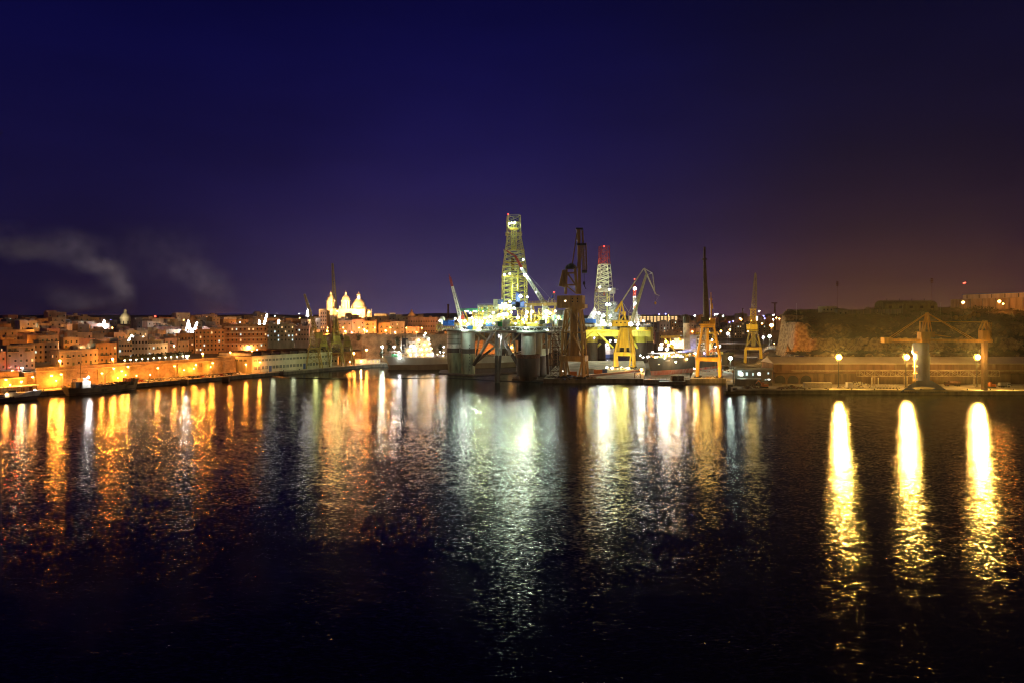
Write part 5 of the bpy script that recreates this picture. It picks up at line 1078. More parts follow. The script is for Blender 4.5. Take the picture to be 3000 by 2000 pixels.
# ------------------------------------------------------------------ town houses
WM = {}
def win_mesh(kind):
    if kind not in WM:
        mb = MB()
        if kind == 'door': mb.box((0, -.04, 0), (1.1, .1, 2.2), SHUT)
        elif kind == 'balcony':
            mb.box((0, -.6, -1.1), (2.6, 1.2, .18), STONE); mb.box((0, -1.15, -.6), (2.6, .08, .9), DARKM); mb.box((0, -.05, 0), (1.1, .1, 2.0), SHUT)
        else:
            m = {'dark': PANE, 'warm': LITW, 'cool': LITC, 'shut': SHUT}[kind]
            mb.box((0, -.03, 0), (1.0, .08, 1.5), m); mb.box((0, -.06, -.82), (1.3, .16, .14), STONE); mb.box((0, -.05, .82), (1.25, .1, .12), STONE)
        WM[kind] = mb.mesh('window')
    return WM[kind]
BODY = {}
def house(p, w_, d_, h, rz, ci, label, rnd, detail=2, group='houses of the old town', sides=True):
    t = thing('town_house', label, 'house', p, rz, group); m = HM[ci][1]
    mb = MB(); mb.box((0, d_ / 2, h / 2 - 2), (w_, d_, h + 4), m)
    for a, b, sx, sy in ((0, .15, w_, .3), (0, d_ - .15, w_, .3), (-w_ / 2 + .15, d_ / 2, .3, d_ - .6), (w_ / 2 - .15, d_ / 2, .3, d_ - .6)): mb.box((a, b, h + .45), (sx, sy, .9), m)
    if detail > 1: mb.box((0, -.08, h - .2), (w_ + .2, .2, .25), STONE)
    mb.build('wall', t)
    mb = MB(); mb.box((0, d_ / 2, h + .06), (w_ - .6, d_ - .6, .1), TAR)
    if rnd.random() < .8: mb.tube((w_ * .2, d_ * .6, h), (w_ * .2, d_ * .6, h + 1.6), .6, GREY, 8)
    if rnd.random() < .5: mb.tube((-w_ * .3, d_ * .4, h), (-w_ * .3, d_ * .4, h + 3.5), .06, DARKM, 4)
    mb.build('roof', t)
    if rnd.random() < .6:
        mb = MB(); rw, rd, rh = rnd.uniform(2.5, w_ * .55), rnd.uniform(3, 4.5), rnd.uniform(2.2, 2.9); x = rnd.choice([-1, 1]) * (w_ / 2 - rw / 2 - .1); mb.box((x, d_ * .55, h + rh / 2), (rw, rd, rh), m); mb.box((x, d_ * .55, h + rh + .08), (rw + .3, rd + .3, .16), TAR); mb.build('roof_room', t)
    nf = max(1, int(h / 3.3)); nc = max(1, int(w_ / (2.6 if detail > 1 else 3.8)))
    for f in range(nf):
        for c_ in range(nc):
            if rnd.random() < (.1 if detail > 1 else .25): continue
            x = -w_ / 2 + (c_ + .5) * w_ / nc; z = 1.9 + f * (h - .6) / nf
            k = 'door' if (f == 0 and c_ == nc // 2) else rnd.choices(['dark', 'shut', 'warm', 'cool', 'balcony' if f else 'dark'], [6, 3, .55, .25, 1.6])[0]
            obj('door' if k == 'door' else ('balcony' if k == 'balcony' else 'window'), win_mesh(k), t, loc=(x, -.02, z - (.75 if k == 'door' else 0)))
        if sides and detail > 1:
            for y in (d_ * .3, d_ * .7):
                if rnd.random() < .6:
                    for sg in (-1, 1): o_ = obj('window', win_mesh(rnd.choice(['dark', 'dark', 'shut', 'dark', 'warm'])), t, loc=(sg * (w_ / 2 + .02), y, 1.9 + f * (h - .6) / nf), rz=sg * pi / 2)
    return t
def prj(p): return 1500 + p.x / p.y * F, HY + (CAMH - p.z) / p.y * F
rnd = random.Random(12); HOUSES = []
rows = [(34, 15, 2, 9.5), (62, 16, 2, 10), (92, 16, 2, 10), (124, 17, 1, 9.5), (158, 17, 1, 9.5), (194, 18, 1, 9), (232, 18, 1, 9), (272, 18, 1, 8.5), (316, 20, 1, 8)]
ROWN = ['front bastion-top row', 'second bastion row', 'third bastion row', 'fourth slope row', 'fifth slope row', 'sixth slope row', 'seventh slope row', 'eighth slope row', 'ridge row']
for ri, (v, sp_, det, hh) in enumerate(rows):
    u = -60 + rnd.uniform(0, 6); k = 0; lst = []
    while u < 520:
        w_ = rnd.uniform(8, sp_ * 1.05); vv_ = v + rnd.uniform(-4, 4); h = max(6, rnd.gauss(hh, 1.8)) + (1.5 if rnd.random() < .15 else 0); p = Q(u + w_ / 2, vv_, zt(vv_)); px, py = prj(p)
        ok = -40 < px < 935 and p.y < 900 and not (630 < px < 955 and v < 90 and p.y < 640)
        if px > 800 and p.y < 655: ok = False
        if 325 < px < 410 and ri > 4: ok = False
        if ri == 0 and (px > 575 or 90 < px < 168 or 350 < px < 565): ok = False
        if ri == 1 and (560 < px < 905): ok = False
        if ok: lst.append((p, w_, h, rnd.uniform(9, 13)))
        u += w_ + (0.05 if rnd.random() < .65 else rnd.uniform(2, 5))
    lst.sort(key=lambda a: prj(a[0])[0])
    for k, (p, w_, h, d_) in enumerate(lst):
        ci = rnd.choices(range(5), [4, 3, 2, 3, 2])[0]
        HOUSES.append(house(p, w_, d_, h, QA, ci, f"{HM[ci][0]} {'low' if h < 8 else 'tall' if h > 11 else 'flat-roofed'} stone house, {nth(k)} in the left town's {ROWN[ri]}", rnd, det))
# named front buildings
def block(px0, px1, Y, zb, h, d_, rz, ci, nf, nc, label, name='apartment_block', lit=.12, win='dark', group=None):
    a, b = G(px0, Y, zb), G(px1, Y, zb); w_ = (b - a).length; p = (a + b) / 2
    t = thing(name, label, 'building', p, rz, group); m = HM[ci][1]
    mb = MB(); mb.box((0, d_ / 2, h / 2 - 3), (w_, d_, h + 6), m); mb.box((0, .15, h + .4), (w_, .3, .8), m); mb.box((-w_ / 2 + .15, d_ / 2 + .2, h + .4), (.3, d_ - .5, .8), m); mb.box((w_ / 2 - .15, d_ / 2 + .2, h + .4), (.3, d_ - .5, .8), m); mb.build('wall', t)
    mb = MB(); mb.box((0, d_ / 2, h + .06), (w_ - .7, d_ - .7, .1), TAR)
    for k in range(max(1, int(w_ / 9))): mb.box((-w_ / 2 + 4 + k * 9, d_ * .5, h + 1.2), (3, 3, 2.4), m)
    mb.build('roof', t)
    for f in range(nf):
        for c_ in range(nc):
            k = 'warm' if rnd.random() < lit * .6 else 'cool' if rnd.random() < lit * .5 else win if rnd.random() < .8 else 'shut'
            obj('window', win_mesh(k), t, loc=(-w_ / 2 + (c_ + .5) * w_ / nc, -.02, 1.8 + f * (h - .4) / nf))
    return t, w_
t, w_ = block(90, 163, 437, 13.6, 13.6, 12, QA * .55, 0, 4, 6, 'big pale plain apartment block with sparse small windows standing on the left bastion', lit=.08)
t, w_ = block(655, 780, 560, 19, 18, 14, .35, 1, 4, 11, 'long apartment block with lit galleries behind the orange warehouse', lit=.3)
mb = MB()
for f in range(4): mb.box((0, -1.0, 3 + f * 4.4), (w_ * .9, 2, .25), CREAM); mb.box((0, -1.95, 3.6 + f * 4.4), (w_ * .9, .12, .9), CREAM)
mb.build('gallery', t)
t, w_ = block(575, 655, 535, 17, 16.5, 14, .5, 1, 5, 8, 'brown four-storey apartment block left of the galleried one', lit=.1)
t, w_ = block(782, 860, 600, 22, 15, 13, .3, 0, 4, 8, 'cream apartment block right of the galleried one above the warehouse', lit=.25)
t, w_ = block(865, 905, 610, 22, 13, 12, .25, 2, 3, 5, 'pinkish block peeping over the warehouse right end', lit=.1)
for i, (a, b, h, ci) in enumerate(((350, 385, 9, 0), (388, 430, 11, 4), (433, 470, 8.5, 0), (473, 520, 9.5, 3), (523, 566, 11.5, 1))):
    block(a, b, 480 + i * 12, 15 + i * .4, h + 2.5, 11, .6, ci, 3, 5, ['cream terrace house behind the clipped trees, nearest their left end', 'whitewashed terrace house second behind the clipped trees', 'cream low terrace house in the middle behind the clipped trees', 'grey terrace house fourth behind the clipped trees', 'ochre taller house at the right end behind the clipped trees'][i], 'terrace_house', group='terrace behind the clipped trees')
# middle town on the plateau behind the tall bastion
rnd = random.Random(33); K = 0
for ri, (Y, zb, hh) in enumerate(((668, 27.6, 11), (705, 28, 12.5), (750, 29, 13.5), (800, 30, 14))):
    px = 905 + ri * 4; k = 0
    while px < 1345:
        wpx = rnd.uniform(26, 44); 
        if not (ri == 3 and 940 < px < 1090) and not (ri < 1 and px < 950) and not (ri < 2 and 1195 < px < 1300):
            w_ = wpx / F * Y; ci = rnd.choices(range(5), [3, 4, 3, 1, 1])[0]; h = rnd.gauss(hh, 1.6) - (3 if px > 1180 else 0)
            house(G(px + wpx / 2, Y + rnd.uniform(-4, 4), zb), w_ * .97, 11, h, rnd.uniform(-.1, .15), ci, f"{HM[ci][0]} stone house, {nth(k)} in the {['first', 'second', 'third', 'fourth'][ri]} row above the tall bastion", rnd, 1, 'houses above the tall bastion'); k += 1
        px += wpx + (rnd.uniform(3, 8) if rnd.random() < .3 else .3)
block(938, 958, 690, 27.6, 22, 9, -.05, 0, 6, 3, 'tall pale tower block left of the floodlit church', lit=.1)
block(1195, 1282, 690, 27.6, 15, 14, .0, 2, 3, 12, 'big red-lit school building with regular windows left of the rig', lit=0)
# church with two bell towers and a dome, floodlit
t = thing('church', 'floodlit baroque church with two bell towers and a domed crossing on the skyline', 'church', G(1010, 800, 30)); o = t.location; CH = pm('church_stone', (.6, .5, .36), .85, var=.15, scale=.3)
mb = MB(o); mb.box(W(1010, 938, 810), (54, 26, 26), CH); mb.box(W(994, 918, 806), (22, 12, 8), CH); mb.build('nave', t)
def belfry(px):
    mb = MB(o); c = W(px, 932, 800); mb.box(c + V((0, 0, 4)), (9.5, 9.5, 13), CH); b = c + V((0, 0, 10.5))
    for a in range(8): mb.tube(b + V((4 * cos(a * pi / 4 + .4), 4 * sin(a * pi / 4 + .4), 0)), b + V((4 * cos(a * pi / 4 + .4), 4 * sin(a * pi / 4 + .4), 9)), .75, CH, 8)
    mb.tube(b, b + V((0, 0, 9)), 2.4, CH, 10); mb.lathe(b + V((0, 0, 9)), [(5.4, 0), (5.4, .9), (4.6, 1.4), (4.4, 3.2), (3.2, 5.6), (1.4, 7.2), (1.1, 9), (1.5, 9.4), (.2, 11.2), (.1, 13)], CH, 16); mb.lathe(b - V((0, 0, .4)), [(5.4, 0), (5.4, .7)], CH, 16)
    return mb.build('bell_tower', t)
belfry(969); belfry(1013)
mb = MB(o); c = W(1051, 928, 808)
mb.lathe(c, [(8.2, 0), (8.2, 11), (9, 11.3), (9, 12), (8.0, 12.4), (7.2, 16), (5.2, 19.4), (2.4, 21.4), (2.0, 22), (2.0, 25.4), (2.5, 25.8), (1.3, 27.6), (.3, 28.6), (.25, 30)], CH, 24)
for a in range(12): mb.tube(c + V((8.5 * cos(a * pi / 6), 8.5 * sin(a * pi / 6), 0)), c + V((8.5 * cos(a * pi / 6), 8.5 * sin(a * pi / 6), 11.3)), .7, CH, 6)
mb.build('dome', t)
mb = MB(o)
for a in range(9, 12):
    mb.box(c + V((8.25 * cos(a * pi / 6 + pi / 12), 8.25 * sin(a * pi / 6 + pi / 12), 5.6)), (1.6, .8, 5), PANE, a * pi / 6 + pi / 12 + pi / 2)
mb.build('drum_window', t)
mb = MB(o); c2 = W(1080, 922, 804); mb.lathe(c2, [(4, -6), (4, 2), (3.4, 2.4), (3, 4.4), (1.2, 5.6), (.2, 6.6)], CH, 14); mb.build('side_cupola', t)
mb = MB(o); mb.tube(W(996, 930, 795), W(996, 897, 795), .45, CH, 6); mb.build('flagpole', t)
for px, py, P in ((960, 930, 9000), (978, 932, 9000), (1004, 932, 9000), (1022, 930, 9000), (1037, 930, 12000), (1062, 930, 12000), (1050, 922, 9000), (988, 912, 4000), (1081, 915, 1800)):
    p = W(px, py, 786); obj('floodlight', flood_mesh('warm', .8), t, loc=p - o); light(p + V((0, 0, .5)), P * 3.2, (1, .48, .13), .5, t)
for px, py in ((970, 890), (1014, 890), (1051, 897)): light(W(px, py, 788), 20000, (1, .52, .18), .5, t)  # extra lights without fittings, added to brighten towers and dome
flood(t, W(1051, 871, 806), 'wht', 1.0, 600)
def far_dome(px, Y, ytop, ybase, r, label, lamp=0):
    t = thing('domed_church', label, 'church', G(px, Y, W(px, ybase, Y).z)); h = W(px, ytop, Y).z - W(px, ybase, Y).z; mb = MB(); mb.lathe((0, 0, 0), [(r, -6), (r, h * .42), (r * 1.08, h * .45), (r * 1.08, h * .48), (r * .95, h * .55), (r * .7, h * .68), (r * .3, h * .76), (r * .27, h * .9), (r * .34, h * .91), (.1, h)], HM[0][1] if not lamp else HM[2][1], 16); mb.build('dome', t)
    mb = MB()
    for a in range(8): mb.box((r * cos(a * pi / 4 + .2), r * sin(a * pi / 4 + .2), h * .2), (1, 1, h * .2), PANE, a * pi / 4 + .2)
    mb.build('window', t); mb = MB(); mb.box((0, 3, -6), (r * 3.4, r * 2.4, 12), HM[0][1]); mb.build('nave', t); return t
t = far_dome(367, 860, 905, 956, 6.0, 'unlit domed church rising alone above the left town roofs'); light(W(352, 930, 842), 4500, (1, .85, .5), .5, t)  # the light has no lamp body, added to brighten the dome
t = far_dome(1206, 880, 906, 942, 4.5, 'small dark domed belfry on the skyline left of the rig'); light(W(1212, 925, 868), 1500, SOD, .5, t)
# far hill buildings and masts on the left skyline
for i, (px, yt, yb) in enumerate(((158, 932, 955), (541, 933, 965), (584, 948, 970), (592, 939, 972), (468, 927, 950), (1088, 905, 935))):
    t = thing('flagpole', ['pale slim mast above the roofs at far left', 'thin pale mast between light trees on the left skyline', 'short lit pole beside the cross-topped mast', 'lit mast with a small cross arm on the left skyline', 'thin dark mast on the left skyline over the lit pier', 'slim lit mast right of the floodlit church'][i], 'mast', W(px, yb, 800)); mb = MB(); h = W(px, yt, 800).z - W(px, yb, 800).z; mb.tube((0, 0, -6), (0, 0, h), .35, CREAM, 6); mb.build('pole', t); mb = MB(); mb.box((0, 0, h * .7), (2.4, .3, .3), CREAM); mb.build('cross_arm', t)
    if i in (2, 3): light(W(px, yb - 4, 797), 900, (1, .9, .8), .3, t)
# strings of white festive lamps hung as cones on poles
def light_tree(px, yb, yt, Y, wpx, lean, label, two=False, kind='wht'):
    t = thing('festive_light_tree', label, 'festive lights', W(px, yb, Y), 0, 'festive light strings on the town roofs'); a = W(px, yb, Y); h = W(px, yt, Y).z - a.z; wd = wpx / F * Y; mb = MB()
    mb.tube((0, 0, -12), (0, 0, 0), .2, GREY, 5); mb.tube((0, 0, 0), (lean, 0, h), .18, GREY, 5); mb.build('pole', t); mb = MB()
    for s in ((-1, 1) if two else (0,)):
        for k in range(14):
            f = k / 13; q = V((lean * f + s * wd / 2 * (1 - f), 0, h * f)); mb.sphere(q, .55 if two else .5 + .45 * (1 - abs(f - .4)), BULB[kind], 6, 4)
    if not two:
        for k in range(10):
            for s in (-1, 1): f = k / 10; mb.sphere(V((lean * f + s * wd / 2 * (1 - f) ** .7, 0, h * f)), .5, BULB[kind], 6, 4)
    mb.build('bulb_string', t); light(a + V((0, -2, h * .5)), 500, (1, .92, .95), .8, t); return t
light_tree(305, 961, 940, 600, 10, 0, 'white shining cone of bulbs left of the unlit dome')
light_tree(552, 978, 940, 585, 20, 0, 'white inverted V of bulbs, tallest of the pair on the left skyline', True)
light_tree(567, 971, 946, 590, 5, 3, 'slanting white bulb column beside the inverted V')
light_tree(386, 1002, 983, 500, 24, 0, 'lone inverted V of white bulbs over the mid-slope roofs', True)
light_tree(703, 969, 946, 600, 8, 0, 'white bulb cone on the wooded hill, left of centre')
light_tree(771, 959, 922, 620, 4, 3.4, 'tall leaning bulb column with a blue tip on the hill'); light_tree(760, 949, 940, 625, 3, 0, 'tiny white bulb cone left of the tall leaning column'); light_tree(814, 955, 939, 620, 4, 1, 'small bulb cone right of the tall leaning column')
light_tree(901, 925, 908, 700, 4, .5, 'small bulb cone behind the leaning crane boom')
# lit pier hall on the skyline
t = thing('terminal_hall', 'long low yellow-lit hall on the left skyline', 'building', W(485, 955, 880)); mb = MB(); mb.box((0, 0, -1), (34, 8, 5), HM[0][1]); mb.build('wall', t); mb = MB(); mb.box((2, -4.1, 0), (30, .2, 1.6), LITW); mb.build('window_band', t); mb = MB(); mb.box((0, 0, 1.7), (35, 9, .4), TAR); mb.build('roof', t)
t = thing('terminal_hall', 'long hall with glowing window grid on the skyline right of the second rig', 'building', W(1911, 945, 1100)); mb = MB(); mb.box((0, 0, 4), (78, 12, 14), HM[0][1]); mb.build('wall', t); mb = MB(); mb.box((0, 0, 11.2), (80, 13, .5), TAR); mb.build('roof', t)
for k in range(14):
    for f in range(3): mb = MB(); mb.box((-36 + k * 5.6, -6.1, 2 + f * 3.3), (3.6, .15, 2.2), LITW); mb.build('window', t)
# sawtooth warehouse
c0 = Q(146, 7); c1 = Q(139, 40); e0 = Q(221, 4.2); e1 = Q(214, 37); SAWP = pm('warehouse_plaster', (.5, .48, .36), .85, var=.18, scale=.15, streak=True); SAWR = pm('warehouse_roof', (.09, .06, .045), .9, var=.4, scale=.3)
t = thing('warehouse', 'long quayside warehouse with sawtooth roof and two rows of windows', 'warehouse', c0 + V((0, 0, QZ))); o = t.location; HW_ = 12.0
mb = MB(o); mb.prism([c0, e0, e1, c1], QZ - .5, QZ + HW_, SAWP, SAWR); mb.build('wall', t)
mb = MB(o); dl = (e0 - c0).normalized(); dn = (c1 - c0).normalized(); Lw = (e0 - c0).length; ns = 9
for k in range(ns):
    a = c0 + dl * (Lw * k / ns) + V((0, 0, QZ + HW_ + .02)); b = c0 + dl * (Lw * (k + 1) / ns) + V((0, 0, QZ + HW_ + .02)); dd = dn * 32.8
    vs = [a + dn * .3, b + dn * .3 - dl * .05, a + dn * .3 + V((0, 0, 3.4)) + dl * .5, a + dd, b + dd - dl * .05, a + dd + V((0, 0, 3.4)) + dl * .5]
    mb.add(vs, [(0, 1, 2), (5, 4, 3), (1, 4, 5, 2)], SAWR); mb.add(vs, [(0, 2, 5, 3)], SAWR)
    mb.add([vs[0] + V((0, 0, .6)) - dl * .03 + dn, vs[2] - V((0, 0, .5)) - dl * .05 + dn, vs[5] - V((0, 0, .5)) - dl * .05 - dn, vs[3] + V((0, 0, .6)) - dl * .03 - dn], [(0, 1, 2, 3)], GREY)
mb.prism([c0 - dn * .3 - dl * .2, e0 - dn * .3, e0 + dn * .3, c0 + dn * .3], QZ + HW_ - .1, QZ + HW_ + .7, SAWP); mb.build('roof', t)
def wq(base, dirv, s, z, w_, h, mat, nrm, name='window'):
    mb = MB(o); p = base + dirv * s + V((0, 0, QZ + z)); q = p + dirv * w_
    vs = [p + nrm * .06, q + nrm * .06, q + nrm * .06 + V((0, 0, h)), p + nrm * .06 + V((0, 0, h))]; vs2 = [v_ - nrm * .2 for v_ in vs]
    mb.add(vs + vs2, [(0, 1, 2, 3), (4, 7, 6, 5), (0, 4, 5, 1), (1, 5, 6, 2), (2, 6, 7, 3), (3, 7, 4, 0)], mat)
    if name == 'window':
        mb.beam(p - dirv * .15 + nrm * .1, q + dirv * .15 + nrm * .1, .2, .2, SAWP); mb.beam((p + q) / 2 + nrm * .08, (p + q) / 2 + nrm * .08 + V((0, 0, h)), .12, .12, SAWP)
    mb.build(name, t)
WG = pm('workshop_glass', (.1, .12, .11), .3, var=.4, scale=1)
for k in range(23):
    wq(c0, dl, 2 + k * 3.15, 8.2, 2.1, 1.7, WG, -dn)
    if k not in (4, 14): wq(c0, dl, 2 + k * 3.15, 2.2, 2.1, 2.4, WG, -dn)
wq(c0, dl, 2 + 4 * 3.15, 0.1, 2.4, 4.4, BLUEM, -dn, 'door'); wq(c0, dl, 2 + 14 * 3.15, .1, 2.4, 4.4, BLUEM, -dn, 'door')
for k in range(6): wq(c0, dn, 5 + k * 4.0, 8.4, 2.9, 1.6, WG, -dl)
for k in (3, 4, 5): wq(c0, dn, 5 + k * 4, 2, 2.9, 2.4, WG, -dl)
wq(c0, dn, 5.0, .1, 6, 7, SAWP, -dl, 'sliding_door')
# trees in a clipped row on the bastion
rnd = random.Random(9); tp = None
for k in range(8):
    px = 366 + k * 26; Y = 442 + k * 7
    if tp is None or k == 4:
        tp = thing('tree', 'x', 'tree', (0, 0, 0)); mb = MB(); mb.tube((0, 0, -1), (.1, 0, 2.4), .28, BARK, 7, .2)
        for a in range(5): mb.tube((.1, 0, 2.2), (1.5 * cos(a * 1.26), 1.5 * sin(a * 1.26), 3.6), .14, BARK, 5, .06)
        mb.build('trunk', tp); mb = MB()
        for c_ in range(9): foliage(mb, (rnd.uniform(-2, 2), rnd.uniform(-1.6, 1.6), 3.9 + rnd.uniform(-.4, .6)), 1.6, 120, rnd, (.2, .45), (1.1, 1.1, .8))
        mb.build('crown', tp); tt = tp
    else: tt = copy_tree(tp)
    tt.location = W(px, 1059 - k * 3.2, Y); tt.location.z = 14.0; tt.rotation_euler.z = k * 1.1
    tag(tt, f"rounded clipped dark street tree on the bastion, {nth(k)} of the row of eight", 'tree', 'clipped trees in a row on the bastion')
# plants at the foot of the left wall (stuff)
mb = MB(); rnd = random.Random(6)
for k in range(120): u = rnd.uniform(10, 134); foliage(mb, Q(u, 12.2, QZ + rnd.uniform(0, 1.2)), rnd.uniform(.4, 1), 8, rnd, (.15, .4))
mb.build('undergrowth', None, 'patchy weeds and bushes along the foot of the lit bastion', 'weeds', kind='stuff')
# ------------------------------------------------------------------ far town in the middle-right
rnd = random.Random(21)
for ri, (Y, zb, hh, x0, x1) in enumerate(((905, 9, 17, 1900, 2060), (960, 9, 22, 1905, 2040), (1060, 10, 22, 1890, 2180), (1200, 12, 22, 1900, 2260), (1450, 14, 26, 1880, 2300), (1850, 18, 26, 1870, 2330))):
    px = x0; k = 0
    while px < x1:
        wpx = rnd.uniform(18, 34); w_ = wpx / F * Y; ci = rnd.choices(range(5), [3, 3, 3, 2, 1])[0]; h = rnd.gauss(hh, 3)
        t = thing('apartment_block', f"{HM[ci][0]} apartment block, {nth(k)} in the {['nearest', 'second', 'third', 'fourth', 'fifth', 'farthest'][ri]} row beyond the docks", 'building', G(px + wpx / 2, Y + rnd.uniform(-10, 10), zb), 0, 'apartment blocks beyond the docks'); mb = MB()
        mb.box((0, 6, h / 2), (w_ * .95, 12, h), HM[ci][1]); mb.box((0, 6, h + .6), (w_ * .4, 5, 2.4), HM[ci][1]); mb.build('wall', t)
        if ri < 4:
            for f in range(int(h / 4)):
                for c_ in range(max(2, int(w_ / 4.2))):
                    kk = rnd.choices(['dark', 'warm', 'cool', 'shut'], [6, .8, .4, 1])[0]; obj('window', win_mesh(kk), t, loc=(-w_ * .42 + (c_ + .5) * w_ * .84 / max(2, int(w_ / 4.2)), -.02, 2.2 + f * 4), scale=(1.3, 1, 1.2))
        k += 1; px += wpx * rnd.uniform(1, 1.35)
# orange lit quayside hall and arched building seen under the rig
t = thing('arched_hall', 'barrel-roofed orange-lit hall seen under the drilling rig deck', 'building', G(1414, 700, 3)); mb = MB(); n = 12
prof = [V((-16 * cos(pi * i / n), 0, 8 + 9 * sin(pi * i / n))) for i in range(n + 1)]
vs = [V((-16, 0, 0))] + prof + [V((16, 0, 0))]; m = len(vs); mb.add(vs + [v_ + V((0, 20, 0)) for v_ in vs], [tuple(range(m)), tuple(range(m, 2 * m))[::-1]] + [(i + 1, i, m + i, m + i + 1) for i in range(m - 1)], HM[1][1]); mb.build('wall', t)
mb = MB()
for k in range(7): mb.box((0, -.1, 3 + k * 1.7), (28 - k * k * .35, .3, .35), CREAM)
mb.build('roof_louvre', t); light(G(1405, 680, 5), 7000, SOD, .5, t); light(G(1440, 685, 12), 4000, SOD, .5, t)
block(1385, 1500, 760, 3, 22, 14, 0, 1, 4, 14, 'long orange-lit building behind the barrel-roofed hall', lit=.1); block(1560, 1640, 740, 3, 20, 12, 0, 1, 4, 10, 'orange-lit building seen between the stair tower and the brown crane', lit=.1); block(1930, 2010, 860, 9, 14, 12, 0, 1, 3, 8, 'ochre quayside block directly behind the docked ship funnel', lit=.2)
t = thing('gatehouse', 'stone gatehouse with one big glowing arch seen between the rig columns', 'building', G(1495, 642, 2)); mb = MB(); mb.box((0, 4, 9), (15, 8, 22), HM[1][1]); mb.build('wall', t)
mb = MB(); n = 10; vs = [V((-5, -.1, 11))] + [V((-5 * cos(pi * i / n), -.1, 12 + 5.5 * sin(pi * i / n))) for i in range(n + 1)] + [V((5, -.1, 11))]; mb.add(vs + [v_ + V((0, -.3, 0)) for v_ in vs], [tuple(range(len(vs))), tuple(range(len(vs), 2 * len(vs)))[::-1]] + [(i + 1, i, len(vs) + i, len(vs) + i + 1) for i in range(len(vs) - 1)], em('glowing_arch', (1, .5, .1), 1.4)); mb.build('fanlight', t)
for x in (-3, 3): mb = MB(); mb.box((x, -.2, 5), (2.6, .3, 9), em('glowing_door', (1, .55, .15), 3)); mb.build('lit_opening', t)
light(G(1480, 630, 8), 3000, SOD, .5, t)

# ------------------------------------------------------------------ lamps
LM = {}
def street_lamp(p, h, kind, P, label, r=.42, arm=1.2, dirv=None, group='street lamps on the left quay', poler=.12, cat='street lamp'):
    t = thing('street_lamp', label, cat, p, 0, group); dirv = V(dirv or (0, -1, 0)).normalized()
    if (h, r, kind, arm) not in LM:
        a = MB(); a.tube((0, 0, 0), (0, 0, h), poler, GREY, 6, poler * .6); q = V((0, 0, h)) + dirv * arm; a.tube((0, 0, h), tuple(q + V((0, 0, .25))), poler * .6, GREY, 5)
        b = MB(); b.box(tuple(q + V((0, 0, .3))), (r * 2.2, r * 1.5, .25), GREY); c_ = MB(); c_.sphere(tuple(q), r, BULB[kind], 8, 5, .8)
        LM[(h, r, kind, arm)] = (a.mesh('pole'), b.mesh('lamp_head'), c_.mesh('bulb'))
    for nme, me in zip(('pole', 'lamp_head', 'bulb'), LM[(h, r, kind, arm)]): obj(nme, me, t)
    if P: light(V(p) + V((0, 0, h - r * 1.1)) + dirv * arm, P, LCOL[kind], r * .7, t)
    return t
ql = [(22, 9.5, 'left-edge'), (67, 8, ''), (100, 10, ''), (155, 10, ''), (183, 10.5, ''), (302, 9.5, ''), (336, 11, ''), (360, 10, ''), (378, 11.5, ''), (465, 10.5, ''), (514, 11, ''), (576, 11, ''), (625, 11.5, ''), (722, 9, ''), (763, 10, '')]
for k, (px, h, _) in enumerate(ql):
    v = 5.5 if px < 640 else 3.2; u = u_at(px, v); street_lamp(Q(u, v, QZ), h - 2.0 + (1 if px in (336, 378) else 0), 'sod', 3400, f"tall orange quay lamp, {nth(k)} along the lit left quay", .5, 1.2)
# uplights washing the bastion
for k, (px, P, z) in enumerate(((30, 1800, 4), (62, 1500, 5), (165, 5200, 4.5), (345, 2400, 3.5), (368, 5200, 5), (539, 2600, 5.5), (568, 2800, 6), (617, 2800, 6.5), (400, 300, 4), (440, 300, 4))):
    v = 10.2; u = u_at(px, v); p = Q(u, v, QZ); t = thing('floodlight', f"ground floodlight washing the bastion yellow, {nth(k)} along the wall", 'floodlight', p, 0, 'floodlights at the foot of the bastion'); mb = MB(); mb.tube((0, 0, 0), (0, 0, z), .12, GREY, 6); mb.build('pole', t)
    mb = MB(); mb.sphere((0, 0, z), .32, BULB['sod'], 8, 5); mb.build('bulb', t); light(p + V((0, 0, z)) + N * .6, P * .5, (1, .38, .03), .35, t)
u = u_at(652, 38); light_p = Q(141, 36, 8)
t = thing('floodlight', 'orange floodlight on a bracket at the warehouse gable', 'floodlight', light_p - V((0, 0, 5)) - dl * 6); mb = MB(); mb.tube((0, 0, 0), (0, 0, 5), .12, GREY, 6); mb.build('pole', t); mb = MB(); mb.sphere((0, 0, 5.2), .6, BULB['sod'], 8, 5); mb.build('bulb', t); light(t.location + V((0, 0, 5.2)), 5000, SOD, .5, t)
light(Q(133, 16, 9), 2600, SOD, .4, t)
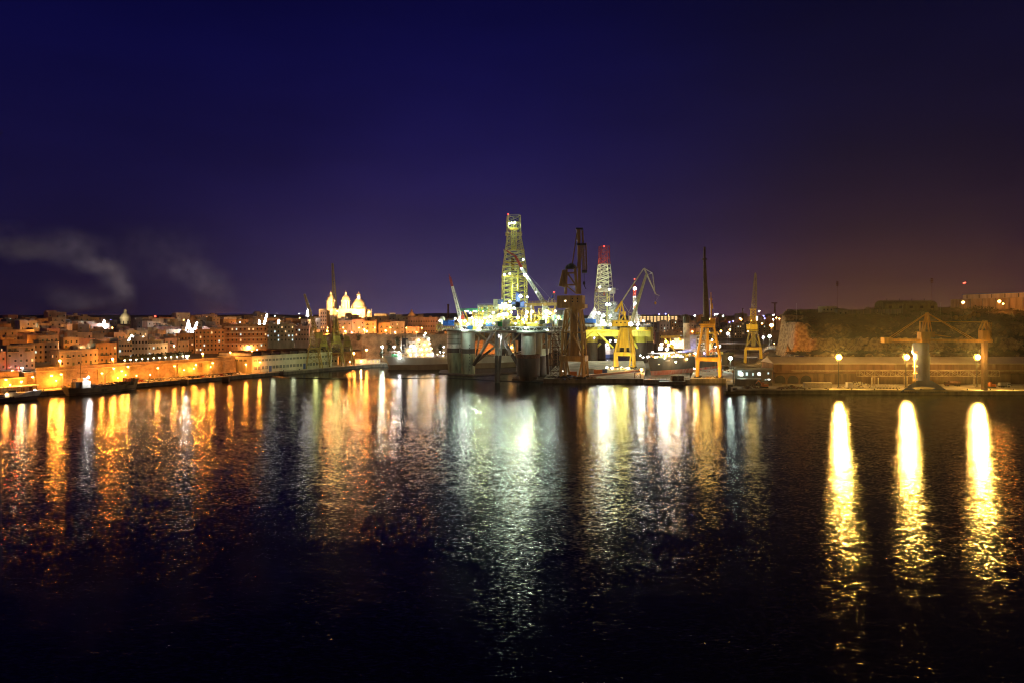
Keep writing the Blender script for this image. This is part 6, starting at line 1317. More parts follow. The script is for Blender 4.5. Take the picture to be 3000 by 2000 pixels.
# lamps among the town houses (column, row in the photograph, depth, colour, power)
tl = [(22, 1054, 'sod', 3000), (47, 1018, 'sod', 1200), (68, 1083, 'sod', 2400), (83, 1072, 'red', 500), (95, 1073, 'cool', 400), (202, 1053, 'sod', 5200), (38, 937, 'warm', 1500), (108, 966, 'cool', 600), (38, 1004, 'cool', 500), (289, 965, 'cool', 700), (326, 1039, 'cool', 500), (352, 1048, 'sod', 4200),
      (378, 974, 'wht', 700), (396, 973, 'blue', 700), (404, 1016, 'sod', 1800), (345, 940, 'warm', 1200), (270, 985, 'sod', 2600), (190, 975, 'sod', 3600), (150, 978, 'sod', 2600), (230, 972, 'sod', 1800), (458, 949, 'warm', 900), (506, 964, 'wht', 800), (563, 1040, 'wht', 900), (609, 1033, 'sod', 4200), (688, 1029, 'sod', 1500), (750, 1027, 'sod', 1800), (765, 1022, 'sod', 1800),
      (719, 1018, 'red', 900), (740, 1014, 'warm', 2200), (773, 983, 'red', 900), (760, 981, 'red', 900), (785, 927, 'cool', 700), (811, 926, 'cool', 800), (720, 957, 'sod', 2500), (790, 950, 'sod', 2200), (840, 944, 'sod', 1500), (882, 919, 'cool', 700), (920, 924, 'blue', 800), (946, 923, 'wht', 800), (883, 931, 'sod', 900), (857, 937, 'sod', 800), (650, 975, 'sod', 1500), (480, 990, 'sod', 1200), (850, 985, 'sod', 2500),
      (902, 977, 'sod', 3500), (966, 969, 'sod', 5500), (1018, 970, 'sod', 3500), (1037, 974, 'wht', 900), (1073, 965, 'sod', 4500), (1080, 970, 'warm', 2500), (1135, 968, 'sod', 3500), (1162, 972, 'warm', 1500), (1224, 972, 'sod', 3500), (1250, 975, 'warm', 2200), (1100, 936, 'wht', 1500), (1171, 934, 'wht', 600), (1245, 940, 'wht', 600), (1200, 955, 'sod', 1800), (1130, 950, 'sod', 1500), (1263, 941, 'blue', 300), (1180, 942, 'sod', 900)]
cw = {'sod': 'orange', 'wht': 'white', 'cool': 'greenish', 'red': 'reddish', 'warm': 'warm yellow', 'blue': 'blue'}; cnt = {}
for k, (px, py, kind, P) in enumerate(sorted(tl)):
    # find a depth: lamp about 5 m above the local ground
    best = None
    Y = 400
    while Y < 1050:
        p = W(px, py, Y)
        if px < 935 and py > 0:
            q = V((p.x, p.y, 0)) - Q0; v = q.dot(N); zg = zt(min(v, 330)) if v > 24 else 99
            if px > 800 and Y > 655: zg = min(zg, 30)
        else: zg = 27.6 if Y > 655 else 99
        if zg < 90 and p.z < zg + 4.6: best = (p, zg); break
        if zg < 90: best = (p, zg)
        Y += 6
    p, zg = best; p = p + V((0, -8, 0)); h = max(3, p.z - zg)
    cnt[kind] = cnt.get(kind, 0) + 1
    reg = 'left town' if px < 640 else 'houses above the warehouse' if px < 935 else 'houses on the tall bastion'
    street_lamp(p - V((0, 0, h)), round(h, 1), kind, P * 2.2, f"{cw[kind]} lamp in the {reg}, {nth(k)} of town lamps", .55 if P < 2000 else .75, .6, None, 'street lamps among the old town houses')
# quay lamps around the cranes and the yard
yl = [(951, 1043, 570, 'sod', 3500, 1.0), (1037, 1034, 606, 'sod', 7000, 1.0), (1074, 1024, 610, 'sod', 3500, 1.0), (1120, 1015, 600, 'cool', 6000, 1.1), (1155, 1015, 598, 'wht', 4500, .9), (1025, 1058, 606, 'sod', 2500, .5), (1058, 1056, 604, 'warm', 2500, .6), (1300, 1015, 612, 'wht', 900, .5), (1283, 1037, 612, 'warm', 900, .5),
      (1879, 1082, 500, 'sod', 3500, 1.1), (1793, 1080, 540, 'warm', 2600, .9), (1778, 1080, 545, 'wht', 1600, .8), (1820, 1080, 545, 'warm', 1500, .6), (1840, 1081, 540, 'wht', 1200, .7), (1650, 1085, 500, 'wht', 500, .3),
      (2063, 1033, 560, 'blue', 900, .7), (2085, 996, 560, 'wht', 900, .7), (2108, 1014, 560, 'wht', 1800, 1.0), (2096, 1013, 540, 'wht', 900, .5), (2139, 1048, 520, 'cool', 2200, 1.5), (2192, 970, 600, 'sod', 2600, 1.1), (2260, 953, 720, 'sod', 9000, 2.0), (2112, 970, 900, 'sod', 4000, 1.2), (2132, 977, 900, 'wht', 6000, 1.8), (2138, 966, 900, 'sod', 2600, 1.0), (2028, 971, 900, 'sod', 3000, .9), (1969, 979, 880, 'sod', 3000, 1.0), (2236, 988, 700, 'wht', 3000, 1.2), (2254, 985, 700, 'cool', 2600, 1.6), (1950, 1000, 700, 'sod', 5000, 1.0), (2000, 995, 760, 'sod', 5000, 1.0)]
for k, (px, py, Y, kind, P, r) in enumerate(sorted(yl)):
    p = W(px, py, Y); zg = QZ if px < 1350 else 3 if Y < 890 else 9
    street_lamp(V((p.x, p.y, zg)), round(max(1.2, p.z - zg), 1), kind, P, f"{cw[kind]} dockyard lamp, {nth(k)} of dock lamps", r, .5, None, 'lamps around the dockyard')
rnd = random.Random(77)
fl_ = [(1950, 920, 'blue'), (1931, 921, 'blue'), (2007, 932, 'blue'), (2006, 941, 'blue'), (2094, 922, 'wht'), (2101, 921, 'wht'), (2118, 926, 'wht'), (2137, 944, 'blue'), (2148, 941, 'blue'), (2168, 933, 'sod'), (2172, 936, 'sod'), (2224, 912, 'wht'), (2217, 930, 'wht'), (2217, 937, 'wht'), (2237, 926, 'blue'), (2240, 933, 'blue'), (2232, 948, 'sod'), (2265, 937, 'wht'), (2274, 931, 'sod'), (2283, 934, 'sod'), (2293, 939, 'sod'), (2266, 923, 'wht'), (2147, 957, 'blue'), (1958, 925, 'sod'), (1970, 940, 'sod'), (2035, 925, 'wht'), (2080, 935, 'sod'), (274, 938, 'blue'), (325, 939, 'blue'), (455, 927, 'red'), (600, 931, 'sod'), (622, 932, 'sod'), (2200, 940, 'sod'), (2050, 948, 'sod')]
for k, (px, py, kind) in enumerate(sorted(fl_)):
    Y = 1350 if px > 1500 else 1000; p = W(px, py, Y); zg = 14 if px > 1500 else 30; h = round(max(2, p.z - zg), 0)
    street_lamp(p - V((0, 0, h)), h, kind, 5000 if kind == 'sod' else 0, f"tiny far {cw[kind]} skyline lamp, {nth(k)}", 1.3, .3, None, 'tiny far lamps on the skyline', .2)
# parked cars on the left quay
CARM = [pm('car_silver', (.45, .45, .46), .35, .5, var=.05), pm('car_dark', (.03, .035, .05), .3, .3, var=.05), pm('car_red', (.35, .03, .02), .3, .3, var=.05), pm('car_white', (.7, .7, .68), .35, var=.05)]
CN = ['silver', 'dark', 'red', 'white']; protos = []
for m in CARM:
    t = thing('parked_car', 'x', 'car', (0, 0, 0)); mb = MB(); prof = [(-2.1, .35), (-2.15, .75), (-1.2, .95), (.9, .95), (2.0, .8), (2.1, .35)]
    for a, b in ((-.82, .82),):
        vs = [V((x, a, z)) for x, z in prof] + [V((x, b, z)) for x, z in prof]; n = len(prof); mb.add(vs, [tuple(range(n)), tuple(range(n, 2 * n))[::-1]] + [(i, n + i, n + (i + 1) % n, (i + 1) % n) for i in range(n)], m)
    mb.box((-.35, 0, 1.41), (1.5, 1.3, .08), m); mb.build('body', t)
    mb = MB(); mb.box((-.3, 0, 1.17), (2.3, 1.5, .5), PANE, taper=.72); mb.build('window_band', t)
    for x in (-1.35, 1.3):
        for y in (-.8, .8): mb = MB(); mb.tube((x, y - .1, .33), (x, y + .1, .33), .33, BLACK, 10); mb.build('wheel', t)
    protos.append(t)
rnd = random.Random(15); k = 0; used = [0] * 4
slots = [(u, 9.2) for u in range(36, 118, 3)] + [(u + 1, 14.6 - 8.6) for u in range(48, 104, 3)]
for u, v in sorted(slots):
    if rnd.random() < .1: continue
    ci = rnd.choices(range(4), [4, 4, 1, 3])[0]
    t = protos[ci] if not used[ci] else copy_tree(protos[ci]); used[ci] = 1
    t.location = Q(u + 20, v + rnd.uniform(-.3, .3), QZ); t.rotation_euler.z = QA + pi / 2 + rnd.uniform(-.08, .08) + (pi if rnd.random() < .4 else 0)
    tag(t, f"{CN[ci]} parked car, {nth(k)} of the {'wall-side' if v > 8 else 'water-side'} cars on the left quay", 'car', 'cars parked on the left quay'); k += 1

for k, (px, P) in enumerate(((60, 180000), (300, 180000), (620, 170000))):  # spot lamps put in only to make the smoke visible
    p = W(px, 946, 880); t = street_lamp(p, 3, 'warm', 0, f"upward spot lamp added to light the drifting smoke, {nth(k)} of three", .4, .5, None, 'spot lamps added to light the smoke')
    light(p + V((0, 2, 4)), P, (1, .8, .78), .8, t, spot=95, aim=(0, .62, .78))
k = 0
for px in range(366, 560, 17):
    street_lamp(V(((px - 1500) / F * (438 + (px - 366) * .26), 438 + (px - 366) * .26, 13.6)), 3.2, 'warm', 350, f"low white-warm promenade lamp under the clipped trees, {nth(k)}", .42, .3, None, 'promenade lamps under the trees'); k += 1
rnd = random.Random(101); k = 0  # hidden street lights added to brighten the house fronts
for v, h in ((50, 6), (50, 6), (78, 7), (78, 7), (108, 7), (108, 7), (141, 7), (141, 7), (176, 7), (213, 7), (252, 7), (294, 7)):
    for j in range(3):
        for t_ in range(20):
            u = rnd.uniform(-60, 460); p = Q(u, v, zt(v)); px, py = prj(p)
            if 0 < px < 900 and p.y < 860 and not (630 < px < 950 and v < 100): break
        jk = rnd.choice(['sod', 'sod', 'sod', 'warm', 'cool']); street_lamp(p, h + (2 if jk != 'sod' else 0), jk, rnd.uniform(1500, 5200) if jk == 'sod' else 1500, f"{cw[jk]} lamp added between house rows of the left town to brighten it", .4, .4, None, 'lamps added to brighten the old town houses'); k += 1
for j, px in enumerate(range(960, 1330, 46)):
    p = G(px, 655, 27.6); street_lamp(p, 6, 'sod', 4200, f"orange rampart lamp on the tall bastion, {nth(j)}", .4, .4, None, 'rampart lamps on the tall bastion')
# ------------------------------------------------------------------ right quay: long shed, unloader, lamps, vehicles
ST = pm('shed_wall_brown', (.17, .09, .05), .9, var=.3, scale=.25, streak=True); RF = pm('shed_roof_sheet', (.55, .46, .36), .7, var=.12, scale=.1)
xa = (2266 - 1500) / F * 430; xb = 350
t = thing('long_shed', 'long brown stone shed with a pale sheet roof along the right quay', 'warehouse', (xa, 430, QZ)); o = t.location
mb = MB(o); mb.prism([V((xa, 430, 0)), V((xb, 430, 0)), V((xb, 450, 0)), V((xa, 450, 0))], QZ - .3, 15.2, ST); mb.prism([V((xa + .2, 428.6, 0)), V((xb, 428.6, 0)), V((xb, 430.1, 0)), V((xa + .2, 430.1, 0))], 9.6, 10.1, ST); mb.prism([V((xa, 427, 0)), V((xb, 427, 0)), V((xb, 430.1, 0)), V((xa, 430.1, 0))], QZ - .3, 8.9, pm('old_shed_stone', (.16, .1, .055), .9, var=.35, scale=.3, streak=True)); mb.build('wall', t)
mb = MB(o); vs = [V((xa - .4, 429, 15.3)), V((xb, 429, 15.3)), V((xb, 440, 18.8)), V((xa - .4, 440, 18.8)), V((xa - .4, 451, 15.3)), V((xb, 451, 15.3))]
mb.add(vs, [(0, 1, 2, 3), (3, 2, 5, 4), (0, 3, 4)], RF); mb.add([v_ - V((0, 0, .5)) for v_ in vs[:2]] + vs[:2], [(0, 1, 3, 2)], RF); mb.build('roof', t)
for k in range(3):
    px = 2285 + k * 38; x = (px - 1500) / F * 427
    if x > xb - 8: break
    mb = MB(o); n = 8; r = 3.4; vs = [V((x - r, 426.85, 3))] + [V((x - r * cos(pi * i / n), 426.85, 5.0 + r * .9 * sin(pi * i / n))) for i in range(n + 1)] + [V((x + r, 426.85, 3))]; m = len(vs)
    mb.add(vs + [v_ + V((0, .4, 0)) for v_ in vs], [tuple(range(m))[::-1] if False else tuple(range(m)), tuple(range(m, 2 * m))[::-1]] + [(i + 1, i, m + i, m + i + 1) for i in range(m - 1)], DARKM)
    pr = [V((x - (r + .3) * cos(pi * i / n), 426.7, 5.0 + (r + .3) * .9 * sin(pi * i / n))) for i in range(n + 1)]
    for a, b in zip(pr, pr[1:]): mb.beam(a, b, .4, .4, ST)
    mb.build('arched_doorway', t)
mb = MB(o)
for k in range(20): x = xa + 5 + k * 9; mb.box((x, 429.7, 12.2), (.6, .5, 5.6), ST)
mb.build('pilaster', t)
# conveyor gallery in lattice truss
t = thing('conveyor_gallery', 'lattice truss conveyor gallery running before the long shed', 'conveyor', (208, 416, QZ)); o = t.location; TR = pm('gallery_steel', (.35, .27, .17), .7, .2, var=.3)
mb = MB(o); za, zb = W(0, 1101, 416).z, W(0, 1085, 416).z; n = 18; x0, x1 = (2515 - 1500) / F * 416, (2925 - 1500) / F * 416
for yy in (415, 418):
    mb.beam(V((x0, yy, za)), V((x1, yy, za)), .3, .3, TR); mb.beam(V((x0 - 40, yy, zb)), V((x1 + 20, yy, zb)), .3, .3, TR)
    for k in range(n + 1):
        x = x0 + (x1 - x0) * k / n; mb.beam(V((x, yy, za)), V((x, yy, zb)), .22, .22, TR)
        if k < n: mb.beam(V((x, yy, za if k % 2 else zb)), V((x + (x1 - x0) / n, yy, zb if k % 2 else za)), .2, .2, TR)
mb.prism([V((x0, 415.3, 0)), V((x1, 415.3, 0)), V((x1, 417.7, 0)), V((x0, 417.7, 0))], zb + .2, zb + .5, TR); mb.build('truss', t)
for px in (2560, 2655, 2860): mb = MB(o); x = (px - 1500) / F * 416; mb.beam(V((x, 415, QZ)), V((x, 415, za)), .5, .5, TR); mb.beam(V((x, 418, QZ)), V((x, 418, za)), .5, .5, TR); mb.beam(V((x - 6, 415, zb)), V((x, 415, za - 1)), .25, .25, TR); mb.build('leg', t)
# blue and yellow unloading machine
t = thing('ship_unloader', 'slate-blue dockside unloading tower with a long yellow lattice boom', 'unloader', G(2708, 393, QZ)); o = t.location; Y = 394; c = lambda px, py, yy=394: W(px, py, yy); UY = pm('unloader_yellow', (.62, .34, .06), .6, var=.25, scale=.4, streak=True)
mb = MB(o)
for px in (2662, 2748):
    a = [(px - 26, 1147), (px - 10, 1136), (px, 1133), (px + 14, 1136), (px + 30, 1148)]; vs = [c(*q, 391) for q in a] + [c(*q, 395) for q in a]; mb.add(vs, [(0, 1, 2, 3, 4), (9, 8, 7, 6, 5), (0, 5, 6, 1), (1, 6, 7, 2), (2, 7, 8, 3), (3, 8, 9, 4)], BLUEM)
    for k in range(7): mb.tube(c(px - 20 + k * 6.5, 1147, 390.6), c(px - 20 + k * 6.5, 1147, 391), .4, BLACK, 8)
mb.add([c(2658, 1130, 391), c(2688, 1114, 391), c(2728, 1113, 391), c(2752, 1127, 391), c(2775, 1142, 391), c(2752, 1136, 391), c(2700, 1131, 391), c(2660, 1136, 391)] + [c(2658, 1130, 400), c(2688, 1114, 400), c(2728, 1113, 400), c(2752, 1127, 400), c(2775, 1142, 400), c(2752, 1136, 400), c(2700, 1131, 400), c(2660, 1136, 400)], [(0, 1, 2, 3, 4, 5, 6, 7), tuple(range(15, 7, -1))] + [(i, 8 + i, 8 + (i + 1) % 8, (i + 1) % 8) for i in range(8)], BLUEM)
mb.build('undercarriage', t)
mb = MB(o); x = c(2707, 1000).x; mb.lathe((x, Y + 2, 0), [(3.9, c(0, 1116).z), (3.9, c(0, 1042).z), (4.2, c(0, 1041).z), (4.2, c(0, 1036).z)], BLUEM, 24); mb.lathe((x - .8, Y + 2, 0), [(4.3, c(0, 1036).z), (4.3, c(0, 1008).z), (3.4, c(0, 1004).z)], BLUEM, 24); mb.build('tower', t)
mb = MB(o)
for k in range(5): z = c(0, 1112 - k * 20).z; mb.box((x - 5.2, Y, z), (2.2, 2, .2), UY); mb.rail([V((x - 6.4, Y - 1, z)), V((x - 4.2, Y - 1, z))], 1.0, UY, .06, .8)
mb.beam(c(2681, 1118, 391), c(2683, 1040, 391), .3, .3, UY); mb.beam(c(2675, 1118, 391), c(2676, 1040, 391), .25, .25, UY); mb.build('stairway', t)
mb = MB(o)
mb.beam(c(2588, 996), c(2905, 998), 2.4, 1.6, UY, 2.2, 1.6); mb.box(c(2596, 996), (4.2, 4, 3), UY); mb.box(c(2706, 995), (5, 5, 3), UY)
for s in (-1.6, 1.6):
    yo = V((0, s, 0)); mb.beam(c(2701, 988) + yo, c(2715, 916) + yo * .3, .6, .6, UY); mb.beam(c(2727, 984) + yo, c(2718, 916) + yo * .3, .6, .6, UY); mb.beam(c(2700, 985) + yo, c(2700, 941) + yo, .55, .55, UY)
    mb.beam(c(2700, 942) + yo, c(2886, 944) + yo, .4, .45, UY); mb.tube(c(2716, 918) + yo * .3, c(2606, 992) + yo, .2, UY, 5); mb.tube(c(2717, 918) + yo * .3, c(2846, 992) + yo, .2, UY, 5)
    mb.beam(c(2733, 980) + yo, c(2780, 987) + yo, .35, .35, UY); mb.beam(c(2687, 972) + yo, c(2720, 978) + yo, .3, .3, UY)
mb.box(c(2713, 980), (8, 4, 3), UY); mb.build('boom', t)
mb = MB(o)
for s in (-1.3, 1.3):
    yo = V((0, s, 0)); mb.beam(c(2884, 940) + yo, c(2872, 968) + yo, .6, .6, UY); mb.beam(c(2886, 940) + yo, c(2895, 968) + yo, .6, .6, UY)
mb.box(c(2884, 982), (4.6, 3.6, 5.4), UY); mb.quadframe(c(2898, 1000), (1.6, 2), c(2898, 945), (1.6, 2), 0, .12, 6, UY, cross=False); mb.beam(c(2884, 1000), c(2884, 1142), 2.3, 2.3, pm('leg_brown', (.14, .08, .04), .9)); mb.box(c(2884, 1143), (2.6, 2.6, 1.8), DARKM); mb.build('marine_leg', t)
# three big mast lamps
for i, (px, lb) in enumerate(((2456, 'blazing orange floodlight mast, leftmost of the three on the right quay'), (2654, 'blazing orange floodlight mast just left of the blue tower'), (2862, 'blazing orange floodlight mast at the right under the boom'))):
    Yl = 402; p = W(px, 1045, Yl); t = thing('floodlight_mast', lb, 'lamp mast', V((p.x, Yl, QZ)), 0, 'three big lamp masts on the right quay'); h = p.z - QZ
    mb = MB(); mb.tube((0, 0, 0), (0, 0, h - .2), .3, DARKM, 8, .18); mb.box((0, 0, .4), (1.2, 1.2, .8), CONC); mb.build('pole', t)
    mb = MB(); mb.box((0, .45, h), (4, .3, .5), DARKM); mb.box((0, .5, h), (2.6, .3, 3.0), DARKM); mb.build('lamp_head', t)
    mb = MB(); 
    for x, z_ in ((-1.3, 0), (0, 0), (1.3, 0), (-.65, 1.1), (.65, 1.1), (-.65, -1.1), (.65, -1.1)): mb.sphere((x * 1.15, -.3, h + z_ * 1.15), .8 if x or z_ else 1.5, em('big_sodium_bulb', (1, .7, .3), 60) if not (x or z_) else em('glare_rim_bulb', (1, .5, .06), 2.4), 10, 6)  # outer spheres imitate the yellow glare rim round the lamp
    mb.build('bulb', t)
    light(p + V((0, -1.4, 0)), 760000, (1, .53, .08), 1.1, t, spot=150, aim=(0, -1, -.02))
    light(p + V((0, -1.2, -1.2)), 6000, (1, .48, .08), .8, t); light(p + V((0, 2.4, 1.4)), 7500, (1, .5, .1), .6, t); light(p + V((-6, -12, 1)), 4000, (1, .5, .1), .6, t)  # last one is an added fill ahead of the mast, without a source
# right corner office with lit windows
t = thing('dock_office', 'dark two-storey dock office with a row of lit windows by the tugboat', 'building', G(2207, 421, 2.8)); o = t.location; OB = pm('office_wall', (.13, .12, .11), .9, var=.3, scale=.2, streak=True)
mb = MB(o); mb.prism([G(2152, 418), G(2262, 418), G(2262, 430), G(2152, 430)], 2.3, 12.0, OB); mb.prism([G(2150, 417), G(2264, 417), G(2264, 431), G(2150, 431)], 12.0, 12.3, GREY); mb.prism([G(2160, 413), G(2230, 413), G(2230, 417.9), G(2160, 417.9)], 2.3, 7.0, OB, GREY); mb.build('wall', t)
for i, (px, py, wp, hp, m) in enumerate(((2167, 1091, 11, 14, LITC), (2172, 1095, 9, 9, em('bright_office', (.95, 1, .9), 7)), (2188, 1094, 6, 9, LITC), (2206, 1095, 3, 8, LITC), (2224, 1094, 8, 7, em('bright_office', (1, 1, 1), 7)), (2251, 1092, 4, 5, LITC), (2185, 1111, 8, 3.4, em('bright_office', (1, 1, 1), 7)), (2204, 1111, 9, 3, em('bright_office', (1, 1, 1), 7)), (2222, 1111, 5, 1.6, LITC), (2243, 1111, 5, 1.4, LITC), (2253, 1110, 6, 2.6, em('bright_office', (1, 1, 1), 7)))):
    mb = MB(o); p = W(px, py, 417.9 if i != 1 else 417.7); mb.box(p, (wp / F * 418, .2, hp / F * 418), m); mb.box(p - V((0, 0, hp / F * 418 / 2 + .1)), (wp / F * 418 + .4, .4, .15), GREY); mb.build('window', t)
light(W(2180, 1096, 414), 350, COOL, .3, t)
# mast by the corner
t = thing('flagpole', 'dark slender pole standing at the corner of the dock office', 'mast', G(2148, 425, 3)); mb = MB(); mb.tube((0, 0, 0), (0, 0, W(0, 980, 425).z - 3), .2, DARKM, 6, .1); mb.build('pole', t); mb = MB(); mb.box((0, 0, W(0, 980, 425).z - 3), (.8, .2, .2), DARKM); mb.build('cross_arm', t)
# container, trailer and trucks
def container(px, Y, L_, label, m, group=None):
    t = thing('shipping_container', label, 'container', G(px, Y, QZ), 0, group); mb = MB(); mb.box((0, 0, 2.0), (L_, 2.5, 3.0), m)
    for k in range(int(L_ / .6)): mb.box((-L_ / 2 + .3 + k * .6, -1.28, 2.0), (.18, .1, 2.7), m)
    mb.build('body', t); mb = MB(); mb.box((0, 0, 3.56), (L_ + .1, 2.6, .1), CREAM); mb.build('roof', t)
    for x in (-L_ * .3, L_ * .3): mb = MB(); mb.box((x, 0, .25), (.6, 2.2, .5), BLACK); mb.build('skid', t)
    return t
container(2395, 400, 16, 'long white site cabin standing on the right quay edge', CREAM); container(2488, 401, 3.2, 'small white box cabin at the scrap pile', WHITE)
container(1655 + 22, 482, 6, 'orange shipping container on the yard beside the brown crane', ORANGE); container(1752, 500, 6, 'red-orange shipping container on the yard between the cranes', ORANGE); container(1770, 503, 4, 'dark blue shipping container beside the red-orange one', BLUEM); container(1735, 508, 5, 'cream shipping container behind the red-orange one', CREAM)
def truck(px, Y, label, cabm, bodm, L_=7, rz=0, tank=False):
    t = thing('truck', label, 'truck', G(px, Y, QZ), rz); mb = MB(); mb.box((-L_ / 2 + 1.1, 0, 1.6), (2.0, 2.3, 2.2), cabm, taper=.92); cb = mb.build('cab', t); mb = MB(); mb.box((-L_ / 2 + .98, 0, 2.0), (1.9, 2.2, .7), PANE); mb.build('window', cb)
    mb = MB(); mb.box((.6, 0, .85), (L_ - 1.4, 2.2, .35), DARKM)
    if tank: mb.tube((-L_ / 2 + 2.5, 0, 2.1), (L_ / 2, 0, 2.1), 1.15, bodm, 14)
    else: mb.box((1.1, 0, 1.9), (L_ - 2.6, 2.3, 1.7), bodm)
    mb.build('cargo_body', t)
    for x in (-L_ / 2 + 1.2, L_ / 2 - 2.2, L_ / 2 - 1):
        for y in (-1.05, 1.05): mb = MB(); mb.tube((x, y - .14, .5), (x, y + .14, .5), .5, BLACK, 12); mb.build('wheel', t)
    return t
truck(2790, 414, 'brown tanker truck parked in front of the long shed wall', RUST, RUST, 9, 0, True); truck(2942, 408, 'white flatbed truck at the right on the quay', WHITE, GREY, 6.5, pi)
t = thing('excavator', 'yellow tracked excavator parked right of the boom leg', 'excavator', G(2903, 404, QZ)); mb = MB()
for y in (-1.2, 1.2): mb.box((0, y, .45), (4.2, .6, .9), BLACK)
mb.build('track', t); mb = MB(); mb.box((.4, 0, 1.6), (3.6, 2.6, 1.3), ORANGE); mb.build('body', t); mb = MB(); mb.box((-.8, -.6, 2.7), (1.4, 1.2, 1.3), ORANGE, taper=.85); mb.build('cab', t); mb = MB(); mb.beam((-1, .4, 2), (-3, .4, 4.4), .4, .5, ORANGE); mb.beam((-3, .4, 4.4), (-4.6, .4, 2.6), .35, .4, ORANGE); mb.box((-4.6, .4, 2.2), (.8, 1, .9), DARKM); mb.build('digging_arm', t)
small = thing('excavator', 'dark excavator shape by the dock office, left on the right quay', 'excavator', G(2238, 404, QZ)); 
for ch in list(t.children): c_ = ch.copy(); COL.objects.link(c_); c_.parent = small
# rubble and scrap piles, anchors stacked
def pile(px, Y, r, h, label, mats, n=90, seed=1):
    rn = random.Random(seed); t = MB(G(px, Y, QZ)); c = G(px, Y, QZ)
    for k in range(n):
        a = rn.uniform(0, 2 * pi); q = rn.random() ** .6; z = (1 - q) * h * rn.uniform(.5, 1); s = rn.uniform(.4, 1.3)
        if k % 3: t.box(c + V((cos(a) * q * r, sin(a) * q * r * .4, z * .8)), (s * 1.6, s, s * .7), rn.choice(mats), rn.uniform(0, 3), .7)
        else: t.beam(c + V((cos(a) * q * r, sin(a) * q * r * .4, z * .6)), c + V((cos(a) * q * r + rn.uniform(-2, 2), sin(a) * q * r * .4, z + rn.uniform(0, 1))), .2, .2, rn.choice(mats))
    return t.build('scrap_pile', None, label, 'scrap pile', kind='stuff')
pile(2515, 404, 11, 4.6, 'big heap of pale scrap and planks right of the white cabin', [CREAM, GALV, RUST, CREAM], 200, 2); pile(2320, 402, 9, 2, 'low dark rubble heap left of the white cabin', [CONCD, RUST], 90, 3)
pile(2200, 402, 6, 2.6, 'dark heap of netting at the quay corner', [CONCD, RUST, GREY], 80, 4); pile(1672, 463, 12, 3, 'dark jumble of gear around the brown crane feet', [DARKM, RUST, BLACK, BLUEM], 160, 5); pile(1735, 462, 7, 1.6, 'rusty scrap right of the brown crane feet', [RUST, YELD, DARKM], 80, 6)
pile(2090, 464, 8, 1.8, 'scrap and ropes at the tall yellow crane feet', [RUST, DARKM, YELD, CREAM], 90, 7); pile(1620, 470, 6, 1.6, 'dark gear on the yard corner left of the brown crane', [DARKM, RUST], 60, 8); pile(1830, 540, 20, 2, 'busy clutter of crates and hoses around the small yellow crane', [RUST, CREAM, ORANGE, WHITE, DARKM], 160, 9)
pile(2160, 520, 30, 2.5, 'clutter of pallets and parts on the yard under the pale cliff', [RUST, CREAM, ORANGE, STONE], 160, 10)
for k in range(7):
    t = thing('boat_cradle', f"pale metal boat cradle, {nth(k)} of the row left of the blue tower", 'cradle', G(2570 + k * 9.5, 401, QZ), .3, 'boat cradles in a row'); mb = MB()
    for y in (-1, 1): mb.beam((-.9, y, 0), (-.6, y, 2.2), .15, .15, CREAM); mb.beam((.9, y, 0), (.6, y, 2.2), .15, .15, CREAM); mb.beam((-.6, y, 2.2), (.6, y, 2.2), .15, .15, CREAM)
    mb.beam((0, -1, 2.2), (0, 1, 2.2), .15, .15, CREAM); mb.build('frame', t)
    mb = MB()
    for y in (-1, 1): mb.tube((-.9, y - .1, .3), (-.9, y + .1, .3), .3, BLACK, 8); mb.tube((.9, y - .1, .3), (.9, y + .1, .3), .3, BLACK, 8)
    mb.build('wheel', t)
for k, px in enumerate((2554, 2573)): t = thing('bollard_post', ['pale upright post behind the cradles, left one', 'pale upright post behind the cradles, right one'][k], 'post', G(px, 412, QZ)); mb = MB(); mb.tube((0, 0, 0), (0, 0, 5), .25, CREAM, 8); mb.build('post', t); mb = MB(); mb.tube((0, 0, 5), (0, 0, 5.3), .4, CREAM, 8); mb.build('cap', t)
for k in range(11):
    t = thing('bollard', f"squat dark mooring bollard, {nth(k)} along the right quay kerb", 'bollard', G(2290 + k * 68, 390.5, 2.8), 0, 'mooring bollards along the right quay'); mb = MB(); mb.lathe((0, 0, 0), [(.3, 0), (.25, .5), (.42, .6), (.42, .8), (.1, .9)], BLACK, 10); mb.build('body', t)
# quay steps frame in the dock corner
t = thing('steel_frame', 'small rusty square frame standing on the slip beside the dock gate', 'frame', G(1868, 462, 1)); mb = MB(); mb.quadframe((0, 0, 2), (4.2, 2), (0, 0, 5.6), (4.2, 2), 0, .16, 1, RUST, cross=False); mb.build('frame', t)
# dock wall running diagonally, its orange lamp light put into the colour
mb = MB(G(1720, 470)); mb.prism([G(1690, 461), G(1884, 520), G(1884, 524), G(1690, 465)], 2.9, 4.4, RUST, ORANGE); mb.build('dock_wall', None, 'low dock wall with orange light painted on, from brown crane to yellow crane', 'wall')
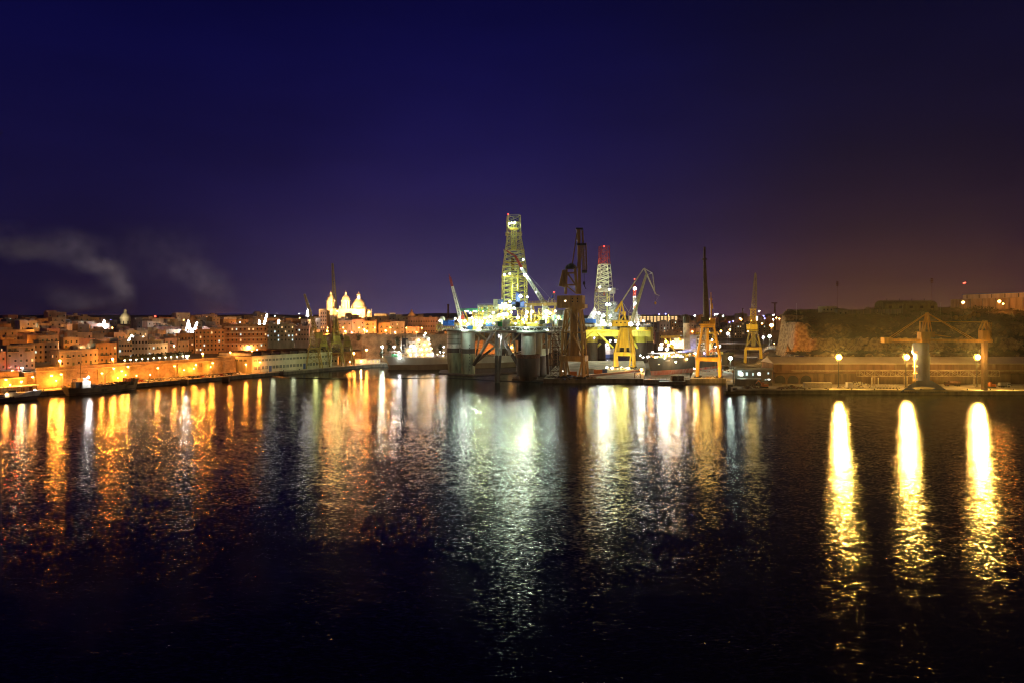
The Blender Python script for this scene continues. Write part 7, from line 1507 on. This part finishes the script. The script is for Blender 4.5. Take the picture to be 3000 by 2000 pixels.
# headland top: wall, huts, hangar, industrial building, masts, fence posts
def simple_building(px0, px1, yt, yb, Y, d_, m, label, roof='flat', name='hut', nw=4, wm=PANE):
    a = W(px0, yb, Y); b = W(px1, yb, Y); h = W(0, yt, Y).z - a.z; t = thing(name, label, 'building', (a + b) / 2); w_ = b.x - a.x; mb = MB()
    if roof == 'barrel':
        n = 10; pr = [V((0, -d_ / 2 * cos(pi * i / n), h * .35 + h * .65 * sin(pi * i / n))) for i in range(n + 1)]; pr = [V((0, -d_ / 2, -4))] + pr + [V((0, d_ / 2, -4))]; m_ = len(pr); vs = [p + V((-w_ / 2, 0, 0)) for p in pr] + [p + V((w_ / 2, 0, 0)) for p in pr]
        mb.add(vs, [tuple(range(m_))[::-1], tuple(range(m_, 2 * m_))] + [(i, i + 1, m_ + i + 1, m_ + i) for i in range(m_ - 1)], m)
    else: mb.box((0, 0, h / 2 - 3), (w_, d_, h + 6), m)
    mb.build('wall', t); mb = MB()
    if roof == 'barrel':
        for k in range(4): mb.tube((-w_ * .36 + k * w_ * .24, 0, h), (-w_ * .36 + k * w_ * .24, 0, h + 1.6), .3, DARKM, 6); mb.box((-w_ * .36 + k * w_ * .24, 0, h + 1.6), (1, 1, .3), DARKM)
        mb.build('roof_vent', t)
    else:
        mb.box((0, 0, h + .15), (w_ + .6, d_ + .6, .3), GREY); mb.build('roof', t)
    for k in range(nw): mb = MB(); mb.box((-w_ / 2 + (k + .5) * w_ / nw, -d_ / 2 - .05, h * .45 if roof != 'barrel' else h * .2), (w_ / nw * .3, .2, h * .3), wm); mb.build('window', t)
    return t
simple_building(2403, 2445, 899, 915, 600, 8, HM[0][1], 'plain cream box building at the left end of the headland top'); simple_building(2450, 2480, 909, 925, 585, 6, HM[3][1], 'small grey hut with two openings below the headland fence', nw=2)
simple_building(2577, 2729, 881, 905, 640, 18, pm('hangar_sheet', (.12, .13, .08), .8, var=.3, streak=True), 'dark barrel-roofed hangar on top of the headland', 'barrel', 'hangar', 5)
# long industrial building climbing to the right edge
t = thing('industrial_building', 'long pale industrial building with a blue roof edge at the top right', 'building', W(2890, 890, 660)); o = t.location; mb = MB(o)
A, B_ = V((W(2785, 0, 700).x, 700, 0)), V((W(3060, 0, 600).x, 600, 0)); nn = V((-(B_ - A).y, (B_ - A).x, 0)).normalized(); nn = nn if nn.y > 0 else -nn
mb.prism([A - nn * 0, B_, B_ + nn * 14, A + nn * 14], 40, 61.5, HM[0][1], GREY); mb.build('wall', t)
mb = MB(o); mb.prism([A + nn * 3 - (A - B_).normalized() * 12, B_ + nn * 3, B_ + nn * 13, A + nn * 13 - (A - B_).normalized() * 12], 61.6, 66.0, HM[4][1], BLUEM)
a_, b_ = A + nn * 2.6 - (A - B_).normalized() * 12, B_ + nn * 2.6; mb.beam(a_ + V((0, 0, 66.2)), b_ + V((0, 0, 66.2)), .6, .5, BLUE); mb.build('upper_storey', t)
for k in range(7): p = A.lerp(B_, .1 + k * .14); mb = MB(o); mb.beam(p - nn * .1 + V((0, 0, 50)), p - nn * .1 + V((0, 0, 61.4)), .9, .5, GREY); mb.build('pillar', t)
for k in range(7): p = A.lerp(B_, .17 + k * .14) + nn * 2.9; mb = MB(o); mb.beam(p + V((0, 0, 62)), p + V((0, 0, 65.6)), .8, .4, DARKM); mb.build('window', t)
for px, py, Y, P in ((2821, 886, 640, 7000), (2927, 883, 610, 7000), (2938, 890, 606, 2500)):
    p = W(px, py, Y); street_lamp(p - V((0, 0, 6)), 6, 'sod', P, {2821: 'orange yard lamp at the left end of the top right industrial building', 2927: 'brighter orange yard lamp before the top right industrial building', 2938: 'small orange lamp just right of the bright one at top right'}[px], 1.2 if px != 2938 else .7, .3, None, 'yard lamps on the headland')
for i, (px, yt, yb, Y, head) in enumerate(((2453, 826, 905, 680, 1), (2730, 817, 893, 680, 1), (2333, 890, 946, 520, 0), (2644, 893, 930, 590, 0), (2755, 888, 940, 560, 0), (2896, 895, 938, 560, 0))):
    p = W(px, yb, Y); h = W(0, yt, Y).z - p.z; t = thing('telecom_mast' if head else 'lamp_post', ['faint slim telecom mast on the headland, left one', 'faint slim telecom mast right of the hangar', 'thin dark pole on top of the pale bluff', 'thin pole on the slope below the hangar', 'unlit lamp post on the slope, left of two', 'unlit lamp post on the slope near the right edge'][i], 'mast', p)
    mb = MB(); mb.tube((0, 0, -4), (0, 0, h), .22 if head else .14, RUST if head else GREY, 6, .12); mb.build('pole', t); mb = MB()
    if head:
        for z in (0, 1.6, 3.2): mb.lathe((0, 0, h - 4 + z), [(1.3, 0), (1.3, 1.0)], RUST, 8)
    else: mb.box((0, -.6, h), (.3, 1.4, .15), GREY)
    mb.build('antenna' if head else 'lamp_head', t)
t = thing('hill_wall', 'low grey boundary wall with pillars along the headland top', 'wall', W(2530, 915, 590)); o = t.location; mb = MB(o); mb.beam(W(2482, 916, 590), W(2640, 914, 592), .6, 4.5, HM[3][1]); mb.build('wall', t)
for k in range(8): mb = MB(o); p = W(2490 + k * 20, 916, 589.5); mb.box(p, (.6, .6, 5.4), CONC); mb.build('pillar', t)
k = 0
for px in (2583, 2602, 2623, 2672, 2700, 2727, 2787, 2822, 2857, 2932, 2967):
    p = W(px, 935, 552); z = headh(p.x, 552); t = thing('fence_post', f"pale concrete fence post on the headland slope, {nth(k)}", 'fence post', V((p.x, 552, z - .5)), 0, 'fence posts along the headland slope'); k += 1
    mb = MB(); mb.beam((0, 0, 0), (0, 0, 4), .22, .22, CONC); mb.build('post', t); mb = MB(); mb.beam((0, 0, 4), (0, -.5, 4.6), .18, .18, CONC); mb.build('cranked_top', t)
for k in range(6):
    px = 2799 + k * 13; p = W(px, 940, 548); z = headh(p.x, 548); t = thing('cable_drum', f"ochre round drum standing on the slope, {nth(k)} of six", 'drum', V((p.x, 548, z + 1)), 0, 'round drums on the headland slope'); mb = MB(); mb.tube((0, -.8, .6), (0, .8, .6), 1.5, YELD, 14); mb.build('core', t)
    mb = MB(); mb.tube((0, -.95, .6), (0, -.8, .6), 1.9, YELD, 14); mb.build('flange', t)
# scrub on the headland: leaf clumps in thousands
mb = MB(); rn = random.Random(44)
for k in range(900):
    y = rn.uniform(460, 640); px = rn.uniform(2320, 3020); x = (px - 1500) / F * y; z = headh(x, y)
    if fbm(x, y, .03) + rn.uniform(-.3, .3) < .0: continue
    foliage(mb, (x, y, z + .5), rn.uniform(.8, 2.2), 16, rn, (.3, .8), (1.3, 1.3, .7))
for k in range(60): x = (rn.uniform(2450, 2480) - 1500) / F * 590; foliage(mb, (x, 590, headh(x, 590) + 2.5), 2.2, 30, rn, (.3, .8))
for px in (2540, 2555, 2575, 2880, 2910, 2850): x = (px - 1500) / F * 600; [foliage(mb, (x + rn.uniform(-4, 4), 600, headh(x, 600) + rn.uniform(1, 4)), 2.6, 60, rn, (.3, .8)) for _ in range(5)]
mb.build('scrub', None, 'dark scrub and bushes spread over the headland slope', 'scrub', kind='stuff')
# far cranes on the skyline
for i, (px, yt, yb, Y) in enumerate(((2270, 888, 932, 1100), (2176, 905, 930, 1300), (1313, 893, 945, 900))):
    p = W(px, yb, Y); h = W(0, yt, Y).z - p.z; t = thing('far_crane', ['distant brown crane silhouette left of the headland', 'stubby distant tower on the skyline between the yellow cranes', 'thin brown chimney-like tower behind the rig winches'][i], 'tower', p); mb = MB(); mb.tube((0, 0, -20), (0, 0, h), 1.8, RUST, 6, 1.2); mb.build('tower', t); mb = MB()
    mb.box((-1 if i == 0 else 0, 0, h), (9 if i == 0 else 3, 2, 1.6), RUST); mb.build('jib' if i == 0 else 'cap', t)
# small aircraft with a red light over the headland
p = W(2825, 829, 1500); t = thing('aircraft', 'distant small aircraft showing a red light above the headland', 'aircraft', p, .3); mb = MB(); mb.tube((-5, 0, 0), (5, 0, 0), .9, GREY, 10, .5); mb.build('fuselage', t); mb = MB(); mb.box((.5, 0, .2), (1.6, 12, .2), GREY); mb.build('wing', t); mb = MB(); mb.box((4.5, 0, 1.2), (1.2, .2, 2), GREY); mb.build('tail_fin', t)
mb = MB()
for k in range(5): mb.sphere((-3 + k * 1.4, -.6, -.8 + k * .3), 1.1, em('beacon', (1, .08, .04), 9), 8, 5)
mb.build('beacon', t)
# spot lamp added behind the shed to turn the bluff orange
for px, py, Y, P, lb in ((2268, 1005, 470, 14000, 'orange spot lamp added low to light the pale bluff'),):
    p = W(px, py, Y); t = street_lamp(p - V((0, 0, 6)), 6, 'sod', 0, lb, .3, .3, None, None); light(p + V((0, .5, .4)), P, SOD, .4, t, spot=130, aim=(.35, 1, .25))

for k in range(14):
    t = thing('bollard', f"squat dark mooring bollard, {nth(k)} along the left quay edge", 'bollard', Q(-10 + k * 15, 1.2, QZ), 0, 'mooring bollards along the left quay'); mb = MB(); mb.lathe((0, 0, 0), [(.3, 0), (.25, .5), (.42, .6), (.42, .8), (.1, .9)], BLACK, 10); mb.build('body', t)
print('objects', len(bpy.data.objects))
